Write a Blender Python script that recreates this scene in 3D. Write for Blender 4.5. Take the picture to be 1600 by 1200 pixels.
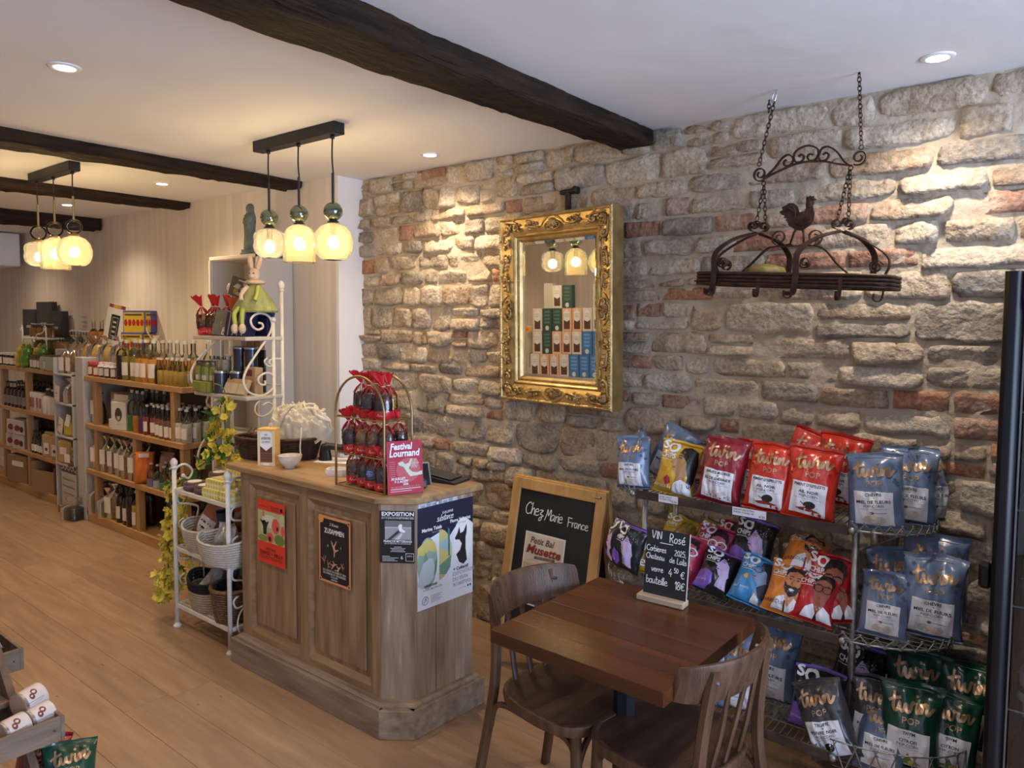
import bpy, bmesh, math, random
from mathutils import Vector, Matrix, noise
from mathutils.geometry import tessellate_polygon
R = math.radians
PI = math.pi
for _o in list(bpy.data.objects):
    bpy.data.objects.remove(_o)
sc = bpy.context.scene
C = sc.collection

# ---------------------------------------------------------------- camera
EYE = 1.65
_yaw, _pit, _rol = .6672, .0605, .0066
_fw = Vector((-math.sin(_yaw)*math.cos(_pit), math.cos(_yaw)*math.cos(_pit), -math.sin(_pit)))
_rt = Vector((math.cos(_yaw), math.sin(_yaw), 0))
_up = _rt.cross(_fw)
_r2 = _rt*math.cos(_rol)+_up*math.sin(_rol)
_u2 = -_rt*math.sin(_rol)+_up*math.cos(_rol)
cam = bpy.data.cameras.new('camera')
cam.sensor_fit = 'HORIZONTAL'; cam.sensor_width = 36
cam.lens = 1136.9/1600*36
cam.shift_y = -30.2/1600
cam.clip_start = .02
camo = bpy.data.objects.new('camera', cam); C.objects.link(camo)
_b = -_fw
camo.matrix_world = Matrix(((_r2.x, _u2.x, _b.x, 0), (_r2.y, _u2.y, _b.y, 0), (_r2.z, _u2.z, _b.z, EYE), (0, 0, 0, 1)))
sc.camera = camo

# ---------------------------------------------------------------- world, daylight, exposure
wd = bpy.data.worlds.new('World'); sc.world = wd; wd.use_nodes = True
wd.node_tree.nodes['Background'].inputs[0].default_value = (.62, .74, 1, 1)
wd.node_tree.nodes['Background'].inputs[1].default_value = 1.2
sc.view_settings.view_transform = 'Standard'
sc.view_settings.look = 'None'
sc.view_settings.gamma = 1
sc.view_settings.use_curve_mapping = False
sc.view_settings.exposure = 0.45

def area_light(name, loc, rot, sx, sy, power, color):
    l = bpy.data.lights.new(name, 'AREA'); l.shape = 'RECTANGLE'; l.size = sx; l.size_y = sy
    l.energy = power; l.color = color
    o = bpy.data.objects.new(name, l); o.location = loc; o.rotation_euler = rot; C.objects.link(o)
    return o
# daylight entering through the shop window and the glass door behind the photographer
area_light('window_daylight', (2.35, 1.35, 1.35), (0, R(90), 0), 2.0, 2.2, 125, (.56, .71, 1))

# ---------------------------------------------------------------- object helpers
def link(o, parent=None):
    C.objects.link(o)
    if parent is not None:
        o.parent = parent
    return o
def tag(o, label=None, cat=None, group=None, kind=None):
    if label: o['label'] = label
    if cat: o['category'] = cat
    if group: o['group'] = group
    if kind: o['kind'] = kind
    return o
def thing(name, label, cat, loc=(0, 0, 0), rz=0, group=None):
    o = bpy.data.objects.new(name, None)
    o.empty_display_size = .05
    o.location = loc; o.rotation_euler = (0, 0, rz)
    link(o); tag(o, label, cat, group)
    return o
def copy_tree(o, parent=None):
    c = o.copy(); link(c, parent)
    for ch in o.children:
        copy_tree(ch, c)
    return c
def dup(o, loc, rz=None, label=None, group=None, scale=None):
    c = copy_tree(o)
    c.location = loc
    if rz is not None:
        e = c.rotation_euler.copy(); c.rotation_euler = (e[0], e[1], rz)
    if scale is not None:
        c.scale = (scale,)*3 if not hasattr(scale, '__len__') else scale
    if label: c['label'] = label
    if group: c['group'] = group
    return c

class MB:
    def __init__(s):
        s.v = []; s.f = []; s.m = []; s.mi = 0
    def add(s, vs, fs, M=None):
        b = len(s.v)
        if M is not None:
            s.v.extend([tuple(M @ Vector(p)) for p in vs])
        else:
            s.v.extend([tuple(p) for p in vs])
        for f in fs:
            s.f.append(tuple(i+b for i in f)); s.m.append(s.mi)
        return s
    def box(s, cx, cy, cz, sx, sy, sz, b=0, M=None):
        hx, hy, hz = sx/2, sy/2, sz/2
        if b <= 0:
            vs = [(cx+x*hx, cy+y*hy, cz+z*hz) for x in (-1, 1) for y in (-1, 1) for z in (-1, 1)]
            return s.add(vs, [(0, 1, 3, 2), (4, 6, 7, 5), (0, 4, 5, 1), (2, 3, 7, 6), (0, 2, 6, 4), (1, 5, 7, 3)], M)
        b = min(b, hx*.9, hy*.9, hz*.9)
        h = (hx, hy, hz); idx = {}; vs = []
        for x in (-1, 1):
            for y in (-1, 1):
                for z in (-1, 1):
                    sg = (x, y, z)
                    for a in range(3):
                        p = [sg[k]*(h[k]-(0 if k == a else b)) for k in range(3)]
                        idx[(sg, a)] = len(vs); vs.append((p[0]+cx, p[1]+cy, p[2]+cz))
        fs = []
        for a in range(3):
            o1, o2 = [k for k in range(3) if k != a]
            for sa in (-1, 1):
                q = []
                for s1, s2 in ((-1, -1), (1, -1), (1, 1), (-1, 1)):
                    sg = [0, 0, 0]; sg[a] = sa; sg[o1] = s1; sg[o2] = s2
                    q.append(idx[(tuple(sg), a)])
                fs.append(q)
        for a, c in ((0, 1), (0, 2), (1, 2)):
            t = 3-a-c
            for sa in (-1, 1):
                for s2 in (-1, 1):
                    g1 = [0, 0, 0]; g1[a] = sa; g1[c] = s2; g2 = list(g1); g1[t] = -1; g2[t] = 1
                    g1 = tuple(g1); g2 = tuple(g2)
                    fs.append([idx[(g1, a)], idx[(g2, a)], idx[(g2, c)], idx[(g1, c)]])
        for x in (-1, 1):
            for y in (-1, 1):
                for z in (-1, 1):
                    fs.append([idx[((x, y, z), a)] for a in range(3)])
        out = []
        cc = Vector((cx, cy, cz))
        for f in fs:
            p = [Vector(vs[i]) for i in f]
            n = (p[1]-p[0]).cross(p[2]-p[0])
            if n.dot(sum(p, Vector())/len(p)-cc) < 0: f = f[::-1]
            out.append(f)
        return s.add(vs, out, M)
    def tube(s, pts, r=.005, n=6, closed=False, sec=None, up=None, M=None):
        P = [Vector(p) for p in pts]; k = len(P)
        rr = r if hasattr(r, '__len__') else [r]*k
        vs = []; fs = []
        nrm = None
        for i in range(k):
            if closed: t = P[(i+1) % k]-P[i-1]
            else: t = P[min(i+1, k-1)]-P[max(i-1, 0)]
            if t.length < 1e-9: t = Vector((0, 0, 1))
            t.normalize()
            if up is not None:
                u = Vector(up)
                a = u-t*u.dot(t)
                if a.length < 1e-4: a = nrm if nrm else t.orthogonal()
                nrm = a.normalized()
            elif nrm is None:
                nrm = t.orthogonal().normalized()
            else:
                nrm = nrm-t*nrm.dot(t)
                nrm = nrm.normalized() if nrm.length > 1e-6 else t.orthogonal().normalized()
            bn = t.cross(nrm)
            if sec:
                for (a, b) in sec: vs.append(P[i]+nrm*a+bn*b)
            else:
                for j in range(n):
                    an = 2*PI*j/n
                    vs.append(P[i]+(nrm*math.cos(an)+bn*math.sin(an))*rr[i])
        m = len(sec) if sec else n
        for i in range(k if closed else k-1):
            i2 = (i+1) % k
            for j in range(m):
                j2 = (j+1) % m
                fs.append((i*m+j, i*m+j2, i2*m+j2, i2*m+j))
        if not closed:
            fs.append(tuple(range(m))[::-1]); fs.append(tuple((k-1)*m+j for j in range(m)))
        return s.add(vs, fs, M)
    def strap(s, pts, w, t, up, M=None):
        return s.tube(pts, sec=[(-w/2, -t/2), (w/2, -t/2), (w/2, t/2), (-w/2, t/2)], up=up, M=M)
    def cyl(s, p0, p1, r, n=10, r1=None, M=None):
        return s.tube([p0, p1], r=[r, r if r1 is None else r1], n=n, M=M)
    def lathe(s, prof, n=16, M=None, rfun=None):
        vs = []; fs = []
        for (r, z) in prof:
            for j in range(n):
                a = 2*PI*j/n
                q = r*(rfun(a, z) if rfun else 1)
                vs.append((q*math.cos(a), q*math.sin(a), z))
        for i in range(len(prof)-1):
            for j in range(n):
                j2 = (j+1) % n
                fs.append((i*n+j, i*n+j2, (i+1)*n+j2, (i+1)*n+j))
        if prof[0][0] > 1e-5: fs.append(tuple(range(n))[::-1])
        if prof[-1][0] > 1e-5: fs.append(tuple((len(prof)-1)*n+j for j in range(n)))
        return s.add(vs, fs, M)
    def grid(s, fn, nu, nv, M=None, cu=False):
        vs = [fn(i/nu, j/nv) for j in range(nv+1) for i in range(nu+1)]
        w = nu+1
        return s.add(vs, [(j*w+i, j*w+i+1, (j+1)*w+i+1, (j+1)*w+i) for j in range(nv) for i in range(nu)], M)
    def ball(s, c, r, n=10, m=6, sc=(1, 1, 1), M=None):
        c = Vector(c)
        prof = [(math.sin(PI*i/m), -math.cos(PI*i/m)) for i in range(m+1)]
        vs = []; fs = []
        for (q, z) in prof:
            for j in range(n):
                a = 2*PI*j/n
                vs.append((c.x+r*sc[0]*q*math.cos(a), c.y+r*sc[1]*q*math.sin(a), c.z+r*sc[2]*z))
        for i in range(m):
            for j in range(n):
                j2 = (j+1) % n
                fs.append((i*n+j, i*n+j2, (i+1)*n+j2, (i+1)*n+j))
        return s.add(vs, fs, M)
    def prism(s, pts, z0, z1, M=None):
        n = len(pts)
        vs = [(x, y, z0) for x, y in pts]+[(x, y, z1) for x, y in pts]
        fs = [tuple(range(n))[::-1], tuple(range(n, 2*n))]+[(i, (i+1) % n, n+(i+1) % n, n+i) for i in range(n)]
        return s.add(vs, fs, M)
    def build(s, name, mats, parent=None, loc=None, rot=None, smooth=None, merge=False, fix=True):
        me = bpy.data.meshes.new(name)
        me.from_pydata(s.v, [], s.f)
        if not isinstance(mats, (list, tuple)): mats = [mats]
        for m in mats: me.materials.append(m)
        if len(mats) > 1: me.polygons.foreach_set('material_index', s.m)
        if fix or merge:
            bm = bmesh.new(); bm.from_mesh(me)
            if merge: bmesh.ops.remove_doubles(bm, verts=bm.verts, dist=1e-5)
            if fix: bmesh.ops.recalc_face_normals(bm, faces=bm.faces)
            bm.to_mesh(me); bm.free()
        if smooth:
            me.polygons.foreach_set('use_smooth', [True]*len(me.polygons))
            if smooth is not True: me.set_sharp_from_angle(angle=R(smooth))
        me.update()
        o = bpy.data.objects.new(name, me)
        link(o, parent)
        if loc is not None: o.location = loc
        if rot is not None: o.rotation_euler = rot
        return o

def spiral(c, r0, r1, a0, turns, n=24, ax=((1, 0, 0), (0, 0, 1))):
    c = Vector(c); ux = Vector(ax[0]); uy = Vector(ax[1]); out = []
    for i in range(n+1):
        t = i/n; r = r0+(r1-r0)*t; a = a0+turns*2*PI*t
        out.append(tuple(c+ux*(r*math.cos(a))+uy*(r*math.sin(a))))
    return out
def smooth_path(pts, n=6, closed=False):
    P = [Vector(p) for p in pts]; k = len(P); out = []
    for i in range(k if closed else k-1):
        if closed: p0, p1, p2, p3 = P[i-1], P[i], P[(i+1) % k], P[(i+2) % k]
        else: p0, p1, p2, p3 = P[max(i-1, 0)], P[i], P[i+1], P[min(i+2, k-1)]
        for j in range(n):
            t = j/n
            out.append(.5*((2*p1)+(p2-p0)*t+(2*p0-5*p1+4*p2-p3)*t*t+(3*p1-p0-3*p2+p3)*t**3))
    if not closed: out.append(P[-1])
    return [tuple(p) for p in out]
def nz(x, y, z=0): return noise.noise(Vector((x, y, z)))

# ---------------------------------------------------------------- materials
MATS = {}
def mat(name, col, rough=.5, metal=0, col2=None, vscale=6, stretch=(1, 1, 1), bump=0, bscale=60, detail=4,
        coat=0, trans=0, ior=1.45, emis=0, spec=None, lo=.35, hi=.65, bstretch=None, rnd=True, sheen=0, third=None):
    if name in MATS: return MATS[name]
    m = bpy.data.materials.new(name); MATS[name] = m
    m.use_nodes = True
    nt = m.node_tree; N = nt.nodes; L = nt.links
    b = N['Principled BSDF']
    b.inputs['Base Color'].default_value = (*col, 1)
    b.inputs['Roughness'].default_value = rough
    b.inputs['Metallic'].default_value = metal
    b.inputs['IOR'].default_value = ior
    if coat: b.inputs['Coat Weight'].default_value = coat; b.inputs['Coat Roughness'].default_value = .08
    if trans: b.inputs['Transmission Weight'].default_value = trans
    if spec is not None: b.inputs['Specular IOR Level'].default_value = spec
    if sheen: b.inputs['Sheen Weight'].default_value = sheen
    if emis:
        b.inputs['Emission Color'].default_value = (*col, 1); b.inputs['Emission Strength'].default_value = emis
    if col2 or bump:
        tc = N.new('ShaderNodeTexCoord'); mp = N.new('ShaderNodeMapping')
        mp.inputs['Scale'].default_value = stretch
        src = tc.outputs['Object']
        if rnd:
            oi = N.new('ShaderNodeObjectInfo'); ad = N.new('ShaderNodeVectorMath'); ad.operation = 'MULTIPLY_ADD'
            L.new(oi.outputs['Random'], ad.inputs[0]); ad.inputs[1].default_value = (7, 13, 19); L.new(src, ad.inputs[2])
            src = ad.outputs[0]
        L.new(src, mp.inputs['Vector'])
    if col2:
        n = N.new('ShaderNodeTexNoise'); n.inputs['Scale'].default_value = vscale; n.inputs['Detail'].default_value = detail
        L.new(mp.outputs[0], n.inputs['Vector'])
        cr = N.new('ShaderNodeValToRGB')
        cr.color_ramp.elements[0].position = lo; cr.color_ramp.elements[0].color = (*col, 1)
        cr.color_ramp.elements[1].position = hi; cr.color_ramp.elements[1].color = (*col2, 1)
        if third:
            e = cr.color_ramp.elements.new(min(hi+third[0], 1)); e.color = (*third[1], 1)
        L.new(n.outputs['Fac'], cr.inputs[0]); L.new(cr.outputs[0], b.inputs['Base Color'])
    if bump:
        n2 = N.new('ShaderNodeTexNoise'); n2.inputs['Scale'].default_value = bscale; n2.inputs['Detail'].default_value = 5
        bv = mp.outputs[0]
        if bstretch:
            mp2 = N.new('ShaderNodeMapping'); mp2.inputs['Scale'].default_value = bstretch; L.new(src, mp2.inputs['Vector']); bv = mp2.outputs[0]
        L.new(bv, n2.inputs['Vector'])
        bp = N.new('ShaderNodeBump'); bp.inputs['Strength'].default_value = 1; bp.inputs['Distance'].default_value = bump
        L.new(n2.outputs['Fac'], bp.inputs['Height']); L.new(bp.outputs[0], b.inputs['Normal'])
    return m
def thin_glass(name, tint=(1, 1, 1), ior=1.45, rough=.02, refl=1.0, haze=0):
    """clear thin-walled glass / cellophane: fresnel mix of tinted see-through and gloss"""
    if name in MATS: return MATS[name]
    m = bpy.data.materials.new(name); MATS[name] = m; m.use_nodes = True
    nt = m.node_tree; N = nt.nodes; L = nt.links
    N.remove(N['Principled BSDF']); out = N['Material Output']
    t = N.new('ShaderNodeBsdfTransparent'); t.inputs[0].default_value = (*tint, 1)
    g = N.new('ShaderNodeBsdfGlossy'); g.inputs['Roughness'].default_value = rough
    f = N.new('ShaderNodeFresnel'); f.inputs['IOR'].default_value = ior
    mu = N.new('ShaderNodeMath'); mu.operation = 'MULTIPLY'; mu.inputs[1].default_value = refl; mu.use_clamp = True
    mx = N.new('ShaderNodeMixShader')
    if haze:
        tr = N.new('ShaderNodeBsdfTranslucent'); tr.inputs[0].default_value = (*tint, 1); m2 = N.new('ShaderNodeMixShader'); m2.inputs[0].default_value = haze
        L.new(t.outputs[0], m2.inputs[1]); L.new(tr.outputs[0], m2.inputs[2]); t = m2
    L.new(f.outputs[0], mu.inputs[0]); L.new(mu.outputs[0], mx.inputs[0]); L.new(t.outputs[0], mx.inputs[1]); L.new(g.outputs[0], mx.inputs[2])
    L.new(mx.outputs[0], out.inputs['Surface'])
    return m
def emit(name, col, s):
    if name in MATS: return MATS[name]
    m = bpy.data.materials.new(name); MATS[name] = m; m.use_nodes = True
    N = m.node_tree.nodes; N.remove(N['Principled BSDF'])
    e = N.new('ShaderNodeEmission'); e.inputs[0].default_value = (*col, 1); e.inputs[1].default_value = s
    m.node_tree.links.new(e.outputs[0], N['Material Output'].inputs['Surface'])
    return m
def flat(r, g, b, rough=.6, spec=None, coat=0):
    """plain print / paint colour"""
    return mat('paint_%02x%02x%02x_%d_%d' % (int(r*255), int(g*255), int(b*255), int(rough*100), int(coat*10)), (r, g, b), rough, coat=coat, spec=spec)

# ---------------------------------------------------------------- flat art: polygons, text, pen strokes
_TXT = {}
def text_geo(s, bold=0, shear=0):
    k = (s, bold, shear)
    if k in _TXT: return _TXT[k]
    cu = bpy.data.curves.new('t', 'FONT'); cu.body = s; cu.size = 1; cu.resolution_u = 2
    cu.offset = bold; cu.shear = shear
    o = bpy.data.objects.new('t', cu)
    me = bpy.data.meshes.new_from_object(o)
    vs = [(v.co.x, v.co.y) for v in me.vertices]; fs = [tuple(p.vertices) for p in me.polygons]
    bpy.data.objects.remove(o); bpy.data.curves.remove(cu); bpy.data.meshes.remove(me)
    w = (min([v[0] for v in vs], default=0), max([v[0] for v in vs], default=1))
    _TXT[k] = (vs, fs, w)
    return _TXT[k]
class Art:
    """flat print: coloured polygons and lettering in a 2D sheet, later laid on a surface"""
    def __init__(s):
        s.pic = []; s.let = []
    def poly(s, pts, col, layer=1): s.pic.append((list(pts), col, layer)); return s
    def rect(s, x0, y0, x1, y1, col, layer=1): return s.poly([(x0, y0), (x1, y0), (x1, y1), (x0, y1)], col, layer)
    def oval(s, x, y, rx, ry, col, layer=1, n=16, a0=0, a1=2*PI):
        return s.poly([(x+rx*math.cos(a0+(a1-a0)*i/n), y+ry*math.sin(a0+(a1-a0)*i/n)) for i in range(n)], col, layer)
    def text(s, t, x, y, size, col, align='c', bold=0, shear=0, width=None, rot=0, layer=4):
        vs, fs, w = text_geo(t, bold, shear)
        sx = size
        tw = (w[1]-w[0])
        if width: sx = width/max(tw, 1e-6)
        off = {'c': -(w[0]+w[1])/2, 'l': -w[0], 'r': -w[1]}[align]
        ca, sa = math.cos(rot), math.sin(rot)
        q = []
        for a, b in vs:
            px, py = (a+off)*sx, b*size
            q.append((x+px*ca-py*sa, y+px*sa+py*ca))
        s.let.append((q, fs, col, layer)); return s
    def stroke(s, pts, w, col, layer=4, smooth=4):
        P = [(p[0], p[1], 0) for p in pts]
        if smooth and len(P) > 2: P = smooth_path(P, smooth)
        q = []; fs = []
        k = len(P)
        for i in range(k):
            t = Vector(P[min(i+1, k-1)])-Vector(P[max(i-1, 0)])
            if t.length < 1e-9: t = Vector((1, 0, 0))
            t.normalize(); n = Vector((-t.y, t.x, 0))*w/2
            e = Vector((0, 0, 0))
            if i == 0: e = -t*w*.3
            if i == k-1: e = t*w*.3
            q.append((P[i][0]+n.x+e.x, P[i][1]+n.y+e.y)); q.append((P[i][0]-n.x+e.x, P[i][1]-n.y+e.y))
        for i in range(k-1): fs.append((2*i, 2*i+1, 2*i+3, 2*i+2))
        s.let.append((q, fs, col, layer)); return s
    def hand(s, t, x, y, size, col, w=.09, gap=.18, slant=0, rot=0, layer=4):
        cx = 0
        ca, sa = math.cos(rot), math.sin(rot)
        for ch in t:
            if ch == ' ': cx += .45; continue
            g = HAND.get(ch)
            if not g: cx += .5; continue
            mw = 0
            for st in g:
                pts = []
                for a, b in st:
                    px, py = (cx+a+slant*b)*size, b*size
                    pts.append((x+px*ca-py*sa, y+px*sa+py*ca)); mw = max(mw, a)
                s.stroke(pts, w*size, col, layer)
            cx += mw+gap
        return s
    def build(s, parent, fn=None, step=.0004, sub=None, names=('print', 'lettering')):
        """fn(x, y, height) -> 3D point; sub = longest edge allowed on a curved sheet"""
        if fn is None: fn = lambda x, y, h: (x, -h, y)
        out = []
        for nm, items in ((names[0], s.pic), (names[1], s.let)):
            if not items: continue
            mb = MB(); mats = []
            for it in items:
                if len(it) == 3:
                    pts, col, layer = it
                    tris = tessellate_polygon([[Vector((p[0], p[1], 0)) for p in pts]])
                    vs = list(pts); fs = [tuple(t) for t in tris]
                else:
                    vs, fs, col, layer = it
                if sub:
                    V = list(vs); todo = []
                    for f in fs:
                        for k in range(1, len(f)-1): todo.append((f[0], f[k], f[k+1]))
                    done = []
                    while todo and len(done) < 6000:
                        a, b, c = todo.pop()
                        e = [((V[a][0]-V[b][0])**2+(V[a][1]-V[b][1])**2, a, b, c), ((V[b][0]-V[c][0])**2+(V[b][1]-V[c][1])**2, b, c, a), ((V[c][0]-V[a][0])**2+(V[c][1]-V[a][1])**2, c, a, b)]
                        d, i, j, k = max(e)
                        if d > sub*sub:
                            V.append(((V[i][0]+V[j][0])/2, (V[i][1]+V[j][1])/2)); n = len(V)-1
                            todo += [(i, n, k), (n, j, k)]
                        else: done.append((a, b, c))
                    vs, fs = V, done
                if col not in mats: mats.append(col)
                mb.mi = mats.index(col)
                mb.add([fn(p[0], p[1], step*layer) for p in vs], fs)
            out.append(mb.build(nm, mats, out[0] if out else parent, fix=False))
        return out
HAND = {
 'C': [[(.55, .85), (.35, 1), (.1, .8), (0, .45), (.12, .1), (.35, 0), (.58, .15)]],
 'F': [[(.05, 0), (.08, .5), (.05, 1)], [(.05, 1), (.55, .98)], [(.07, .52), (.45, .52)]],
 'M': [[(-.05, -.05), (.08, .5), (.12, 1), (.3, .4), (.45, .95), (.55, .9), (.58, .3), (.62, 0)]],
 'V': [[(0, 1), (.22, .02), (.5, 1)]], 'I': [[(.05, 0), (.05, .95)]],
 'N': [[(0, 0), (.04, .95), (.42, .05), (.46, 1)]],
 'R': [[(.03, 0), (.03, 1), (.3, 1), (.42, .78), (.28, .55), (.05, .5)], [(.15, .5), (.45, 0)]],
 'O': [[(.25, 1), (.05, .75), (.02, .3), (.22, 0), (.45, .25), (.45, .75), (.25, 1)]],
 'S': [[(.4, .9), (.2, 1), (.03, .8), (.2, .55), (.38, .35), (.28, .03), (.02, .1)]],
 'E': [[(.4, 1), (.05, 1), (.04, 0), (.42, 0)], [(.05, .52), (.35, .52)]],
 'L': [[(.08, 1), (.03, .4), (.05, .02), (.4, .05)]],
 'a': [[(.4, .5), (.2, .58), (.02, .3), (.15, 0), (.38, .3), (.4, .55), (.4, .15), (.52, .02)]],
 'b': [[(.05, 1), (.03, .1), (.2, 0), (.4, .25), (.28, .52), (.05, .4)]],
 'c': [[(.38, .48), (.2, .56), (.02, .3), (.15, .02), (.4, .1)]],
 'd': [[(.38, .5), (.18, .56), (.02, .28), (.15, 0), (.38, .25), (.42, 1), (.4, .2), (.5, 0)]],
 'e': [[(.04, .3), (.38, .36), (.25, .58), (.04, .4), (.08, .08), (.25, 0), (.45, .1)]],
 'h': [[(.05, 1), (.03, 0), (.12, .45), (.28, .55), (.36, .3), (.38, 0)]],
 'i': [[(.05, .55), (.05, .1), (.12, 0)], [(.04, .78), (.07, .74)]],
 'l': [[(.05, 1), (.03, .2), (.12, 0)]],
 'm': [[(.03, .55), (.03, 0), (.1, .45), (.22, .52), (.25, 0), (.32, .45), (.44, .52), (.48, 0)]],
 'n': [[(.03, .55), (.03, 0), (.12, .45), (.28, .55), (.36, .3), (.4, 0)]],
 'o': [[(.2, .56), (.03, .35), (.08, .05), (.25, 0), (.4, .25), (.35, .5), (.2, .56)]],
 'p': [[(.05, .55), (.03, -.35)], [(.05, .4), (.22, .56), (.4, .3), (.22, .02), (.05, .12)]],
 'r': [[(.03, .55), (.05, 0), (.1, .4), (.3, .55)]],
 's': [[(.32, .5), (.15, .56), (.05, .42), (.28, .2), (.2, .02), (.02, .05)]],
 't': [[(.15, .95), (.12, .15), (.22, 0), (.35, .08)], [(0, .6), (.35, .62)]],
 'u': [[(.03, .55), (.04, .12), (.15, 0), (.33, .2), (.36, .55), (.38, .1), (.46, 0)]],
 'v': [[(.02, .55), (.18, 0), (.38, .55)]],
 'w': [[(.02, .52), (.1, 0), (.25, .35), (.36, 0), (.52, .5), (.62, .42)]],
 'z': [[(.04, .5), (.38, .52), (.1, .2), (.35, .12), (.3, -.3), (.1, -.35), (.12, -.15), (.5, .1)]],
 '\u00e9': [[(.04, .3), (.38, .36), (.25, .58), (.04, .4), (.08, .08), (.25, 0), (.45, .1)], [(.2, .72), (.38, .92)]],
 '\u20ac': [[(.5, .85), (.3, .95), (.1, .7), (.08, .3), (.25, .02), (.5, .1)], [(-.05, .58), (.38, .6)], [(-.05, .4), (.35, .42)]],
 '0': [[(.22, 1), (.04, .7), (.04, .3), (.2, 0), (.4, .3), (.4, .7), (.22, 1)]],
 '1': [[(0, .7), (.18, 1), (.18, 0)]],
 '2': [[(.03, .8), (.2, 1), (.38, .75), (.2, .35), (0, .02), (.45, .02)]],
 '4': [[(.28, 1), (.0, .35), (.45, .38)], [(.32, .65), (.3, 0)]],
 '5': [[(.42, 1), (.08, 1), (.06, .58), (.3, .6), (.4, .3), (.22, 0), (0, .08)]],
 '8': [[(.22, .52), (.05, .78), (.22, 1), (.4, .78), (.22, .52), (.02, .22), (.22, 0), (.42, .22), (.22, .52)]],
 ',': [[(.08, .08), (.03, -.15)]], '.': [[(.03, 0), (.06, .04)]], '-': [[(0, .3), (.3, .3)]],
}
def twin_logo(a, x, y, s, col, col2=None, w=.115):
    """flowing brush lettering 'twin' above spaced capitals"""
    for st in ([(.14, 1.0), (.08, .4), (.14, .06), (.28, .1), (.40, .52), (.43, .14), (.52, .03), (.62, .16), (.68, .46), (.72, .14), (.82, .03), (.94, .18), (.98, .54), (1.08, .48)],
               [(1.22, .5), (1.2, .2), (1.26, .04), (1.36, .12), (1.46, .5), (1.46, .04), (1.58, .42), (1.72, .5), (1.74, .12), (1.84, .02), (2.05, .35)],
               [(-.12, .52), (.1, .64), (.42, .72)]):
        a.stroke([(x+(p[0]-.95)*s, y+(p[1]+.08*p[0])*s) for p in st], w*s, col)
    a.oval(x+.28*s, y+.92*s, .085*s, .085*s, col, 4, 8)
    a.text('POP', x+.05*s, y-.52*s, .5*s, col2 or col, bold=.012)
# ================================================================ room shell
CEIL = 2.505
WY = 3.0            # stone wall plane
LY = 2.80           # plastered left wall plane
def struct(name, mb, m, parent=None, **k):
    o = mb.build(name, m, parent, **k)
    if parent is None: o['kind'] = 'structure'
    return o
plaster_warm = mat('striped_wallpaper', (.72, .63, .54), .75, col2=(.80, .72, .63), vscale=2.2, stretch=(9, 1, .12), bump=.001, bscale=120, detail=3, rnd=False)
plaster_white = mat('white_plaster', (.78, .77, .77), .8, col2=(.83, .82, .82), vscale=3, bump=.0015, bscale=60, rnd=False)
ceil_mat = mat('ceiling_plaster', (.80, .79, .79), .8, col2=(.85, .84, .84), vscale=1.4, bump=.004, bscale=6, rnd=False)
# floor boards along X
fl_base = mat('subfloor', (.10, .06, .035), .9)
struct('floor', MB().box(-3.6, .85, -.04, 12.6, 5.2, .06), fl_base)
floor = bpy.data.objects['floor']
plank_mats = [mat('oak_laminate_%d' % i, c1, .38, col2=c2, vscale=2.6, stretch=(1.2, 11, 1), bump=.0006, bscale=30, detail=6, lo=.3, hi=.72, bstretch=(2, 30, 1))
              for i, (c1, c2) in enumerate((((.285, .165, .09), (.40, .25, .148)), ((.30, .178, .098), (.42, .268, .16)), ((.27, .157, .086), (.38, .238, .14))))]
knot = mat('dark_knot', (.13, .065, .03), .5, col2=(.22, .12, .06), vscale=40)
rnd = random.Random(4)
PW = .1875
y = -1.68
row = 0
while y < 2.98:
    x = -9.8+rnd.uniform(-1.2, 0)
    while x < 2.4:
        ln = rnd.choice((1.28, 1.9, 2.2, 2.2))
        x1 = min(x+ln, 2.5); w = min(PW, 2.999-y)
        if x1 > -9.8 and w > .03 and x1-x > .05:
            mb = MB().box((x1-x)/2, w/2, -.006, x1-x-.0012, w-.0012, .012, .0006)
            pl = mb.build('plank', plank_mats[rnd.randrange(3)], floor, (x, y, 0))
            if rnd.random() < .9 and -6.5 < x < .5 and y > .3:
                kb = MB()
                for _ in range(rnd.randrange(1, 5)):
                    a = rnd.uniform(.03, x1-x-.03) if x1-x > .1 else .05; b = rnd.uniform(.03, w-.03) if w > .07 else w/2
                    rx = rnd.uniform(.008, .02); ry = rnd.uniform(.002, .0045)
                    kb.add([(a+rx*math.cos(t*PI/4), b+ry*math.sin(t*PI/4)*(1 if t % 2 else .6), .0003) for t in range(8)], [tuple(range(8))])
                kb.build('knot', knot, pl, fix=False)
        x = x1
    y += PW; row += 1
# ceiling, plain walls
struct('ceiling', MB().box(-3.6, .7, CEIL+.05, 12.6, 5.0, .1), ceil_mat)
struct('wall_left', MB().box((-3.556-9.7)/2, LY+.15, CEIL/2, 9.7-3.556, .3, CEIL), plaster_warm)
struct('wall_return', MB().box(-3.546, LY+.102, CEIL/2, .02, .2, CEIL), plaster_white)
struct('wall_far', MB().box(-9.75, .8, CEIL/2, .1, 4.6, CEIL), plaster_warm)
struct('wall_opposite', MB().box(-6.3, .02, CEIL/2, 7.0, .12, CEIL), plaster_warm)
struct('wall_near', MB().box(-.2, -1.75, CEIL/2, 5.4, .1, CEIL).box(-2.85, -.86, CEIL/2, .1, 1.7, CEIL), plaster_white)
struct('wall_front', MB().box(2.5, -1.4, CEIL/2, .1, .7, CEIL).box(2.5, 2.75, CEIL/2, .1, .6, CEIL).box(2.5, .7, 2.44, .1, 3.6, .13).box(2.5, .7, .14, .1, 3.6, .28), plaster_white)
wf = MB()
for yy in (-1.02, .35, 1.65, 2.42): wf.box(2.5, yy, 1.32, .09, .07, 2.1, .005)
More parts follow.
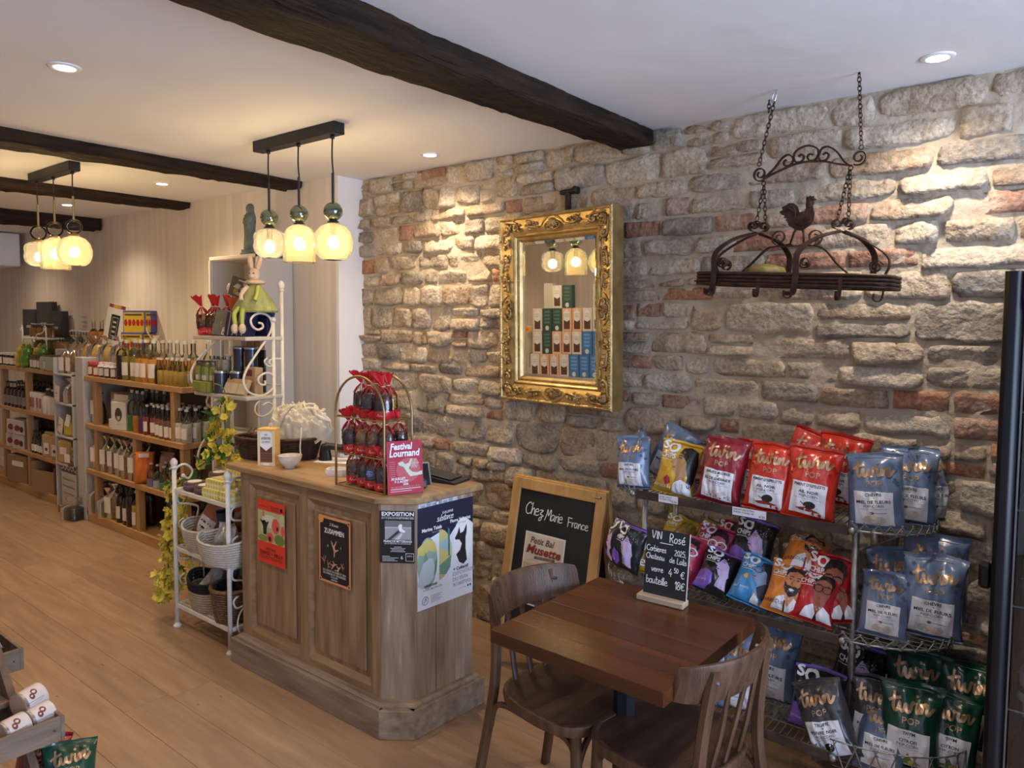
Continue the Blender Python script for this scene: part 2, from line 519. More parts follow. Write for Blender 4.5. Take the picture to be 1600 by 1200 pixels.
wf.box(2.5, .7, .3, .09, 3.5, .06).box(2.5, .7, 2.35, .09, 3.5, .06)
wfo = struct('window_1', wf, mat('shopfront_frame', (.05, .05, .055), .4))
MB().box(2.5, .7, 1.32, .008, 3.4, 2.0).build('pane', thin_glass('window_glass', (.97, .98, .98)), wfo)
# white soffit box high on the far end
sb = MB().box(-8.9, 2.45, 2.33, .75, .6, .33, .01).build('boxed_soffit', plaster_white); sb['kind'] = 'structure'; sb.name = 'trim_1'
# pale step of the wall foot behind the left shelves
bb = MB().box(-6.6, LY-.008, .05, 5.9, .016, .1, .004).build('baseboard_left', plaster_white); bb['kind'] = 'structure'

# ================================================================ stone wall: mortar bed and separate stones
mortar = mat('lime_mortar', (.38, .31, .225), .95, col2=(.58, .49, .375), vscale=7, bump=.012, bscale=26, detail=8, rnd=False, lo=.3, hi=.72)
def relief(x, z):
    return .010*nz(x*5, z*5, 3)+.006*nz(x*14, z*14, 8)+.0035*nz(x*33, z*33, 1)
SX0, SX1 = -3.556, 1.25
mbw = MB()
NX, NZ_ = 250, 130
def wallpt(u, v):
    x = SX0+(SX1-SX0)*u; z = CEIL*v
    return (x, WY-.004-relief(x, z)*.8-.007*abs(nz(x*22, z*22, 5)), z)
mbw.grid(wallpt, NX, NZ_)
mbw.box((SX0+SX1)/2, WY+.11, CEIL/2, SX1-SX0, .16, CEIL)
wall_back = struct('wall_back', mbw, mortar, smooth=True, fix=False)
def stone_mat(n, c1, c2, dirt, dl=.50, dh=.72):
    m = bpy.data.materials.new(n); m.use_nodes = True; nt = m.node_tree; N = nt.nodes; L = nt.links
    b = N['Principled BSDF']; b.inputs['Roughness'].default_value = .93; b.inputs['Specular IOR Level'].default_value = .2
    ge = N.new('ShaderNodeNewGeometry'); P = ge.outputs['Position']
    def noi(s, d):
        k = N.new('ShaderNodeTexNoise'); k.inputs['Scale'].default_value = s; k.inputs['Detail'].default_value = d; L.new(P, k.inputs['Vector']); return k
    def ramp(a, ca, b_, cb, src):
        r = N.new('ShaderNodeValToRGB'); e = r.color_ramp.elements; e[0].position = a; e[0].color = (*ca, 1); e[1].position = b_; e[1].color = (*cb, 1); L.new(src, r.inputs[0]); return r
    base = ramp(.32, c1, .68, c2, noi(16, 9).outputs['Fac'])
    dk = ramp(dl, (0, 0, 0), dh, (1, 1, 1), noi(5, 8).outputs['Fac'])
    mx = N.new('ShaderNodeMix'); mx.data_type = 'RGBA'; L.new(dk.outputs[0], mx.inputs[0]); L.new(base.outputs[0], mx.inputs[6]); mx.inputs[7].default_value = (*dirt, 1)
    sp = ramp(.35, (.62, .60, .58), .62, (1.08, 1.07, 1.06), noi(75, 4).outputs['Fac'])
    mm = N.new('ShaderNodeMix'); mm.data_type = 'RGBA'; mm.blend_type = 'MULTIPLY'; mm.inputs[0].default_value = .75
    L.new(mx.outputs[2], mm.inputs[6]); L.new(sp.outputs[0], mm.inputs[7]); L.new(mm.outputs[2], b.inputs['Base Color'])
    bp = N.new('ShaderNodeBump'); bp.inputs['Strength'].default_value = 1; bp.inputs['Distance'].default_value = .016
    L.new(noi(34, 10).outputs['Fac'], bp.inputs['Height']); L.new(bp.outputs[0], b.inputs['Normal'])
    return m
MORT = (.58, .495, .385)
SM = [stone_mat('limestone_beige', (.40, .315, .225), (.58, .475, .36), MORT),
      stone_mat('limestone_grey', (.33, .275, .215), (.50, .43, .34), MORT),
      stone_mat('limestone_pale', (.48, .405, .31), (.65, .565, .455), MORT),
      stone_mat('stone_brownish', (.34, .25, .17), (.50, .39, .285), MORT),
      stone_mat('stone_dark_grey', (.22, .19, .16), (.38, .335, .28), MORT, .5, .75),
      stone_mat('brick_orange', (.40, .20, .115), (.52, .285, .17), MORT, .58, .85),
      stone_mat('brick_dusty_red', (.33, .17, .115), (.46, .27, .19), MORT, .5, .75)]
rs = random.Random(21)
def make_stone(x0, x1, z0, z1, mi, rough=1.0):
    cx, cz = (x0+x1)/2, (z0+z1)/2; hw, hh = (x1-x0)/2, (z1-z0)/2
    brick = mi >= 5
    sd = rs.uniform(0, 99)
    pro = rs.uniform(.004, .020) if not brick else rs.uniform(.004, .012)
    if not brick and rs.random() < .12*rough: pro += rs.uniform(.008, .018)
    if x0 < -2.2 and not brick: pro *= 1.25; rough *= 1.5
    nu = max(7, min(20, int((x1-x0)/.022))); nv = max(5, min(11, int((z1-z0)/.018)))
    tilt = rs.uniform(-.012, .012); tv = rs.uniform(-.018, .010) if not brick else rs.uniform(-.004, .004)
    pw = 18 if brick else rs.uniform(8, 16)
    cut = [rs.uniform(0, .22) if not brick else rs.uniform(0, .04) for _ in range(4)]
    amp = .10 if brick else .17
    def fn(u, v):
        a, b = math.sin((u-.5)*PI), math.sin((v-.5)*PI)
        # corners cut in by their own amount
        q = (abs(a)*abs(b))**2.2
        c = cut[(0 if a < 0 else 1)+(0 if b < 0 else 2)]
        jx = amp*nz(b*1.6+sd, sd, a*.7)*min(hh*1.3, hw*.5); jz = amp*1.3*nz(a*2.2*hw/.15+sd*1.7, sd+5, b*.7)*hh
        x = cx+a*hw*(1-c*q)+jx; z = cz+b*hh*(1-c*1.2*q)+jz
        m = (abs(a)**pw+abs(b)**pw)
        edge = max(0, 1-m)**.3
        w = Vector((x*9, z*9, sd))
        d = (pro+tilt*a+tv*b)*edge+rough*edge*(.013*noise.noise(w)+.012*(.35-abs(noise.noise(w*1.9+Vector((5, 2, 0)))))+.005*noise.noise(w*5.1)) - .006*(1-edge)
        if edge < .02: d = -.022
        return (x, WY-.004-relief(x, z)*.6-d, z)
    return fn, nu, nv
stones = []
z = 0.0
zc = [0.0]
while zc[-1] < CEIL-.1: zc.append(zc[-1]+rs.choice((.08, .09, .105, .12, .13)))
zc[-1] = CEIL
def wob(x, k): return 0 if k == 0 or k == len(zc)-1 else .030*nz(x*.8, k*3.1, 7)+.012*nz(x*2.4, k*5.3, 2)
for k in range(len(zc)-1):
    x = SX0-rs.uniform(0, .15)
    while x < SX1:
        h = zc[k+1]-zc[k]
        leftness = max(0, min(1, (-2.0-x)/1.2))
        top_right = (x > -1.3 and zc[k] > 1.4)
        w = rs.uniform(.11, .30) if not top_right else rs.uniform(.15, .42)
        if leftness > 0 and rs.random() < .6*leftness: w = rs.uniform(.09, .24)
        xa, xb = max(x, SX0+.004), min(x+w, SX1)
        x += w
        if xb-xa < .05: continue
        za = zc[k]+wob((xa+xb)/2, k); zb = zc[k+1]+wob((xa+xb)/2, k+1)
        g = .0012
        def pick(thin):
            t = rs.random()
            if thin and t < (.24 if leftness < .5 else .10): return rs.choice((5, 6, 6))
            t = rs.random()
            if t < .34: return 0
            if t < .56: return 1
            if t < .76: return 2
            if t < .91: return 3
            return 4
        if h > .10 and rs.random() < (.42 if not top_right else .14):
            c = za+(zb-za)*rs.uniform(.42, .6)
            m1 = pick(True); stones.append((xa+g, xb-g, za+g, c-g*.7, m1))
            if rs.random() < .4 and xb-xa > .2:
                xm = xa+(xb-xa)*rs.uniform(.35, .65)
                stones.append((xa+g, xm-g, c+g*.7, zb-g, pick(True))); stones.append((xm+g, xb-g, c+g*.7, zb-g, pick(True)))
            else: stones.append((xa+g, xb-g, c+g*.7, zb-g, pick(True)))
        else:
            stones.append((xa+g, xb-g, za+g, zb-g, pick(h < .095)))
def shows(s):
    x, z = (s[0]+s[1])/2, (s[2]+s[3])/2
    if x > -.12: return -1
    if -2.42 < x < -1.8 and 1.28 < z < 2.15: return -1
    if x < -2.05 and z < .55: return -1
    if -1.5 < x and z < .35: return -1
    return (s[1]-s[0])*(s[3]-s[2])/(x*x+9)
stones.sort(key=shows, reverse=True)
rest = MB(); rest_n = 0
for i, s in enumerate(stones):
    fn, nu, nv = make_stone(s[0], s[1], s[2], s[3], s[4])
    if i < 299 and shows(s) > 0:
        MB().grid(fn, nu, nv).build('brick' if s[4] >= 5 else 'stone', SM[s[4]], wall_back, smooth=True, fix=False)
    else:
        rest.mi = s[4]; rest.grid(fn, max(4, nu-2), nv)
ro = rest.build('stones', SM, wall_back, smooth=True, fix=False); ro['kind'] = 'stuff'

# ================================================================ ceiling beams
beam_mat = mat('old_dark_oak', (.014, .009, .0065), .7, spec=.2, col2=(.05, .028, .016), vscale=7, stretch=(5, .6, 5), bump=.02, bscale=9, detail=9, bstretch=(9, .8, 9), lo=.3, hi=.75)
def beam(x0, x1, y0, y1, drop0, drop1, label, seed, taper=0):
    """x0..x1 at the ceiling, from y0 to the wall y1; rough-hewn section"""
    mb = MB(); n = int((y1-y0)/.035); sec = 18
    vs = []
    for i in range(n+1):
        y = y0+(y1-y0)*i/n; t = i/n
        dr = drop0+(drop1-drop0)*t; w = x1-x0-taper*t
        sway = .022*nz(y*.9, seed)+.008*nz(y*4, seed+3)
        for j in range(sec+1):
            s = j/sec
            if s < .28: px, pz = 0, 1-s/.28
            elif s < .72: px, pz = (s-.28)/.44, 0
            else: px, pz = 1, (s-.72)/.28
            r = .016
            # soften the two lower arrises
            a = abs(px-.5)*2; cutc = max(0, a+(1-pz)-1.72)*.35
            px = .5+(px-.5)*(1-cutc); pz = pz+cutc*.5
            d = .010*nz(y*3, s*9, seed)+.008*nz(y*13, s*20, seed+1)+.006*nz(y*30, s*40, seed+2)
            if pz < .05: d += -.010*max(0, nz(y*5, px*3, seed+6))
            vs.append((x0+taper*t+w*px+(d if px > .5 else -d)*(1 if pz > .05 else .2)+sway*(1 if pz < 1 else .6), y, CEIL+.004-dr*(1-pz)+(d if pz < .05 else 0)))
    w = sec+1
    fs = [(i*w+j, i*w+j+1, (i+1)*w+j+1, (i+1)*w+j) for i in range(n) for j in range(sec)]
    fs.append(tuple(range(w))); fs.append(tuple(n*w+j for j in range(w))[::-1])
    mb.add(vs, fs)
    o = mb.build('ceiling_beam', beam_mat, smooth=50, fix=True)
    return tag(o, label, 'beam', 'old ceiling beams')
beam(-1.93, -1.565, -1.68, 2.985, .10, .075, 'thick black-brown rough oak beam nearest the camera, running into the stone wall', 1, .19)
beam(-4.06, -3.86, .1, 2.79, .085, .045, 'dark rough beam second from the camera, behind the front pendant lamp', 5)
beam(-5.42, -5.24, .1, 2.79, .09, .05, 'dark rough beam third from the camera, behind the far pendant lamp', 9)
beam(-6.95, -6.72, .1, 2.79, .11, .10, 'dark rough beam farthest back under the ceiling', 13)

# ================================================================ recessed ceiling spots
rim_m = mat('white_spot_rim', (.85, .85, .84), .35)
led_m = emit('spot_led', (1, .86, .66), 30)
def downlight(x, y, label, power, color, ang=130, group='recessed ceiling spots'):
    t = thing('ceiling_spotlight', label, 'spotlight', (x, y, CEIL), 0, group)
    MB().lathe([(.032, -.001), (.034, -.006), (.044, -.007), (.050, -.004), (.051, 0)], 28).build('rim', rim_m, t, smooth=40)
    MB().lathe([(.0, -.002), (.033, -.002), (.033, -.0005), (0, -.0005)], 24).build('lens', led_m, t)
    l = bpy.data.lights.new('spot_beam', 'SPOT'); l.energy = power; l.color = color; l.spot_size = R(ang); l.spot_blend = 1.0; l.shadow_soft_size = .03
    o = bpy.data.objects.new('spot_beam', l); link(o, t); o.location = (0, 0, -.012)
WARM = (1, .78, .54)
MILD = (1, .86, .70)
downlight(-2.776, 1.046, 'lit round ceiling spot at top left, before the second beam', 34, WARM)
downlight(-2.704, 2.735, 'lit round ceiling spot close to the stone wall, left of the mirror', 40, WARM)
downlight(-4.648, 2.296, 'small lit ceiling spot between the second and third beams', 34, WARM)
downlight(-6.10, 2.288, 'tiny lit ceiling spot between the third and farthest beams', 34, WARM)
downlight(-.412, 2.724, 'lit round ceiling spot above the right end of the stone wall', 36, MILD)
for x, y, w_ in ((-.41, 1.05, 'over the camera'), (-4.65, .9, 'by the opposite wall, first'), (-6.1, .9, 'by the opposite wall, second'), (-8.0, 2.2, 'at the far end over the shelves'), (-8.0, .9, 'at the far end, opposite side')):
    downlight(x, y, 'ceiling spot outside the picture '+w_, 24, WARM, group='ceiling spots out of view')
# ================================================================ three-lamp pendant bars
black_m = mat('matt_black_metal', (.012, .012, .013), .45)
amber = thin_glass('amber_ribbed_glass', (1, .90, .60), 1.25, .08, 1, .12)
amber_pale = thin_glass('pale_ribbed_glass', (1, .94, .78), 1.25, .08, 1, .08)
smoke = mat('smoked_mirror_glass', (.20, .24, .19), .06, metal=.85)
clear_g = thin_glass('clear_globe_glass', (.97, .95, .92), 1.3, .02)
brass = mat('brass', (.55, .40, .18), .3, metal=1)
bulb_m = emit('bulb_glow', (1, .80, .50), 34)
def pendant(bar_x0, bar_x1, y, shades, label, globe, rod_m):
    cx = (bar_x0+bar_x1)/2
    t = thing('pendant_lamp', label, 'pendant lamp', (cx, y, CEIL))
    MB().box(0, 0, -.025, bar_x1-bar_x0, .06, .05, .003).build('canopy_bar', black_m, t)
    for (dx, dy, zt, kind, sc_) in shades:      # zt: z of the shade's top
        x = dx-cx
        b = CEIL
        cable = smooth_path([(x, dy, -.05), (x-.004, dy, -.05-(b-.2-zt)*.4), (x+.003, dy, zt+.22-b)], 6)
        MB().tube(cable, .0035, 6).cyl((x, dy, -.05), (x, dy, -.065), .009, 8).build('cable', black_m, t, smooth=True)
        MB().cyl((x, dy, zt+.22-b), (x, dy, zt+.092-b), .006, 8).build('rod', rod_m, t, smooth=40)
        g = MB().ball((x, dy, zt+.053-b), .042*sc_, 20, 14); g.build('glass_ball', globe, t, smooth=True)
        hold = MB().lathe([(.012, .0), (.024, -.006), (.027, -.014), (.010, -.016)], 16, Matrix.Translation((x, dy, zt+.016-b))).cyl((x, dy, zt+.01-b), (x, dy, zt-.05-b), .014, 12)
        hold = hold.build('lamp_holder', rod_m, t, smooth=40)
        if kind == 'onion': prof = [(.03, 0), (.07, -.008), (.098, -.03), (.106, -.06), (.10, -.09), (.108, -.12), (.100, -.155), (.078, -.182), (.050, -.196), (.045, -.198)]
        elif kind == 'bell': prof = [(.03, .004), (.06, -.008), (.085, -.03), (.097, -.062), (.098, -.10), (.099, -.15), (.099, -.205), (.097, -.212)]
        else: prof = [(.03, 0), (.07, -.014), (.102, -.05), (.115, -.095), (.112, -.135), (.095, -.172), (.066, -.195), (.055, -.197)]
        prof = [(r*sc_*{'onion': .70, 'bell': .73, 'globe': .745}[kind], z*sc_*{'onion': .70, 'bell': .80, 'globe': .81}[kind]) for r, z in prof]
        # ribbed wall: fine flutes round the glass
        sh = MB().lathe(prof, 96, Matrix.Translation((x, dy, zt-b)), rfun=lambda a, z: 1+.018*math.cos(a*48))
        sh.f = [f for f in sh.f if len(f) == 4]; sh.m = [0]*len(sh.f)
        sh.build('glass_shade', amber_pale if kind == 'onion' else amber, t, smooth=True)
        MB().ball((x, dy, zt-.085*sc_-b), .024, 12, 8, (1, 1, 1.15)).build('bulb', bulb_m, hold, smooth=True)
        l = bpy.data.lights.new('bulb_light', 'POINT'); l.energy = 9; l.color = (1, .74, .44); l.shadow_soft_size = .028
        lo = bpy.data.objects.new('bulb_light', l); link(lo, t); lo.location = (x, dy, zt-.085*sc_-b)
pendant(-3.20, -2.58, 2.055, [(-3.113, 0, 2.083, 'onion', 1), (-2.875, 0, 2.082, 'bell', 1), (-2.628, 0, 2.072, 'globe', 1.0)],
        'black bar pendant with three ribbed amber glass shades above the counter', smoke, black_m)
pendant(-4.99, -4.39, 1.69, [(-4.935, 0, 2.10, 'onion', 1.05), (-4.69, 0, 2.105, 'bell', 1.05), (-4.425, 0, 2.10, 'globe', 1.02)],
        'far black bar pendant with three amber shades under clear glass balls', clear_g, brass)
# ================================================================ gilded mirror on the stone wall
gold = mat('gilded_wood', (.40, .27, .095), .36, metal=.8, col2=(.66, .48, .22), vscale=14, bump=.002, bscale=70, lo=.3, hi=.7)
gold_dk = mat('aged_gilding', (.26, .16, .055), .42, metal=.75, col2=(.58, .41, .18), vscale=22, bump=.002, bscale=60)
mirror_m = mat('mirror_silver', (.90, .90, .87), .01, metal=1)
mt = thing('gilded_mirror', 'rectangular mirror in an ornate carved gold frame hung on the stone wall', 'mirror', (-2.02, 2.885, 1.705))
mt.rotation_euler = (R(1.0), 0, R(-7.8))
OW, OH = .735, .925; BR = .125
prof = [(0, .065), (.0, -.012), (.006, -.018), (.014, -.018), (.018, -.012), (.03, -.010), (.05, -.004), (.072, .004), (.084, .010), (.088, .004), (.095, .002), (.101, .008), (.104, .016), (.11, .014), (.118, .018), (.125, .030), (.125, .05)]
fm = MB(); vs = []; fs = []
for (s_, d_) in prof:
    w, h = OW/2-s_, OH/2-s_
    vs += [(-w, d_, -h), (w, d_, -h), (w, d_, h), (-w, d_, h)]
for i in range(len(prof)-1):
    for j in range(4):
        j2 = (j+1) % 4; fs.append((i*4+j, i*4+j2, (i+1)*4+j2, (i+1)*4+j))
fm.add(vs, fs); frm = fm.build('frame', gold, mt, smooth=25)
iw, ih = OW-2*BR, OH-2*BR
MB().box(0, .040, 0, iw+.004, .006, ih+.004).build('mirror_glass', mirror_m, mt)
bz = MB()   # bevelled rim of the glass
for (a, b, c, d2) in ((-iw/2, -ih/2, iw/2, -ih/2), (iw/2, -ih/2, iw/2, ih/2), (iw/2, ih/2, -iw/2, ih/2), (-iw/2, ih/2, -iw/2, -ih/2)):
    k = .014; ic = lambda v, lim: v-math.copysign(k, v)
    bz.add([(a, .034, b), (c, .034, d2), (ic(c, iw), .0365, ic(d2, ih)), (ic(a, iw), .0365, ic(b, ih))], [(0, 1, 2, 3)])
bz.build('glass_bevel', mirror_m, mt)
MB().box(0, .058, 0, OW-.01, .02, OH-.01).build('back_board', mat('dark_board', (.08, .05, .03), .8), mt)
def scroll(mb, cx, cz, ang, s, flip=1, y=-.008, r=.0072):
    """a carved C-scroll with a curled end and leaf lobes"""
    ca, sa = math.cos(ang), math.sin(ang)
    def T(p, q, h=0):
        q *= flip
        return (cx+(p*ca-q*sa)*s, y-h, cz+(p*sa+q*ca)*s)
    pts = []
    for i in range(15):
        t = i/14; a = -.5*PI+t*2.3*PI; rr = .34*(1-t*.72)
        pts.append((.34-.0+rr*math.cos(a)-.1, .1+rr*math.sin(a)))
    path = [(-.95, -.32), (-.6, -.34), (-.25, -.28)]+pts
    n = len(path)
    mb.tube([T(p, q, .004) for p, q in path], [r*(.5+.6*math.sin(PI*min(1, i/(n-1)*1.1+.1))) for i in range(n)], 6)
    for (p, q, a, l) in ((-.62, -.1, 1.9, .34), (-.3, -.02, 1.6, .36), (.05, -.42, -.7, .3), (.55, .32, .6, .34), (.62, -.05, -.1, .3)):
        e = T(p+l*math.cos(a), q+l*math.sin(a)); b = T(p, q, .004); m = [(e[k]+b[k])/2 for k in range(3)]; m[1] -= .006
        mb.tube([b, m, e], [r*.7, r*1.0, r*.25], 6)
    mb.ball(T(.24, .1, .006), r*1.15, 8, 5)
def shell(mb, cx, cz, ang, s, y=-.006):
    ca, sa = math.cos(ang), math.sin(ang)
    def T(p, q, h=0): return (cx+(p*ca-q*sa)*s, y-h, cz+(p*sa+q*ca)*s)
    for i in range(9):
        a = -1.25+2.5*i/8
        mb.tube([T(0, -.45, .003), T(.42*math.sin(a), -.45+.55*math.cos(a), .014), T(.72*math.sin(a), -.45+.92*math.cos(a), .002)], [.003, .0065, .0035], 6)
    for f in (-1, 1):
        pts = []
        for i in range(13):
            t = i/12; a = -PI/2+t*2.2*PI; rr = .36*(1-.7*t)
            pts.append(T(f*(.62+rr*math.cos(a)), -.25+rr*math.sin(a), .006))
        mb.tube([T(0, -.66, .006), T(f*.35, -.66, .008)]+pts, .005, 6)
        mb.tube([T(f*.2, .55, .004), T(f*.75, .42, .008), T(f*1.2, .1, .003), T(f*1.45, -.2, .002)], [.003, .006, .005, .002], 6)
    mb.ball(T(0, -.5, .008), .011, 10, 6)
xm, zm = OW/2-.046, OH/2-.046
for sx, sz in ((-1, -1), (1, -1), (1, 1), (-1, 1)):
    mb = MB(); a = math.atan2(sz, sx)
    scroll(mb, sx*(xm-.055), sz*zm, 0 if sx < 0 else PI, .062, -sz*(1 if sx < 0 else -1))
    scroll(mb, sx*xm, sz*(zm-.06), PI/2 if sz < 0 else -PI/2, .062, sx*(-1 if sz > 0 else 1))
    shell(mb, sx*(xm-.004), sz*(zm-.004), a-PI/2, .04, -.004)
    mb.build('corner_ornament', gold_dk, frm, smooth=True)
for (x, z_, a) in ((0, zm, 0), (0, -zm, PI), (-xm, 0, PI/2), (xm, 0, -PI/2)):
    mb = MB(); shell(mb, x, z_, a, .052, -.004); mb.build('centre_ornament', gold_dk, frm, smooth=True)
for sz in (-1, 1):
    for sx in (-1, 1):
        mb = MB(); scroll(mb, sx*.135, sz*zm, 0 if sx > 0 else PI, .048, sx*sz); mb.build('scroll_ornament', gold_dk, frm, smooth=True)
        mb = MB()
        scroll(mb, sx*xm, sz*.135, PI/2 if sz > 0 else -PI/2, .052, -sx*sz)
        scroll(mb, sx*xm, sz*.235, PI/2 if sz > 0 else -PI/2, .050, sx*sz)
        mb.build('scroll_ornament', gold_dk, frm, smooth=True)
# beaded outer edge and inner bead row
bd = MB()
for side in range(4):
    L_ = OW if side % 2 == 0 else OH
    for inset, rr, st in ((.010, .0042, .0125), (.114, .0032, .011)):
        n = int((L_-2*inset)/st)
        for i in range(n):
            t = -L_/2+inset+(i+.5)*(L_-2*inset)/n
            p = [(t, -OH/2+inset), (OW/2-inset, t), (t, OH/2-inset), (-OW/2+inset, t)][side]
            bd.ball((p[0], -.019 if inset < .05 else .013, p[1]), rr, 6, 4, (1.3, .8, 1) if side % 2 == 0 else (1, .8, 1.3))
bd.build('bead_moulding', gold, frm, smooth=True)['kind'] = 'stuff'

# iron wall cramp above the mirror
iron = mat('black_wrought_iron', (.016, .013, .011), .55, metal=.4, col2=(.035, .026, .02), vscale=30, bump=.001, bscale=80)
hk = thing('wall_hook', 'black iron bracket stub sticking out of the wall above the mirror', 'bracket', (-2.0, 2.975, 2.245))
MB().box(0, 0, .03, .095, .022, .022, .004).box(.05, -.01, .033, .022, .045, .034, .006).box(.0, -.005, -.02, .026, .024, .10, .005).build('bar', iron, hk)
MB().cyl((.0, -.012, -.04), (.012, -.02, -.085), .011, 8, .007).build('peg', iron, hk)

# ================================================================ hanging wrought-iron rack with rooster
rust = mat('rusty_brown_iron', (.035, .018, .012), .5, metal=.55, col2=(.085, .042, .026), vscale=26, bump=.0012, bscale=90)
pr_ = thing('hanging_pot_rack', 'brown wrought-iron hanging rack with hooks, scrolls and a rooster, on chains', 'hanging rack', (-.853, 2.74, 1.802))
pr_.rotation_euler = (0, R(3.0), R(-3))
K = .000765
def zp(a, b, y=0): return ((a-535)*K, y, -(b-1015)*K)
RX, RY = .345, .125
def ringpts(z, n=40, e=.0):
    out = []
    for i in range(n):
        a = 2*PI*i/n; c, s = math.cos(a), math.sin(a)
        q = 5
        r = (abs(c)**q+abs(s)**q)**(-1/q)
        out.append((RX*c*r, RY*s*r, z))
    return out
for dz in (-.019, -.0065, .006, .0185):
    MB().tube(ringpts(dz), .0068, 6, closed=True).build('ring_rod', rust, pr_, smooth=True)
gr = MB()
for i in range(9):
    yy = -.1+.025*i
    gr.tube([(-RX+.004, yy, -.012), (RX-.004, yy, -.012)], .0028, 5)
for xx in (-.17, 0, .17): gr.tube([(xx, -RY, -.018), (xx, RY, -.018)], .004, 5)
gr.build('tray_grid', rust, pr_)
def strap(name, pts, w=.020, t=.0045, up=(0, 1, 0)):
    return MB().strap(smooth_path(pts, 6), w, t, up).build(name, rust, pr_, smooth=40)
def roll(c, r, y0, y1, turns=1.4, a0=PI/2, s=1):
    pts = []
    for i in range(15):
        t = i/14; a = a0+s*turns*2*PI*t; rr = r*(1-.65*t); pts.append((c[0]+rr*math.cos(a), (y0+y1)/2, c[2]+rr*math.sin(a)))
    return MB().strap(pts, abs(y1-y0), .003, (0, 1, 0)).build('scroll_end', rust, pr_, smooth=40)
for apx, apy, sgn in ((347, 775, 1), (745, 765, -1)):
    def q(dx, zy, y): return zp(apx+dx, zy, y)
    # front, back and end straps bowing out to the ring, tips hooked below it
    strap('front_strap', [q(0, 785, -.012), q(-82, 818, -.06), q(-134, 890, -.125), q(-132, 985, -.136), q(-134, 1045, -.136), q(-140, 1075, -.137), q(-150, 1085, -.150), q(-152, 1070, -.16)], .021, .0045, (1, 0, 0))
    strap('back_strap', [q(0, 785, .012), q(68, 820, .07), q(104, 890, .12), q(98, 990, .13), q(96, 1040, .13)], .021, .0045, (1, 0, 0))
    e = -1 if sgn > 0 else 1
    strap('end_strap', [q(0, 785, 0), q(e*90, 825, 0), q(e*190, 890, 0), q(e*210, 940, 0), q(e*190, 990, 0), q(e*185, 1010, 0)], .018)
    roll(q(-22, 752, -.01), .019, -.022, .004, 1.3, -PI/2, -1)
    roll(q(22, 752, .01), .019, -.004, .022, 1.3, -PI/2, 1)
    roll(q(e*10, 742, 0), .014, -.01, .01, 1.2, 0, 1)
    roll(q(e*155, 945, 0), .024, -.009, .009, 1.5, PI*(.1 if e > 0 else .9), e)
    roll(q(-108, 935, -.11), .022, -.120, -.098, 1.5, PI, 1)
strap('bridge_bar', [zp(272, 985), zp(330, 930), zp(390, 870), zp(430, 853), zp(535, 850), zp(620, 850), zp(675, 870), zp(735, 935), zp(795, 985)], .016)
for cx, a0, s_ in ((455, -PI/2, -1), (622, -PI/2, 1)):
    pts = spiral(zp(cx, 808), .030, .008, a0, s_*1.55, 26)
    MB().strap(pts, .012, .003, (0, 1, 0)).build('scroll', rust, pr_, smooth=40)
for hx, yy in ((150, -.02), (210, -.132), (437, -.128), (600, -.128), (806, -.128), (945, -.02)):
    f = -1 if hx < 300 else 1
    MB().strap(smooth_path([zp(hx, 1000, yy), zp(hx, 1075, yy), zp(hx-12, 1098, yy-.004), zp(hx-32, 1092, yy-.008), zp(hx-34, 1065, yy-.01)] if hx not in (437, 806) else [zp(hx, 1000, yy), zp(hx, 1080, yy), zp(hx, 1100, yy-.014), zp(hx, 1090, yy-.028), zp(hx, 1062, yy-.03)], 5), .012, .004, (0, 1, 0) if hx not in (437, 806) else (1, 0, 0)).build('hook', rust, pr_, smooth=40)
# rooster: a cut and hammered sheet figure with thickness
body = [(458, 700), (446, 686), (462, 678), (456, 664), (478, 655), (490, 646), (512, 648), (532, 664), (540, 690), (546, 712), (556, 706), (568, 690), (574, 664), (570, 640), (568, 628), (574, 618), (580, 624), (586, 615), (594, 622), (602, 618), (604, 630), (618, 634), (604, 640), (606, 655), (600, 662), (606, 680), (612, 700), (610, 730), (598, 752), (578, 766), (560, 778), (540, 776), (516, 765), (496, 752), (490, 735), (480, 728), (486, 718), (470, 716), (474, 706)]
pts = [((a-535)*K, -(b-1015)*K) for a, b in body]
rm = MB(); M_ = Matrix.Rotation(R(90), 4, 'X')
rm.prism(pts, -.004, .004, M_)
for i in range(6):     # raised feathers on tail and breast
    rm.tube([zp(470+i*8, 690-i*6, -.005), zp(495+i*6, 672+i*3, -.008), zp(520+i*2, 690+i*8, -.005)], [.002, .0035, .002], 5)
for i in range(5): rm.tube([zp(580+i*5, 690+i*4, -.005), zp(578+i*5, 725, -.008), zp(562+i*5, 755-i*5, -.005)], [.002, .004, .002], 5)
rm.ball(zp(560, 725, 0), .034, 12, 8, (1.1, .28, .85)).ball(zp(585, 655, 0), .014, 10, 6, (1, .6, 1.3))
rm.build('rooster', rust, pr_, smooth=35)
lg = MB()
for (a, b, c) in ((535, 510, 840), (562, 575, 842)):
    lg.tube([zp(a, 765), zp((a+b)/2, 790), zp(b, c)], [.006, .004, .0035], 6)
    for k in (-22, 0, 16): lg.tube([zp(b, c, -.002), zp(b+k, c+6, -.006)], .003, 5)
lg.build('rooster_legs', rust, pr_, smooth=True)
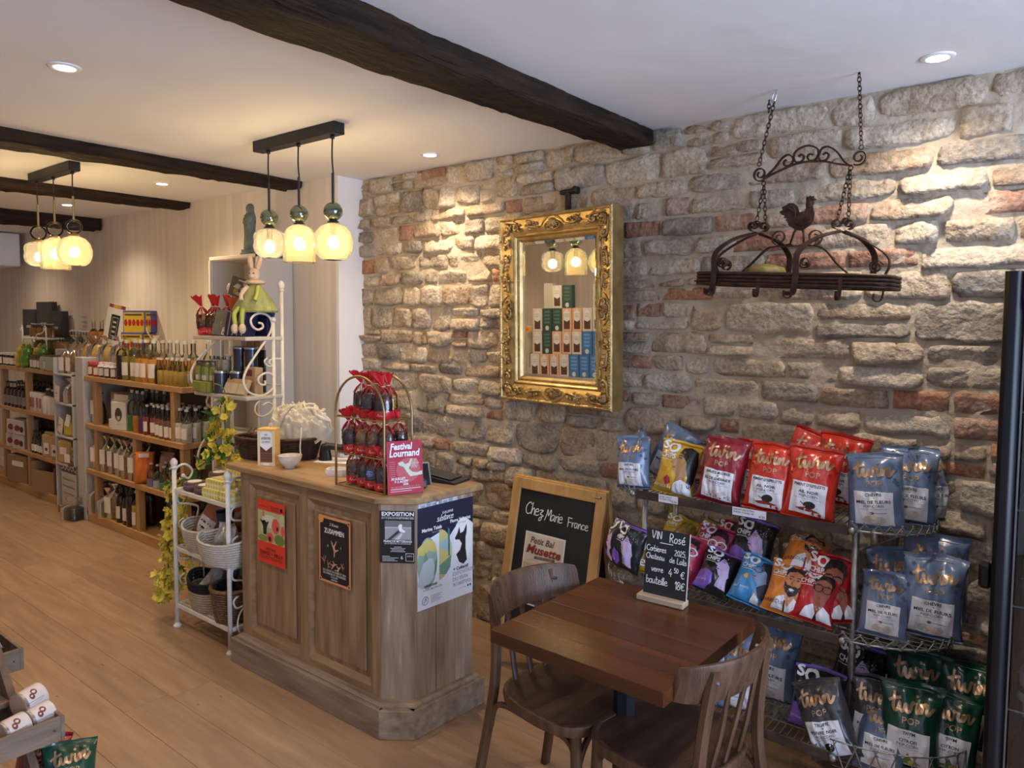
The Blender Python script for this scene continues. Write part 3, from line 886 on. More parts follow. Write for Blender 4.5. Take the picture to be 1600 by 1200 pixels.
# crest
cr = lambda pts, w=.014: MB().strap(smooth_path(pts, 6), w, .0055, (0, 1, 0)).build('crest_scroll', rust, pr_, smooth=40)
cr([zp(352, 522), zp(430, 490), zp(500, 465), zp(560, 458), zp(640, 464), zp(700, 480), zp(762, 492)])
cr([zp(352, 522), zp(400, 480), zp(440, 430), zp(470, 418), zp(492, 440), zp(480, 466), zp(455, 468), zp(448, 450), zp(460, 440)], .010)
cr([zp(492, 445), zp(498, 410), zp(530, 388), zp(565, 385), zp(600, 402), zp(608, 432), zp(595, 452)], .010)
cr([zp(492, 430), zp(505, 455), zp(530, 455), zp(542, 435), zp(530, 422), zp(515, 430)], .010)
cr([zp(608, 425), zp(598, 450), zp(572, 454), zp(558, 438), zp(566, 424), zp(582, 428)], .010)
cr([zp(608, 440), zp(620, 405), zp(650, 398), zp(690, 425), zp(725, 470), zp(752, 492)], .010)
cr([zp(608, 440), zp(620, 458), zp(645, 456), zp(655, 436), zp(642, 424), zp(628, 432)], .010)
MB().strap(spiral(zp(335, 498), .028, .008, -PI/2+.6, -1.5, 24), .014, .0042, (0, 1, 0)).build('crest_scroll', rust, pr_, smooth=40)
MB().strap(spiral(zp(788, 458), .027, .008, -PI/2-.6, 1.5, 24), .014, .0042, (0, 1, 0)).build('crest_scroll', rust, pr_, smooth=40)
def chain(p0, p1, name='chain', r=.0019, ll=.020):
    p0, p1 = Vector(p0), Vector(p1); d = p1-p0; n = max(2, round(d.length/(ll*.78))); mb = MB()
    t = d.normalized(); a = t.orthogonal().normalized(); b = t.cross(a)
    for i in range(n):
        c = p0+d*((i+.5)/n); s = a if i % 2 else b
        pts = []
        for j in range(12):
            an = 2*PI*j/12
            pts.append(c+t*(ll/2*math.cos(an))+s*(.0062*math.copysign(abs(math.sin(an))**.7, math.sin(an))))
        mb.tube(pts, r, 5, closed=True)
    return mb.build(name, rust, pr_, smooth=True)
pinv = pr_.matrix_basis.inverted() if False else None
def ring(c, r=.0075):
    c = Vector(c); MB().tube([c+Vector((r*math.cos(2*PI*i/14), 0, r*math.sin(2*PI*i/14))) for i in range(14)], .002, 5, closed=True).build('ring', rust, pr_, smooth=True)
chain(zp(378, 160), zp(328, 440)); ring(zp(327, 450))
chain(zp(352, 150), zp(354, 205)); 
chain(zp(756, 85), zp(793, 402)); ring(zp(794, 414))
ring(zp(357, 545)); ring(zp(756, 503))
chain(zp(357, 555), zp(340, 725, -.008)); chain(zp(360, 555), zp(376, 738, .01))
chain(zp(752, 512), zp(722, 728, -.008)); chain(zp(756, 512), zp(762, 735, .01))
stl = mat('bright_steel', (.55, .55, .55), .3, metal=1)
MB().tube(smooth_path([zp(385, 92), zp(385, 130), zp(376, 160), zp(364, 150), zp(372, 118)], 5), .003, 6).build('ceiling_hook', stl, pr_, smooth=True)
MB().tube(smooth_path([zp(757, 66), zp(757, 85), zp(757, 92)], 3), .003, 6).lathe([(.0, -.004), (.02, -.004), (.02, 0), (.0, 0)], 14, Matrix.Translation(zp(762, 64))).build('ceiling_plate', iron, pr_, smooth=40)
gd = mat('dried_squash_skin', (.09, .10, .02), .55, col2=(.24, .16, .04), vscale=9, stretch=(1, 6, 1))
sq = thing('dried_gourd', 'olive and ochre dried gourd lying on the hanging rack tray', 'gourd', (-.94, 2.70, 1.812)); sq.scale = (1.2, 1.2, 1.2)
sqm = MB().lathe([(0, -.004), (.04, -.002), (.062, .012), (.055, .030), (.03, .040), (.012, .044), (0, .044)], 22, rfun=lambda a, z: 1+.07*math.cos(a*9)); sqm.build('body', gd, sq, smooth=True)
MB().tube([(0, 0, .042), (.004, 0, .052), (.012, .002, .058)], [.006, .005, .004], 6).build('stem', mat('dry_stem', (.2, .15, .07), .8), sq, smooth=True)
# ================================================================ old wooden counter
def wood(name, c1, c2, axis='z', rough=.6, vs=3, b=.0015, third=None, lo=.3, hi=.7):
    st = {'x': (1, 9, 9), 'y': (9, 1, 9), 'z': (9, 9, 1)}[axis]
    return mat(name, c1, rough, col2=c2, vscale=vs, stretch=st, bump=b, bscale=14, detail=8, bstretch=tuple(k*2 for k in st), third=third, lo=lo, hi=hi)
cw_v = wood('weathered_oak_upright', (.19, .108, .052), (.35, .228, .125), 'z', .62, third=(.16, (.47, .37, .27)))
cw_h = wood('weathered_oak_rail', (.19, .108, .052), (.35, .228, .125), 'x', .62, third=(.16, (.45, .35, .25)))
cw_side = wood('weathered_pale_boards', (.20, .125, .078), (.38, .285, .20), 'z', .7, third=(.12, (.58, .52, .45)), hi=.62)
cw_pl = wood('weathered_plinth', (.17, .11, .07), (.34, .245, .165), 'x', .7, third=(.14, (.52, .45, .37)))
top_w = wood('worn_honey_oak', (.22, .125, .055), (.46, .295, .145), 'x', .42, vs=2.4)
ct = thing('shop_counter', 'weathered brown wooden counter with panelled front and cut corner', 'counter', (0, 0, 0))
FY = 1.905
outline = [(-3.15, FY), (-2.16, FY), (-2.045, 1.985), (-2.02, 2.305), (-3.15, 2.305)]
def inset(o, d):
    cx = sum(p[0] for p in o)/len(o); cy = sum(p[1] for p in o)/len(o)
    return [(x+math.copysign(d, cx-x), y+math.copysign(d, cy-y)) for x, y in o]
MB().prism(inset(outline, .016), .03, .925).build('carcass', cw_v, ct)
# front frame: stiles and rails, then two raised panels
def fbox(name, x0, x1, z0, z1, m, d=.018, b=.003, y=FY):
    return MB().box((x0+x1)/2, y+.009, (z0+z1)/2, x1-x0, d, z1-z0, b).build(name, m, ct)
for x0, x1 in ((-3.15, -3.075), (-2.69, -2.625), (-2.215, -2.163)): fbox('stile', x0, x1, .03, .925, cw_v)
for x0, x1 in ((-3.075, -2.69), (-2.625, -2.215)):
    fbox('rail', x0, x1, .873, .925, cw_h); fbox('rail', x0, x1, .03, .165, cw_h)
    xa, xb, za, zb = x0, x1, .165, .873
    # bevelled moulding round the panel, then the raised field
    for (p, q, r, s_) in (((xa, za), (xb, za), (xb-.022, za+.022), (xa+.022, za+.022)), ((xb, za), (xb, zb), (xb-.022, zb-.022), (xb-.022, za+.022)),
                          ((xb, zb), (xa, zb), (xa+.022, zb-.022), (xb-.022, zb-.022)), ((xa, zb), (xa, za), (xa+.022, za+.022), (xa+.022, zb-.022))):
        mb = MB()
        V = [(p[0], FY+.001, p[1]), (q[0], FY+.001, q[1]), (r[0], FY+.015, r[1]), (s_[0], FY+.015, s_[1]), (p[0], FY+.02, p[1]), (q[0], FY+.02, q[1]), (r[0], FY+.02, r[1]), (s_[0], FY+.02, s_[1])]
        mb.add(V, [(0, 1, 2, 3), (4, 7, 6, 5), (0, 4, 5, 1), (1, 5, 6, 2), (2, 6, 7, 3), (3, 7, 4, 0)]); mb.build('moulding', cw_h, ct)
    MB().box((xa+xb)/2, FY+.012, (za+zb)/2, xb-xa-.085, .014, zb-za-.085, .006).build('panel', cw_v, ct)
# cut corner board and the side boards with an open crack
def vboard(p, q, z0, z1, m, t=.018, name='board'):
    p, q = Vector((*p, 0)), Vector((*q, 0)); d = q-p; c = (p+q)/2; a = math.atan2(d.y, d.x)
    M = Matrix.Translation((c.x, c.y, (z0+z1)/2)) @ Matrix.Rotation(a, 4, 'Z')
    return MB().box(0, t/2, 0, d.length, t, z1-z0, .003, M).build(name, m, ct)
vboard((-2.16, FY), (-2.047, 1.984), .03, .925, cw_side)
sy = [1.987, 2.095, 2.098, 2.20, 2.201, 2.304]
for a, b in ((0, 1), (2, 3), (4, 5)):
    vboard((-2.045+.025*(sy[a]-1.985)/.32, sy[a]), (-2.045+.025*(sy[b]-1.985)/.32, sy[b]), .03, .925, cw_side)
# plinth with cap moulding
pl_out = [(-3.175, 1.855), (-2.115, 1.855), (-2.003, 1.938), (-1.975, 2.33), (-3.175, 2.33)]
def skirt(o, z0, z1, t, m, name):
    for i in range(3):
        p, q = o[i], o[i+1]
        p3, q3 = Vector((*p, 0)), Vector((*q, 0)); d = q3-p3; c = (p3+q3)/2; a = math.atan2(d.y, d.x)
        M = Matrix.Translation((c.x, c.y, (z0+z1)/2)) @ Matrix.Rotation(a, 4, 'Z')
        MB().box(0, t/2, 0, d.length+.004, t, z1-z0, .003, M).build(name, m, ct)
skirt(pl_out, 0, .118, .05, cw_pl, 'plinth')
MB().prism(inset(pl_out, .008), .004, .117).build('plinth_core', cw_pl, ct)
co_ = inset(pl_out, .016); ci_ = inset(pl_out, .026)
MB().add([(*p, .112) for p in co_]+[(*p, .124) for p in co_]+[(*p, .133) for p in ci_], [tuple(range(5))[::-1], (10, 11, 12, 13, 14)]+[(k*5+i, k*5+(i+1) % 5, k*5+5+(i+1) % 5, k*5+5+i) for k in range(2) for i in range(5)]).build('plinth_cap', cw_pl, ct)
# worktop with rounded nose
def worktop(o, z0, z1):
    mb = MB(); n = len(o); cx, cy = -2.65, 2.1
    lv = [(z0, .010), (z0+.006, .0), (z1-.008, 0), (z1-.003, .003), (z1, .009)]
    vs = []
    for z, d in lv:
        for x, y in inset(o, d): vs.append((x, y, z))
    fs = [tuple(range(n))[::-1], tuple(4*n+j for j in range(n))]
    for i in range(4):
        for j in range(n): fs.append((i*n+j, i*n+(j+1) % n, (i+1)*n+(j+1) % n, (i+1)*n+j))
    return mb.add(vs, fs)
TZ = .955
worktop([(-3.245, 1.883), (-2.165, 1.883), (-2.03, 1.978), (-2.0, 2.345), (-3.245, 2.345)], .922, TZ).build('worktop', top_w, ct, smooth=30)

# ================================================================ posters on the counter
paper_white = flat(.86, .86, .86); ink = flat(.012, .012, .014); navy = flat(.014, .014, .04); red_p = flat(.70, .045, .02); white_i = flat(.88, .88, .88)
skin_i = flat(.60, .36, .25); grey_i = flat(.33, .33, .33)
def sheet(name, label, cat, loc, rz, W, H, base, art, tilt=0, parent_thick=.0012, group=None, curl=0):
    t = thing(name, label, cat, loc, rz, group)
    t.rotation_euler = (tilt, 0, rz)
    MB().box(W/2, parent_thick/2, H/2, W, parent_thick, H).build('sheet', base, t)
    art.build(t, lambda x, y, h: (x, -h, y))
    return t
a = Art()
a.rect(0, .10, .21, .245, flat(.45, .46, .24))
for x, y, rx, ry, c in ((.04, .115, .05, .02, (.22, .25, .06)), (.17, .125, .05, .025, (.16, .22, .04)), (.10, .20, .07, .03, (.62, .62, .50)), (.05, .17, .03, .03, (.55, .57, .42)), (.19, .22, .02, .03, (.52, .52, .30))):
    a.oval(x, y, rx if x+rx < .21 and x-rx > 0 else min(x, .21-x), ry if y-ry > .10 else y-.10, flat(*c), 2)
a.oval(.142, .185, .030, .036, flat(.72, .10, .08), 3); a.oval(.155, .175, .008, .01, ink, 4); a.oval(.098, .125, .026, .024, flat(.72, .09, .06), 3); a.oval(.096, .119, .012, .012, flat(.10, .01, .01), 4)
a.oval(.196, .17, .013, .024, flat(.72, .10, .08), 3); a.rect(.04, .218, .052, .240, flat(.66, .12, .1), 3)
a.poly([(.045, .135), (.07, .135), (.073, .175), (.088, .195), (.085, .2), (.066, .186), (.05, .184), (.024, .203), (.02, .199), (.042, .172)], flat(.02, .015, .012), 4).oval(.059, .193, .006, .008, flat(.02, .015, .012), 4)
a.text('FESTIVAL', .105, .063, .019, ink).text('DANSE + MILLY', .105, .04, .027, ink, width=.18).rect(.01, .032, .195, .0335, ink, 3).text('samedi 27 juin - dimanche 28 juin', .105, .022, .010, ink, width=.17)
a.rect(.178, .255, .196, .273, ink, 3).text('danse a ciel ouvert', .05, .262, .009, ink)
for k in range(4): a.rect(.105, .253+k*.006, .165, .2545+k*.006, ink, 3)
sheet('poster', 'small red festival poster with a poppy field photo, left panel of the counter', 'poster', (-3.0, FY-.006, .522), 0, .21, .293, red_p, a)
a = Art()
rim = flat(.72, .30, .13)
a.rect(.008, .010, .197, .274, ink, 1); a.oval(.014, .270, .018, .018, flat(.75, .33, .08), 2)
for cx, cy in ((.197, .274), (.008, .010), (.197, .010)): a.rect(cx-.008, cy-.008, cx+.008, cy+.008, rim, 2); a.rect(cx-.004, cy-.004, cx+.004, cy+.004, ink, 3)
a.text('2 Rivest', .102, .248, .018, white_i, shear=.3).text('ZUSAMMEN', .102, .214, .030, white_i, width=.13, bold=.02)
fig = [(.08, .185), (.092, .178), (.094, .165), (.104, .172), (.116, .19), (.119, .187), (.106, .162), (.108, .15), (.128, .155), (.13, .151), (.108, .140), (.104, .118), (.099, .118), (.1, .14), (.094, .155), (.084, .172)]
a.poly(fig, skin_i, 3)
for x, y, s_, r in ((.03, .09, .9, .4), (.06, .075, 1.1, -.3), (.10, .082, 1.25, 1.9), (.13, .07, 1.2, 2.3), (.155, .085, .9, .1), (.04, .105, .6, -.6)):
    ca, sa = math.cos(r), math.sin(r)
    a.poly([(x+((p-.1)*ca-(q-.15)*sa)*.55*s_, y+((p-.1)*sa+(q-.15)*ca)*.55*s_) for p, q in fig], flat(.42, .19, .14) if s_ < 1.15 else skin_i, 3)
a.oval(.06, .16, .004, .007, grey_i, 3, 8).oval(.145, .165, .003, .006, grey_i, 3, 8)
a.text('DU 4 AOÛT AU 30 AOÛT 2026', .102, .049, .012, white_i, width=.15).text('LES MARDIS ET VENDREDIS', .102, .037, .012, white_i, width=.15).text('À CLUNY', .102, .026, .011, white_i).text('entrée libre', .102, .016, .009, white_i, bold=.02)
sheet('poster', 'black dance poster with orange rim reading ZUSAMMEN, right panel of the counter', 'poster', (-2.54, FY-.006, .535), 0, .205, .285, rim, a)
# black-and-white exhibition sheet on the cut corner
a = Art()
a.text('EXPOSITION', .072, .190, .021, white_i, width=.128, bold=.03).rect(.008, .185, .136, .1856, white_i, 2).text('DU 19 JUIN AU 04 SEPTEMBRE 2026', .072, .177, .009, white_i, width=.128)
a.rect(.02, .094, .126, .170, grey_i).rect(.02, .14, .126, .17, flat(.17, .17, .17), 2).rect(.02, .140, .126, .145, flat(.5, .5, .5), 3)
a.poly([(.03, .094), (.045, .094), (.085, .128), (.095, .135), (.09, .142), (.08, .138)], flat(.05, .05, .05), 3)
a.poly([(.078, .128), (.074, .15), (.082, .158), (.090, .154), (.088, .140), (.102, .128), (.098, .122)], white_i, 4).poly([(.06, .094), (.078, .094), (.092, .118), (.086, .121)], flat(.62, .62, .62), 4)
a.text('FRANÇOIS MITTERRAND', .072, .083, .013, white_i, width=.112, bold=.02).text('DE LA MEMOIRE AU PATRIMOINE', .072, .076, .006, white_i, width=.105)
for k, w in enumerate((.03, .06, .05, .06)): a.rect(.072-w/2, .064-k*.006, .072+w/2, .0655-k*.006, white_i, 3)
for k, w in enumerate((.03, .065, .05, .06)): a.rect(.01, .026-k*.006, .01+w, .0275-k*.006, white_i, 3)
a.rect(.103, .008, .136, .040, white_i, 2).rect(.1045, .0095, .1345, .0385, ink, 3).text('6', .088, .016, .02, white_i).text('EXPO', .1195, .026, .008, white_i)
d_ = Vector((-2.047+2.16, 1.984-FY)); rzc = math.atan2(d_.y, d_.x)
sheet('poster', 'small black exhibition poster with a grey photo on the cut corner of the counter', 'poster', (-2.158+.002*math.sin(rzc), FY-.0035, .690), rzc, .138, .208, ink, a)
# large gallery poster
a = Art(); W, H = .305, .415
a.poly([(0, .255), (0, H), (W, H), (W, .30), (.26, .335), (.20, .30), (.17, .27), (.12, .30), (.05, .28)], navy)
a.oval(.052, .185, .052, .105, flat(.30, .42, .33), 2, 24)
a.poly([(0, .255), (.05, .285), (.09, .265), (.104, .22), (.06, .235), (.03, .22), (0, .23)], flat(.62, .55, .16), 3)
a.poly([(0, .10), (.01, .15), (.03, .19), (.055, .205), (.08, .20), (.09, .16), (.085, .12), (.06, .10), (.03, .085)], flat(.50, .55, .58), 3).poly([(.03, .19), (.04, .235), (.055, .2)], flat(.2, .32, .22), 4).poly([(.085, .12), (.1, .15), (.104, .2), (.092, .18)], flat(.12, .25, .12), 4)
a.poly([(.115, .31)]+[(.115+.068*math.sin(t*PI/14), .205+.105*math.cos(t*PI/14)) for t in range(15)]+[(.115, .10)], flat(.58, .52, .18), 2)
a.poly([(.115, .16), (.18, .19), (.175, .14), (.15, .115), (.117, .125)], flat(.16, .28, .20), 3).poly([(.16, .31), (.172, .30), (.172, .19), (.164, .19)], flat(.09, .20, .18), 3).poly([(.115, .25), (.15, .27), (.18, .24), (.17, .21), (.13, .225)], flat(.33, .48, .52), 3).poly([(.115, .12), (.145, .118), (.13, .105), (.117, .1)], flat(.5, .42, .28), 4)
a.oval(.245, .24, .055, .095, paper_white, 2, 24)
a.poly([(.20, .255), (.215, .275), (.225, .30), (.232, .27), (.25, .275), (.268, .305), (.268, .27), (.262, .25), (.262, .20), (.27, .15), (.25, .135), (.225, .15), (.208, .185), (.23, .2), (.24, .225), (.225, .245), (.205, .248)], flat(.02, .018, .02), 3)
a.text('GALERIE', .16, .372, .014, white_i, width=.06).hand('substance', .10, .345, .026, white_i, .08, -.02, .3)
a.text('Marina Taieb', .075, .315, .02, white_i, bold=.025, width=.105).text('PEINTURES', .10, .302, .010, grey_i).text('Pierre Volturiez', .232, .325, .02, white_i, bold=.025, width=.115).text('SCULPTURES', .235, .312, .010, grey_i)
a.text('+ Collectif', .235, .118, .02, ink, bold=.02).text('EXPOSITION', .19, .097, .022, grey_i, 'l').text('DU 05/06', .19, .074, .022, grey_i, 'l').text('AU 04/07/2026', .19, .051, .022, grey_i, 'l', width=.105)
a.text('VERNISSAGE', .03, .088, .013, ink, 'l', bold=.02).text('le 5 juin dès 17h à 21h', .03, .074, .011, ink, 'l')
a.stroke([(.04+.016*math.cos(t*.55), .034+.016*math.sin(t*.55)) for t in range(12)], .002, ink)
a.stroke([(.035, .025), (.042, .043), (.046, .03)], .002, ink)
for k in range(5): a.rect(.068, .020+k*.0065, .068+(.05, .06, .045, .055, .06)[k], .022+k*.0065, grey_i, 3)
a.rect(.22, .034, .265, .0355, grey_i, 3).rect(.272, .033, .28, .041, ink, 3).rect(.286, .033, .294, .041, ink, 3)
rzs = math.atan2(.32, .025)
sheet('poster', 'large navy and white gallery poster with horse and deer on the counter side', 'poster', (-2.041, 1.994, .490), rzs, W, H, flat(.74, .76, .82), a)
# strip of newsprint showing above the big poster
a = Art()
for k in range(6): a.rect(.012+.03*k, .004, .034+.03*k, .026 if k % 2 else .018, flat(.30, .32, .36), 1)
a.oval(.10, .016, .012, .010, ink, 2).oval(.10, .016, .009, .007, flat(.6, .62, .68), 3)
sheet('newsprint_strip', 'torn strip of printed paper under the worktop above the gallery poster', 'paper', (-2.0415, 2.0, .895), rzs, .21, .03, flat(.52, .54, .60), a)

# ================================================================ things on the counter
wick = mat('dark_wicker', (.022, .010, .006), .6, col2=(.07, .032, .018), vscale=60, bump=.002, bscale=60)
def wicker_basket(name, label, loc, rz, rx, ry, h, m, cat='basket', rows=12, flare=1.18, r=.0062):
    t = thing(name, label, cat, loc, rz)
    mb = MB(); n = 48
    for k in range(rows):
        z = h*(k+.5)/rows; f = 1+(flare-1)*(z/h)**.8
        pts = [(rx*f*math.cos(2*PI*i/n)*(1+.012*(1 if (i+k) % 2 else -1)), ry*f*math.sin(2*PI*i/n)*(1+.012*(1 if (i+k) % 2 else -1)), z+r*.3*math.sin(i*2.1)) for i in range(n)]
        mb.tube(pts, r*.85, 5, closed=True)
    mb.build('woven_wall', m, t, smooth=True)
    MB().tube([(rx*flare*math.cos(2*PI*i/n), ry*flare*math.sin(2*PI*i/n), h) for i in range(n)], r*1.5, 6, closed=True).build('rim', m, t, smooth=True)
    MB().lathe([(0, .003), (1, .003), (1, .008), (0, .008)], 32, Matrix.Diagonal((rx, ry, 1, 1))).build('base', m, t)
    return t
wicker_basket('wicker_basket', 'dark brown oval wicker basket on the left end of the counter', (-3.165, 2.125, TZ), R(32), .185, .105, .105, wick)
foil = mat('brown_saucisson', (.09, .03, .018), .4, col2=(.22, .10, .06), vscale=30)
cello = thin_glass('cellophane', (.96, .95, .93), 1.42, .12, 2.2)
def wrapped_loaf(loc, rz, label, ln=.11, r=.028, m=foil, tilt=.5):
    t = thing('wrapped_sausage', label, 'sausage', loc, rz); t.rotation_euler = (0, -tilt, rz)
    MB().lathe([(0, -ln/2), (r*.7, -ln/2+.008), (r, -ln/4), (r*1.02, ln/4), (r*.7, ln/2-.006), (0, ln/2)], 14, Matrix.Rotation(R(90), 4, 'Y')).build('sausage', m, t, smooth=True)
    w = MB(); rr = random.Random(int(ln*1e4)+int(rz*10))
    w.lathe([(r*.5, -ln/2-.03), (r*.25, -ln/2-.012), (r*1.12, -ln/2+.01), (r*1.16, 0), (r*1.12, ln/2-.01), (r*.3, ln/2+.012), (r*.7, ln/2+.03)], 16, Matrix.Rotation(R(90), 4, 'Y'), rfun=lambda a_, z: 1+.12*math.sin(a_*5+z*60))
    w.build('wrapper', cello, t, smooth=True)
wrapped_loaf((-3.28, 2.06, TZ+.115), R(-20), 'pale brown dried sausage in clear wrap lying at the left of the wicker basket', .10, .026, mat('pale_sausage', (.25, .13, .08), .5, col2=(.42, .27, .19), vscale=40), .35)
wrapped_loaf((-3.19, 2.15, TZ+.15), R(70), 'dark dried sausage standing up in the wicker basket, left of its twin', .11, .017, foil, 1.25)
wrapped_loaf((-3.165, 2.185, TZ+.15), R(80), 'dark dried sausage standing up in the wicker basket, right of its twin', .10, .016, foil, 1.3)
# gauzy cloth heaped over the basket
tul = mat('cream_gauze', (.50, .44, .33), .85, col2=(.64, .58, .46), vscale=18, bump=.004, bscale=26, sheen=.3)
tt = thing('gauze_cloth', 'crumpled cream gauze cloth heaped over the wicker basket', 'cloth', (-3.075, 2.185, TZ+.11), R(35)); tt.scale = (.88, .88, .95)
def heap(u, v):
    a_ = u*2*PI; r_ = math.sin(min(v*1.15, 1)*PI/2); cx, cy = math.cos(a_), math.sin(a_)
    q = Vector((cx*r_*2.2, cy*r_*2.2, v*2.2))
    ridge = .5-abs(noise.noise(q*1.3+Vector((3, 1, 7))))*1.6; rid2 = .4-abs(noise.noise(q*2.7))*1.5
    lob = 1+.16*math.sin(a_*2+1)+.16*ridge+.10*rid2
    z = .155*(1-v**1.9)+.045*ridge*(1-.5*v)+.024*rid2
    return (.15*r_*lob*cx, .10*r_*lob*cy, z-.05*max(0, v-.75)*2)
MB().grid(heap, 110, 44).build('heap', tul, tt, smooth=True)
fold = MB()
for k in range(7):
    a0 = k*.9; pts = []
    for i in range(12):
        t_ = i/11; aa = a0+1.5*t_*math.sin(k+1); v = .1+.8*t_
        p = heap((aa/(2*PI)) % 1, v); pts.append((p[0]*1.05, p[1]*1.05, p[2]+.006))
    fold.tube(pts, [.003+.009*math.sin(PI*i/11) for i in range(12)], 6)
fo = fold.build('folds', tul, tt, smooth=True)
MB().tube(smooth_path([(.05, -.11, .06), (.055, -.13, .02), (.05, -.132, -.04), (.055, -.135, -.085)], 5), .004, 5).build('tie_string', flat(.75, .72, .62), tt, smooth=True)
# striped biscuit box
def biscuit_box(t, W=.088, D=.055, H=.178, col=(.72, .42, .12)):
    o = mat('box_board_%d' % int(col[0]*100+col[2]*10), col, .55)
    MB().box(0, 0, H/2, W, D, H, .002).build('carton', o, t)
    a = Art(); n = 13; cream = flat(.86, .80, .68)
    for i in range(n): a.rect(-W/2+.001+W*i/n, 0, -W/2+.001+W*(i+.5)/n, H-.012, cream, 1)
    a.rect(-W*.34, .018, W*.34, .095, flat(.10, .045, .025), 2)
    a.poly([(-W*.34, .095), (-W*.34, .15), (-W*.2, .165), (W*.2, .165), (W*.34, .15), (W*.34, .095), (.010, .08), (0, .072), (-.010, .08)], flat(.80, .81, .82), 3)
    for k in range(4): a.rect(-W*.34, .022+k*.012, W*.34, .028+k*.012, flat(.19, .09, .05), 3)
    a.text('LES', 0, .146, .010, navy, bold=.02).text('APÉRITIFS', 0, .126, .016, navy, width=.048, bold=.02).text('GOURMETS', 0, .110, .014, navy, width=.044).oval(0, .094, .006, .006, white_i, 4, 10).rect(-.012, .003, .012, .013, white_i, 3)
    a.build(t, lambda x, y, h: (x, -D/2-h, y))
bx = thing('biscuit_box', 'orange striped biscuit carton with a window, beside the bowl on the counter', 'box', (-3.035, 1.985, TZ), R(30))
biscuit_box(bx)
# bowl
bw = thing('ceramic_bowl', 'small off-white speckled ceramic bowl on the counter', 'bowl', (-2.905, 2.01, TZ))
MB().lathe([(0, 0), (.024, 0), (.026, .006), (.042, .02), (.054, .045), (.056, .058), (.053, .058), (.050, .044), (.038, .022), (0, .014)], 32).build('bowl', mat('cream_glaze', (.62, .58, .52), .25, col2=(.72, .69, .63), vscale=50, coat=.5), bw, smooth=50)
MB().tube([(.0546*math.cos(2*PI*i/32), .0546*math.sin(2*PI*i/32), .058) for i in range(32)], .0018, 6, closed=True).build('rim', flat(.45, .36, .28, .3), bw, smooth=True)
# hand scanner on a sheet of paper
pp = thing('paper_sheet', 'white sheet of paper lying under the black scanner', 'paper', (-2.88, 2.255, TZ), R(25))
MB().box(0, 0, .001, .17, .13, .002).build('sheet', flat(.80, .82, .86), pp)
a = Art()
for k in range(5): a.rect(-.06, -.045+k*.02, .05, -.043+k*.02, grey_i, 1)
a.build(pp, lambda x, y, h: (x, y, .0022+h), names=('print', 'lettering'))
sn = thing('barcode_scanner', 'black hand-held barcode scanner on the counter', 'scanner', (-2.885, 2.25, TZ+.002), R(32))
plas = mat('black_plastic', (.012, .012, .013), .35)
MB().lathe([(0, 0), (.034, 0), (.032, .02), (.026, .05), (.024, .068), (.016, .08), (0, .084)], 18, Matrix.Translation((-.045, 0, 0)) @ Matrix.Diagonal((1, .75, 1, 1))).build('stand', plas, sn, smooth=50)
MB().tube(smooth_path([(-.05, 0, .06), (-.01, 0, .068), (.035, 0, .062), (.06, 0, .06)], 5), [.022]*4+[.017]*6+[.02]*3+[.026]*3, 12).build('body', plas, sn, smooth=50)
MB().box(.066, 0, .052, .026, .05, .044, .008).build('head', plas, sn)
MB().box(-.068, -.014, .045, .003, .006, .012).build('indicator', flat(.6, .02, .02), sn)
MB().lathe([(0, 0), (.010, 0), (.010, .001), (0, .001)], 14, Matrix.Translation((-.070, -.012, .022)) @ Matrix.Rotation(R(-78), 4, 'Y') @ Matrix.Diagonal((.7, 1, 1, 1))).build('badge', flat(.7, .7, .7), sn)
# white card terminal
tm = thing('card_terminal', 'small white octagonal gadget tray on the counter before the candy stand', 'gadget', (-2.60, 2.05, TZ), R(30))
oc = [(.055*c, .038*s_) for c, s_ in ((1, .5), (.6, 1), (-.6, 1), (-1, .5), (-1, -.5), (-.6, -1), (.6, -1), (1, -.5))]
mb = MB(); wt = mat('white_plastic', (.74, .74, .76), .4)
n = 8; lv = [(.0, .95), (.012, 1.0), (.030, .93), (.030, .78), (.020, .72)]
vs = [(x*k, y*k, z) for z, k in lv for x, y in oc]
mb.add(vs, [tuple(range(8))[::-1], tuple(32+j for j in range(8))]+[(i*8+j, i*8+(j+1) % 8, (i+1)*8+(j+1) % 8, (i+1)*8+j) for i in range(4) for j in range(8)])
mb.build('tray', wt, tm)
MB().box(-.004, 0, .022, .045, .03, .004, .001).build('pad', flat(.45, .46, .5), tm)
# gilt wire stand with arches
gw = mat('gilt_wire', (.36, .25, .12), .35, metal=.8)
X0, X1, Y0, Y1 = -2.455, -2.155, 1.925, 2.075
st = thing('candy_stand', 'gold wire display stand with two arches and three tiers on the counter', 'stand', (0, 0, 0))
for yy in (Y0, Y1):
    r_ = (X1-X0)/2; cx = (X0+X1)/2
    arc = [(X0, yy, TZ), (X0, yy, TZ+.16), (X0, yy, TZ+.315)]+[(cx-r_*math.cos(PI*i/18), yy, TZ+.315+r_*math.sin(PI*i/18)) for i in range(1, 18)]+[(X1, yy, TZ+.315), (X1, yy, TZ+.16), (X1, yy, TZ)]
    MB().tube(arc, .0052, 8).build('arch', gw, st, smooth=True)
TIER = [TZ+.004, TZ+.140, TZ+.292]
for z in TIER:
    MB().tube([(X0, Y0, z), (X1, Y0, z), (X1, Y1, z), (X0, Y1, z)], .003, 6, closed=True).build('tier_rim', gw, st, smooth=40)
    g = MB()
    for i in range(1, 12): g.tube([(X0+(X1-X0)*i/12, Y0, z), (X0+(X1-X0)*i/12, Y1, z)], .0014, 5)
    g.build('tier_grid', gw, st)
red_w = mat('red_wrapper', (.55, .012, .02), .3, coat=.4, bump=.001, bscale=120)
cello_r = thin_glass('cellophane_bag', (.95, .93, .92), 1.42, .1, 2.0)
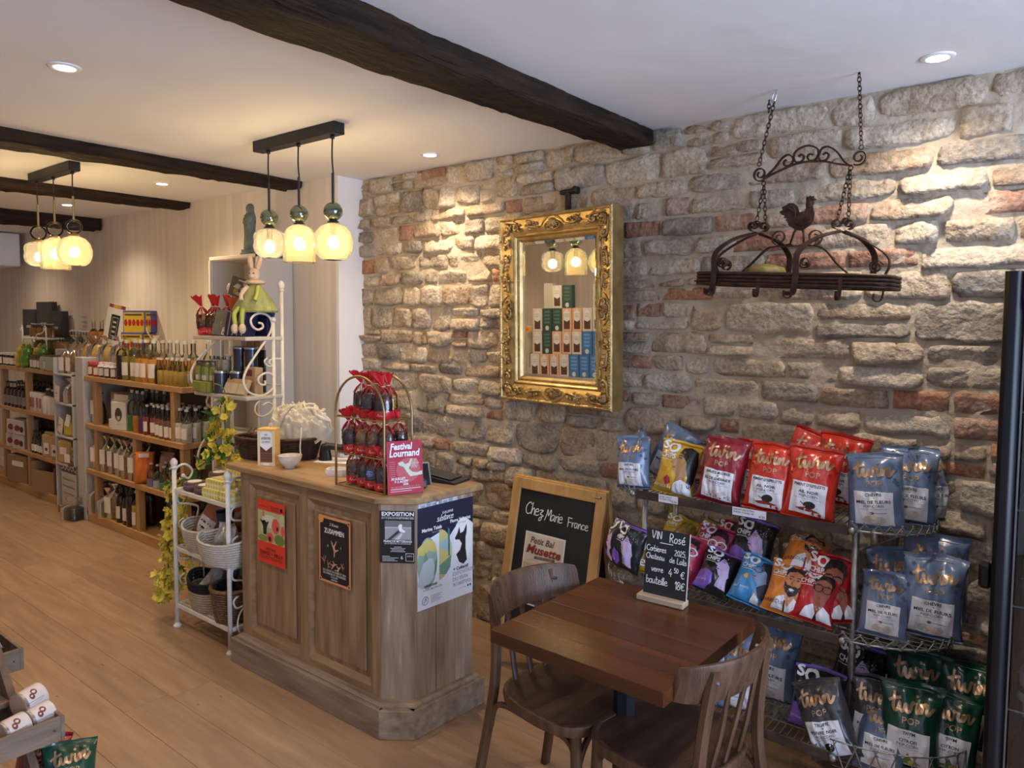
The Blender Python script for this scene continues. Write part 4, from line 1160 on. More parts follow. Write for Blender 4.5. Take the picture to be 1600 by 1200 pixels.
fruits = {'prune': mat('dark_dried_fruit', (.045, .018, .018), .3, col2=(.13, .055, .045), vscale=50, coat=.4), 'amber': mat('golden_dried_fruit', (.38, .17, .02), .4, col2=(.55, .30, .07), vscale=50, coat=.4),
          'cocoa': mat('cocoa_dried_fruit', (.09, .028, .015), .45, col2=(.18, .07, .04), vscale=50, coat=.3), 'mixed': mat('mixed_nuts', (.12, .03, .02), .45, col2=(.42, .22, .10), vscale=60, lo=.4, hi=.6)}
def candy_bag(kind, seed):
    rr = random.Random(seed)
    t = bpy.data.objects.new('candy_bag', None); t.empty_display_size = .03; link(t)
    sq_ = Matrix.Diagonal((1, .72, 1, 1))
    MB().lathe([(0, .0), (.027, .0), (.031, .006), (.032, .028), (.032, .033), (0, .033)], 20, sq_, rfun=lambda a_, z: 1+.05*math.cos(4*a_)).build('red_base', red_w, t, smooth=50)
    mb = MB()
    for i in range(26):
        z = rr.uniform(.036, .088); a_ = rr.uniform(0, 2*PI); q = rr.uniform(.012, .023)
        mb.ball((q*math.cos(a_), q*.7*math.sin(a_), z), rr.uniform(.007, .010), 7, 5, (1, 1, rr.uniform(.7, 1.1)))
    mb.lathe([(0, .033), (.026, .034), (.027, .07), (.018, .092), (0, .096)], 14, sq_)
    mb.build('contents', fruits[kind], t, smooth=True)
    w = MB(); w.lathe([(.0325, .030), (.033, .06), (.030, .088), (.016, .112), (.005, .126)], 24, sq_, rfun=lambda a_, z: 1+.05*math.sin(a_*7+z*90)+.03*math.sin(a_*13))
    w.f = [f for f in w.f if len(f) == 4]; w.m = [0]*len(w.f); w.build('clear_wrapper', cello_r, t, smooth=True)
    w = MB()
    for i in range(9):       # streaks of red print running up to the tie
        a_ = i*2*PI/9+rr.uniform(-.2, .2); q = .034
        w.tube([(.0325*math.cos(a_), .0325*.72*math.sin(a_), .088), (.020*math.cos(a_+.2), .0145*math.sin(a_+.2), .110), (.005*math.cos(a_+.3), .004*math.sin(a_+.3), .126)], [.0010, .0020, .0010], 5)
    w.build('red_gather', red_w, t, smooth=True)
    lean = rr.uniform(-.03, .03); ln2 = rr.uniform(-.022, .008)
    def flare(u, v):
        a_ = u*2*PI; r_ = .0045+.021*v**1.1
        return (lean*v+r_*math.cos(a_)*(1+.18*math.sin(3*a_)), ln2*v+r_*.55*math.sin(a_)*(1+.25*math.sin(5*a_)), .126+.048*v+.005*math.sin(4*a_)*v)
    MB().grid(flare, 28, 5).build('red_flare', red_w, t, smooth=True)
    MB().tube([(.0055*math.cos(2*PI*i/10), .0045*math.sin(2*PI*i/10), .126) for i in range(10)], .0018, 5, closed=True).build('tie', flat(.8, .75, .6), t, smooth=True)
    a = Art(); a.stroke([(-.016, .014), (-.012, .024), (-.010, .012), (-.004, .018), (0, .012), (.005, .019), (.009, .013), (.016, .017)], .0016, flat(.75, .42, .30))
    a.build(t, lambda x, y, h: (x, -.72*math.sqrt(max(.00001, .0328**2-x*x))-h, y))
    return t
protos = {(k, s_): candy_bag(k, s_) for k, s_ in (('prune', 1), ('prune', 2), ('amber', 3), ('cocoa', 4), ('mixed', 5))}
_used = set()
def place_candy(kind, s_, x, y, z, rz, label, lean=0):
    p = protos[(kind, s_)]
    o = p if (kind, s_) not in _used else copy_tree(p)
    _used.add((kind, s_)); o.location = (x, y, z); o.rotation_euler = (0, lean, R(rz)); o.scale = (1.16, 1.16, 1.04)
    tag(o, label, 'candy bag', 'red candy bags on the gold stand')
    return o
z0, z1, z2 = [z+.004 for z in TIER]
place_candy('mixed', 5, -2.405, 1.985, z0, 40, 'red-based bag of mixed nuts, leftmost on the bottom tier of the gold stand')
place_candy('prune', 1, -2.325, 1.975, z0, 35, 'red-based bag of dark fruit on the bottom tier, right of the mixed nuts')
sticker_bag = place_candy('cocoa', 4, -2.262, 1.962, z0, 35, 'red-based bag with a round blue sticker on the bottom tier of the gold stand')
place_candy('prune', 2, -2.195, 1.955, z0, 38, 'red-based bag of dark fruit, rightmost on the bottom tier behind the flyer')
place_candy('cocoa', 4, -2.43, 2.02, z1, 30, 'red-based bag of cocoa sweets, leftmost on the middle tier', -.1)
place_candy('prune', 1, -2.395, 1.965, z1, 40, 'red-based bag of dark fruit on the middle tier, second from its left end', -.12)
place_candy('amber', 3, -2.325, 1.963, z1, 32, 'red-based bag of golden fruit jellies on the middle tier')
place_candy('mixed', 5, -2.252, 1.96, z1, 38, 'red-based bag of mixed nuts in the middle of the middle tier')
place_candy('cocoa', 4, -2.188, 1.965, z1, 30, 'red-based bag of cocoa sweets on the middle tier behind the flyer top')
place_candy('prune', 2, -2.20, 2.045, z1, 30, 'red-based bag at the back right of the middle tier')
place_candy('prune', 2, -2.40, 2.02, z2, 30, 'red-based bag of dark fruit, leftmost on the top tier')
place_candy('cocoa', 4, -2.33, 2.035, z2, 40, 'red-based bag of cocoa sweets at the back of the top tier')
place_candy('prune', 1, -2.295, 1.97, z2, 42, 'red-based bag of dark fruit in the middle of the top tier front')
place_candy('amber', 3, -2.235, 2.02, z2, 40, 'red-based bag of golden fruit jellies at the back right of the top tier')
place_candy('prune', 2, -2.205, 1.965, z2, 36, 'red-based bag of dark fruit with upright red flare, rightmost on the top tier')
# festival flyer in a clear holder
fly = flat(.42, .018, .045)
a = Art(); W, H = .15, .212
a.text('Festival', .062, .178, .036, white_i, bold=.03, shear=.15, width=.092).text('Lournand', .075, .150, .038, white_i, bold=.03, shear=.15, width=.128)
a.oval(.088, .095, .05, .048, flat(.52, .10, .11), 1, 26)
a.poly([(.045, .125), (.065, .13), (.075, .118), (.09, .122), (.1, .140), (.105, .138), (.098, .115), (.09, .10), (.105, .085), (.125, .082), (.146, .088), (.146, .072), (.12, .07), (.095, .068), (.082, .085), (.068, .108), (.05, .115)], flat(.62, .66, .52), 3)
a.oval(.112, .12, .02, .02, flat(.60, .22, .22), 2, 12)
for k in range(6): a.stroke([(.112, .12), (.112+.022*math.cos(k*1.05), .12+.022*math.sin(k*1.05))], .002, flat(.55, .6, .5))
a.text('30 JUILLET', .045, .058, .013, white_i, bold=.03, shear=.15).text('> 2 AOÛT', .058, .046, .013, white_i, bold=.03, shear=.15).text('2026', .075, .036, .011, white_i, bold=.03, shear=.15)
a.rect(.012, .020, .138, .022, white_i, 2).rect(.012, .012, .10, .0135, white_i, 2)
a.text('EN BOURGOGNE DU SUD', .075, .026, .009, flat(.75, .35, .3), width=.12)
for k in range(8): a.rect(.010, .072+k*.008, .034, .0732+k*.008, flat(.66, .35, .35), 2)
fy = sheet('flyer', 'crimson festival flyer standing at the corner of the counter', 'flyer', (-2.135, 1.925, TZ+.002), R(66), W, H, fly, a, tilt=R(-6))
ho = thing('flyer_holder', 'clear acrylic holder propping the crimson flyer', 'stand', (-2.138, 1.932, TZ), R(66))
ac = thin_glass('acrylic', (.96, .97, .97), 1.45, .03, 1.5)
MB().box(.075, .052, .003, .14, .11, .005, .001).build('foot', ac, ho); MB().box(.075, .052, .07, .13, .004, .16, .001, Matrix.Translation((0, .02, 0)) @ Matrix.Rotation(R(-24), 4, 'X')).build('back_plate', ac, ho)
tb = thing('tablet_stand', 'grey tablet leaning on a dark foot behind the flyer', 'tablet', (-2.16, 2.10, TZ), R(60))
MB().box(0, 0, .018, .085, .06, .036, .006).build('foot', mat('dark_grey_plastic', (.06, .065, .06), .4), tb)
MB().box(0, .03, .062, .16, .008, .11, .003, Matrix.Rotation(R(-30), 4, 'X')).build('tablet', mat('grey_aluminium', (.35, .36, .38), .3, metal=.7), tb)
MB().box(0, .0245, .062, .145, .002, .095, 0, Matrix.Rotation(R(-30), 4, 'X')).build('screen', mat('dark_screen', (.01, .01, .012), .1), tb)
tr = thing('laptop', 'flat black wedge-shaped device at the back right of the counter', 'device', (-2.20, 2.27, TZ), R(8))
MB().add([(-.13, -.055, 0), (.13, -.055, 0), (.13, .06, 0), (-.13, .06, 0), (-.13, -.055, .035), (.13, -.055, .008), (.13, .06, .010), (-.13, .06, .045)], [(0, 3, 2, 1), (4, 5, 6, 7), (0, 1, 5, 4), (1, 2, 6, 5), (2, 3, 7, 6), (3, 0, 4, 7)]).build('wedge_body', mat('black_rubber', (.02, .021, .024), .5), tr)
MB().box(0, 0, 0, .2, .09, .003, .001, Matrix.Translation((0, .003, .028)) @ Matrix.Rotation(R(6.5), 4, 'Y')).build('top_plate', mat('dark_slate_plastic', (.035, .037, .042), .3), tr)
# ================================================================ blackboard A-frame
pine = wood('varnished_pine', (.42, .22, .065), (.56, .34, .13), 'z', .4)
slate = mat('chalkboard', (.010, .010, .011), .7, col2=(.020, .020, .021), vscale=5)
chalk = flat(.78, .78, .76, .9)
ab = thing('sandwich_board', 'pine-framed chalkboard A-frame standing against the stone wall', 'chalkboard', (-1.915, 2.735, 0), R(-3))
TH = .885
tl = math.atan2(.17, TH)
fr = Matrix.Translation((0, -.115, 0)) @ Matrix.Rotation(-tl, 4, 'X')
L_ = TH/math.cos(tl); W = .545; B = .052
def bar(name, x0, x1, z0, z1, M, m=pine, t=.022): return MB().box((x0+x1)/2, 0, (z0+z1)/2, x1-x0, t, z1-z0, .003, M).build(name, m, ab)
for M, nm in ((fr, 'front'), (Matrix.Translation((0, .205, 0)) @ Matrix.Rotation(tl*.78, 4, 'X'), 'rear')):
    bar(nm+'_stile', -W/2, -W/2+B, 0, L_-.0, M); bar(nm+'_stile', W/2-B, W/2, 0, L_, M)
    bar(nm+'_rail', -W/2+B, W/2-B, L_-B, L_, M, pine); bar(nm+'_rail', -W/2+B, W/2-B, .09, .09+B, M, pine)
MB().box(0, .003, (.14+L_-B)/2, W-2*B, .008, L_-B-.14, 0, fr).build('chalk_panel', slate, ab)
MB().box(0, -.003, (.14+L_-B)/2, W-2*B, .008, L_-B-.14, 0, Matrix.Translation((0, .205, 0)) @ Matrix.Rotation(tl*.78, 4, 'X')).build('rear_panel', slate, ab)
for sx in (-1, 1): MB().cyl((sx*(W/2+.002), .0, TH-.012), (sx*(W/2-.03), .0, TH-.012), .006, 8).build('hinge_pin', stl, ab)
def board_fn(x, y, h): return tuple(fr @ Vector((x, -.001-h, y)))
a = Art(); a.hand('Chez', -.178, L_-.165, .056, chalk, .08, .03, .12); a.hand('Marie', -.054, L_-.175, .050, chalk, .08, .0, .12); a.hand('France', .078, L_-.182, .041, chalk, .09, .04)
a.build(ab, board_fn)
# Petit Bal Musette bill taped on the board
bill = thing('handbill', 'sepia dance bill taped to the chalkboard', 'poster', tuple(ab.matrix_basis @ Vector((0, 0, 0))), R(-3))
pw, ph = .238, .335
bx0, bz0 = -.158, L_-.245-ph
sep = flat(.62, .51, .38); sep2 = flat(.40, .28, .18); sepd = flat(.10, .05, .03); mar = flat(.22, .035, .02)
def bill_fn(x, y, h): return tuple(fr @ Vector((bx0+x, -.0022-h, bz0+y)))
MB().add([bill_fn(x, y, h) for h in (-.001, 0) for x, y in ((0, 0), (pw, 0), (pw, ph), (0, ph))], [(0, 1, 2, 3), (4, 5, 6, 7), (0, 4, 5, 1), (1, 5, 6, 2), (2, 6, 7, 3), (3, 7, 4, 0)]).build('sheet', flat(.70, .66, .60), bill)
a = Art()
a.rect(.008, .008, pw-.008, ph-.008, sep, 1).rect(.008, .008, pw-.008, .19, flat(.50, .36, .22), 2).poly([(.008, .15), (.06, .165), (.11, .155), (.17, .17), (pw-.008, .185), (pw-.008, .10), (.008, .1)], flat(.28, .27, .12), 3)
for i in range(5): a.rect(.02+i*.045, .10, .03+i*.045, .165, sep2, 4)
for x, y, s_ in ((.045, .09, 1), (.09, .085, .9), (.13, .07, .8), (.175, .08, .85), (.21, .075, .7)):
    a.oval(x, y, .016*s_, .02*s_, sepd, 5).poly([(x-.03*s_, .008), (x+.03*s_, .008), (x+.022*s_, y-.01), (x-.022*s_, y-.01)], sepd, 4).oval(x+.003, y-.002, .009*s_, .012*s_, flat(.5, .3, .2), 6)
a.stroke([(.03+.03*i, .20+.01*math.sin(i*1.3)) for i in range(7)], .002, sep2)
a.text('Petit Bal', pw*.45, .285, .042, sepd, shear=.25, bold=.012, layer=7).text('Musette', pw/2, .238, .056, mar, shear=.25, bold=.035, layer=7, width=.205)
a.poly([(.07, .215), (.19, .222), (.19, .234), (.07, .227)], sepd, 6).text('samedi soir sur la place', .13, .2225, .009, sep, layer=8, width=.10, rot=.05)
a.build(bill, bill_fn, step=.00025)

# ================================================================ bistro table
tw = [wood('varnished_mahogany_%d' % i, c1, c2, 'x', .23, vs=1.6, b=.0004) for i, (c1, c2) in enumerate((((.050, .015, .005), (.092, .031, .010)), ((.056, .018, .006), (.102, .035, .011)), ((.046, .014, .005), (.085, .028, .009))))]
TX0, TX1, TY0, TY1, TT = -1.365, -.785, 1.638, 2.235, .72
tb = thing('bistro_table', 'square dark varnished wooden bistro table between two chairs', 'table', ((TX0+TX1)/2, (TY0+TY1)/2, 0), R(-1.5))
nb = 6; wy = (TY1-TY0)/nb
for i in range(nb):
    MB().box(0, -(TY1-TY0)/2+wy*(i+.5), TT-.02, TX1-TX0, wy-.0003, .040, .0008).build('board', tw[i % 3], tb)
ci = mat('cast_iron_black', (.012, .013, .017), .4, metal=.4)
mb = MB().lathe([(.055, .02), (.04, .06), (.036, .1), (.036, .62), (.05, .66), (.09, .675), (.09, .679), (0, .679)], 8, rfun=lambda a_, z: 1+.06*math.cos(a_*4)); mb.build('column', ci, tb)
for k in range(4):
    M = Matrix.Rotation(k*PI/2+PI/4, 4, 'Z')
    MB().strap([tuple(M @ Vector(p)) for p in smooth_path([(.02, 0, .10), (.10, 0, .085), (.2, 0, .045), (.27, 0, .02), (.285, 0, .012)], 4)], .05, .03, tuple(M @ Vector((0, 1, 0)))).build('foot', ci, tb, smooth=40)
MB().box(0, 0, .679, .34, .05, .008).box(0, 0, .6785, .05, .34, .007).build('top_bracket', ci, tb)

# small slate price sign on the table
sg = thing('slate_sign', 'small chalk-lettered slate of wine prices on a wooden foot on the table', 'sign', (-1.062, 2.172, TT), R(3))
MB().box(-.005, -.005, .010, .165, .05, .020, .003).build('wooden_foot', wood('pale_beech', (.36, .26, .17), (.50, .39, .28), 'x', .6), sg)
SM_ = Matrix.Translation((0, 0, .012)) @ Matrix.Rotation(R(-7), 4, 'X')
MB().box(0, 0, .112, .152, .005, .225, .001, SM_).build('slate', slate, sg)
MB().box(.0762, 0, .112, .0012, .0055, .225, 0, SM_).build('pale_edge', flat(.55, .53, .5), sg)
a = Art()
def sgf(x, y, h): return tuple(SM_ @ Vector((x, -.0026-h, y)))
a.hand('VIN', -.055, .192, .026, chalk, .10, .14).hand('Rosé', .008, .188, .027, chalk, .10, .12).stroke([(-.025, .181), (.02, .181)], .0022, chalk)
a.hand('Corbieres', -.071, .150, .019, chalk, .11, .035).hand('2025,', .028, .148, .018, chalk, .11, .08)
a.hand('Chateau', -.071, .124, .018, chalk, .11, .055).hand('de', .012, .123, .018, chalk, .11, .05).hand('Lalis', .038, .122, .019, chalk, .11, .06)
a.hand('verre', -.050, .084, .019, chalk, .11, .08).hand('4', .012, .078, .024, chalk, .10, .1).hand('50', .030, .092, .015, chalk, .13, .1).hand('\u20ac', .054, .078, .023, chalk, .10)
a.hand('bouteille', -.066, .044, .024, chalk, .10, .035).hand('18\u20ac', .036, .040, .025, chalk, .10, .10)
a.build(sg, sgf)

# ================================================================ bentwood chairs
ch_w = wood('dark_beech', (.045, .020, .010), (.115, .058, .030), 'z', .42, vs=4, third=(.2, (.21, .13, .08)))
ch_seat = wood('worn_seat_ply', (.034, .015, .008), (.09, .044, .023), 'y', .40, vs=3, third=(.14, (.24, .15, .09)))
def make_chair(label, loc, rz):
    t = thing('bistro_chair', label, 'chair', loc, R(rz), 'bentwood chairs at the table')
    S = .45
    def seat_r(a_):      # rounded seat, slightly narrower at the back
        c, s_ = math.cos(a_), math.sin(a_); q = 3.2
        r = (abs(c)**q+abs(s_)**q)**(-1/q)
        return (.198*c*r, (.196+.012*c)*s_*r)
    n = 48
    lv = [(-.038, .93), (-.034, .985), (-.012, 1.0), (-.002, .99), (0, .965), (-.002, .93), (-.0045, .90), (-.0055, .55), (-.006, .02)]
    vs = [(seat_r(2*PI*j/n)[0]*k, seat_r(2*PI*j/n)[1]*k, S+z) for z, k in lv for j in range(n)]
    fs = [(i*n+j, i*n+(j+1) % n, (i+1)*n+(j+1) % n, (i+1)*n+j) for i in range(len(lv)-1) for j in range(n)]
    mb = MB(); mb.add(vs, [tuple(range(n))[::-1], tuple((len(lv)-1)*n+j for j in range(n))]); mb.f = []; mb.m = []
    rimf = fs[:n*6]; pad = fs[n*6:]
    MB().add(vs, rimf+[tuple(range(n))[::-1]]).build('seat_frame', ch_w, t, smooth=45, fix=False)
    MB().add(vs, pad+[tuple((len(lv)-1)*n+j for j in range(n))]).build('seat', ch_seat, t, smooth=True, fix=False)
    sec = lambda w, d: [(-w/2, -d/2*.6), (-w/2*.6, -d/2), (w/2*.6, -d/2), (w/2, -d/2*.6), (w/2, d/2*.6), (w/2*.6, d/2), (-w/2*.6, d/2), (-w/2, d/2*.6)]
    legs_ = []
    for s_ in (-1, 1):
        lg1 = MB().tube(smooth_path([(-.275, s_*.178, 0), (-.235, s_*.168, .2), (-.196, s_*.158, .42), (-.195, s_*.148, .55), (-.212, s_*.140, .7), (-.222, s_*.136, .765)], 4), sec=sec(.033, .028), up=(0, 1, 0)).build('rear_leg', ch_w, t, smooth=40); legs_.append(lg1)
        MB().tube([(.172, s_*.150, 0), (.162, s_*.146, .2), (.150, s_*.142, .43)], [.014, .016, .018], 10).build('front_leg', ch_w, t, smooth=40)
        MB().tube(smooth_path([(.166, s_*.147, .235), (.158, s_*.143, .33), (.120, s_*.150, .395), (.02, s_*.172, .408), (-.12, s_*.166, .405), (-.185, s_*.160, .375), (-.208, s_*.160, .30)], 5), sec=sec(.020, .016), up=(0, 1, 0)).build('brace', ch_w, t, smooth=40)
    MB().tube(smooth_path([(.166, -.147, .235), (.160, -.135, .33), (.158, -.08, .40), (.158, 0, .411), (.158, .08, .40), (.160, .135, .33), (.166, .147, .235)], 5), sec=sec(.018, .016), up=(1, 0, 0)).build('brace', ch_w, t, smooth=40)
    # curved top rail: ends come forward past the posts
    rail = MB(); m = 22; vs = []
    for i in range(m+1):
        u = i/m*2-1; yy = .205*math.sin(u*1.05)/math.sin(1.05); xx = -.245+.085*u*u
        h = 1-.16*u**4
        for dx, z in ((0, .668), (-.016, .668), (-.020, .77), (-.014, .783), (-.004, .783), (.002, .77)):
            zc_ = .725; vs.append((xx+.016+dx-(z-.725)*.25, yy, zc_+(z-zc_)*h))
    rail.add(vs, [(i*6+j, i*6+(j+1) % 6, (i+1)*6+(j+1) % 6, (i+1)*6+j) for i in range(m) for j in range(6)]+[tuple(range(6))[::-1], tuple(m*6+j for j in range(6))])
    rail.build('top_rail', ch_w, t, smooth=40)
    for yy in (-.07, 0, .07):
        MB().tube([(-.176, yy*1.05, .44), (-.205, yy, .56), (-.228-.008*(1-abs(yy)/.07), yy, .70)], sec=sec(.020, .011), up=(0, 1, 0)).build('spindle', ch_w, t, smooth=40)
    for s_, lg1 in zip((-1, 1), legs_):
        MB().cyl((-.24, s_*.137, .735), (-.19, s_*.137, .735), .006, 8).build('bolt', stl, lg1)
    return t
make_chair('dark bentwood chair left of the table, seen from its side', (-1.275, 1.935, 0), -8)
make_chair('dark bentwood chair nearest the camera, its curved back towards us', (-.905, 1.905, 0), 171.5)
# ================================================================ wire bakery rack
rk_iron = mat('brown_painted_iron', (.045, .030, .022), .45, metal=.3, col2=(.085, .06, .045), vscale=20)
zinc = mat('dull_zinc', (.22, .22, .21), .42, metal=.8, col2=(.33, .33, .32), vscale=30)
rk = thing('bakery_rack', 'brown iron bakery rack of three wire shelves with round end baskets along the stone wall', 'rack', (0, 0, 0))
RXA, RXB, BACK = -1.405, -.60, 2.95
TIERS = [(.965, 2.60), (.615, 2.52), (.25, 2.45)]
def arc_pts(xc, y0, y1, ext, sgn, z, n=26):
    return [(xc+sgn*ext*math.sin(PI*i/n), (y0+y1)/2-(y1-y0)/2*math.cos(PI*i/n), z) for i in range(n+1)]
for (z, fy) in TIERS:
    MB().box((RXA+RXB)/2, fy, z-.013, RXB-RXA, .008, .032, .001).box((RXA+RXB)/2, fy+.012, z-.026, RXB-RXA, .024, .005).build('front_bar', rk_iron, rk)
    MB().box((RXA+RXB)/2, BACK, z-.006, RXB-RXA, .006, .02, .001).build('back_bar', rk_iron, rk)
    g = MB()
    for i in range(1, 34):
        x = RXA+(RXB-RXA)*i/34; g.tube([(x, fy+.004, z-.004), (x, BACK, z-.004)], .0018, 4)
    for yy in (fy+.1, fy+.2, fy+.3):
        if yy < BACK: g.tube([(RXA, yy, z-.008), (RXB, yy, z-.008)], .003, 5)
    g.build('wire_deck', zinc, rk)
    for xc, sgn, ext in ((RXA, -1, .15), (RXB, 1, .235 if z > .9 else .30 if z > .5 else .36)):
        y0, y1 = fy, BACK-.01
        fz = z-.010 if z > .3 else z-.06
        MB().tube(arc_pts(xc, y0, y1, ext, sgn, fz), .0035, 6).build('basket_ring', zinc, rk, smooth=True)
        if z < .3: MB().tube(arc_pts(xc, y0, y1, ext, sgn, z+.045), .0025, 6).build('basket_ring', zinc, rk, smooth=True)
        # hairpin loops along the rim
        n = 19; P = []
        base = arc_pts(xc, y0, y1, ext, sgn, z, 160)
        A = .017 if z > .3 else .055
        for i in range(n*12+1):
            t = i/(n*12); th = t*n*2*PI
            k = t+.012*math.sin(2*th)
            k = min(max(k, 0), 1); j = min(int(k*160), 159); fr_ = k*160-j
            b0, b1 = Vector(base[j]), Vector(base[j+1]); p = b0.lerp(b1, fr_)
            out = Vector((p.x-xc, (p.y-(y0+y1)/2)*.4, 0)); out = out.normalized() if out.length > 1e-6 else Vector((sgn, 0, 0))
            p = p+out*.004; p.z = z+(.004 if z > .3 else -.005)+A*math.tanh(2.2*math.sin(th))
            P.append(p)
        MB().tube(P, .0022, 5).build('hairpin_rim', zinc, rk, smooth=True)
        g = MB()
        for i in range(1, 12):
            yy = y0+(y1-y0)*i/12; c = (yy-(y0+y1)/2)/((y1-y0)/2); e = ext*math.sqrt(max(0, 1-c*c))
            g.tube([(xc, yy, fz-.002), (xc+sgn*e, yy, fz-.002)], .0016, 4)
        for q in (.35, .7): g.tube(arc_pts(xc, y0, y1, ext*q, sgn, fz-.004, 16), .0016, 4)
        g.build('basket_wires', zinc, rk)
        MB().tube([(xc+sgn*ext*.75, (y0+y1)/2, z-.014), (xc+sgn*.01, (y0+y1)/2, z-.12)], .003, 6).build('brace_wire', zinc, rk, smooth=True)
        MB().ball((xc+sgn*.012, fy-.004, z-.012), .013, 8, 6).build('joint_knob', zinc, rk, smooth=True)
for x in (RXA+.015, RXB+.012):
    for yy in (2.655, BACK-.012):
        MB().cyl((x, yy, 0), (x, yy, .98), .012, 10).build('upright', zinc, rk, smooth=True)
MB().box((RXA+RXB)/2, BACK-.012, .43, RXB-RXA, .004, .02).build('cross_bar', rk_iron, rk)
# two price strips on the top bar
def price(x, w, lines, label):
    t = thing('price_label', label, 'price label', (x, 2.594, .938), 0)
    MB().box(w/2, -.0005, .0165, w, .001, .030).build('card', flat(.78, .76, .80), t)
    a = Art()
    for k, (s_, xx) in enumerate(lines): a.text(s_, .004+xx, .022-.010*k, .011, ink, 'l', width=min(w*.6, .008*len(s_)))
    a.text('4,50', w-.004, .005, .013, ink, 'r')
    a.build(t, lambda x_, y, h: (x_, -.001-h, y))
price(-1.30, .082, [('pop corn', .002), ('et chips 125g', .002)], 'small white price strip at the left of the top rack bar')
price(-1.00, .125, [('pop corn pop de Paris', .002), ('baies roses et', .002)], 'longer white price strip at the middle of the top rack bar')

# ================================================================ crisp and popcorn bags
def foilmat(n, c, rough=.28, c2=None): return mat(n, c, rough, col2=c2 or tuple(min(1, k*1.18) for k in c), vscale=5, bump=.006, bscale=13, coat=.35)
F = {'slate': foilmat('slate_blue_foil', (.125, .175, .275)), 'red': foilmat('red_foil', (.52, .028, .012)), 'burgundy': foilmat('burgundy_foil', (.24, .014, .026)),
     'green': foilmat('dark_green_foil', (.010, .048, .030)), 'charcoal': foilmat('charcoal_foil', (.050, .046, .050)),
     'yellow': foilmat('yellow_foil', (.60, .35, .02)), 'ochre': foilmat('ochre_foil', (.36, .25, .02)), 'purple': foilmat('black_foil', (.012, .011, .014)), 'blue': foilmat('blue_foil', (.05, .25, .52)),
     'orange': foilmat('orange_foil', (.62, .20, .03)), 'crimson': foilmat('crimson_foil', (.42, .012, .018)), 'pink': foilmat('pink_foil', (.42, .03, .085))}
lab_w = flat(.76, .76, .80, .45); goldp = mat('gold_print', (.52, .34, .20), .3, metal=.6)
violet = flat(.20, .10, .48, .4); lilac = flat(.55, .42, .66, .4); blackp = flat(.010, .009, .011, .35); tan_p = flat(.42, .24, .10, .4); peach = flat(.60, .24, .10, .4); whitep = flat(.80, .80, .82, .4)
def bag_fn(W, H, T, seed):
    def S(u, v, side):
        vv = min(max((v-.045)/.885, 0), 1)
        fill = max(0, math.sin(PI*vv**.86))**.5
        e = max(0, 1-abs(u)**2.6)**.58
        t = T/2*fill*e
        w_ = .010*nz(u*2.0+seed, v*2.7, side*2+seed)+.009*(.3-abs(nz(u*2.6+seed*2, v*3.4+u, side*5)))*1.3+.003*nz(u*6+seed, v*7, side*3)
        cre = .007*math.sin(u*8+seed+3*v)*math.exp(-((v-.86)/.10)**2)+.006*math.sin(u*7+seed*2)*math.exp(-((v-.10)/.09)**2)
        d = t+(w_+cre)*e*min(1, fill*2)
        bend = .016*math.sin(u*2.5+seed)*max(0, v-.72)*4+.012*nz(u*2, seed, 3)*max(0, v-.8)*5
        x = W/2*u*(1-.085*fill*(1-.25*math.cos(vv*5+seed)))
        z = H*v-.012*max(0, v-.85)*(u*u)*3+.004*nz(u*2+seed, v*2)
        return (x, side*d+bend, z)
    return S
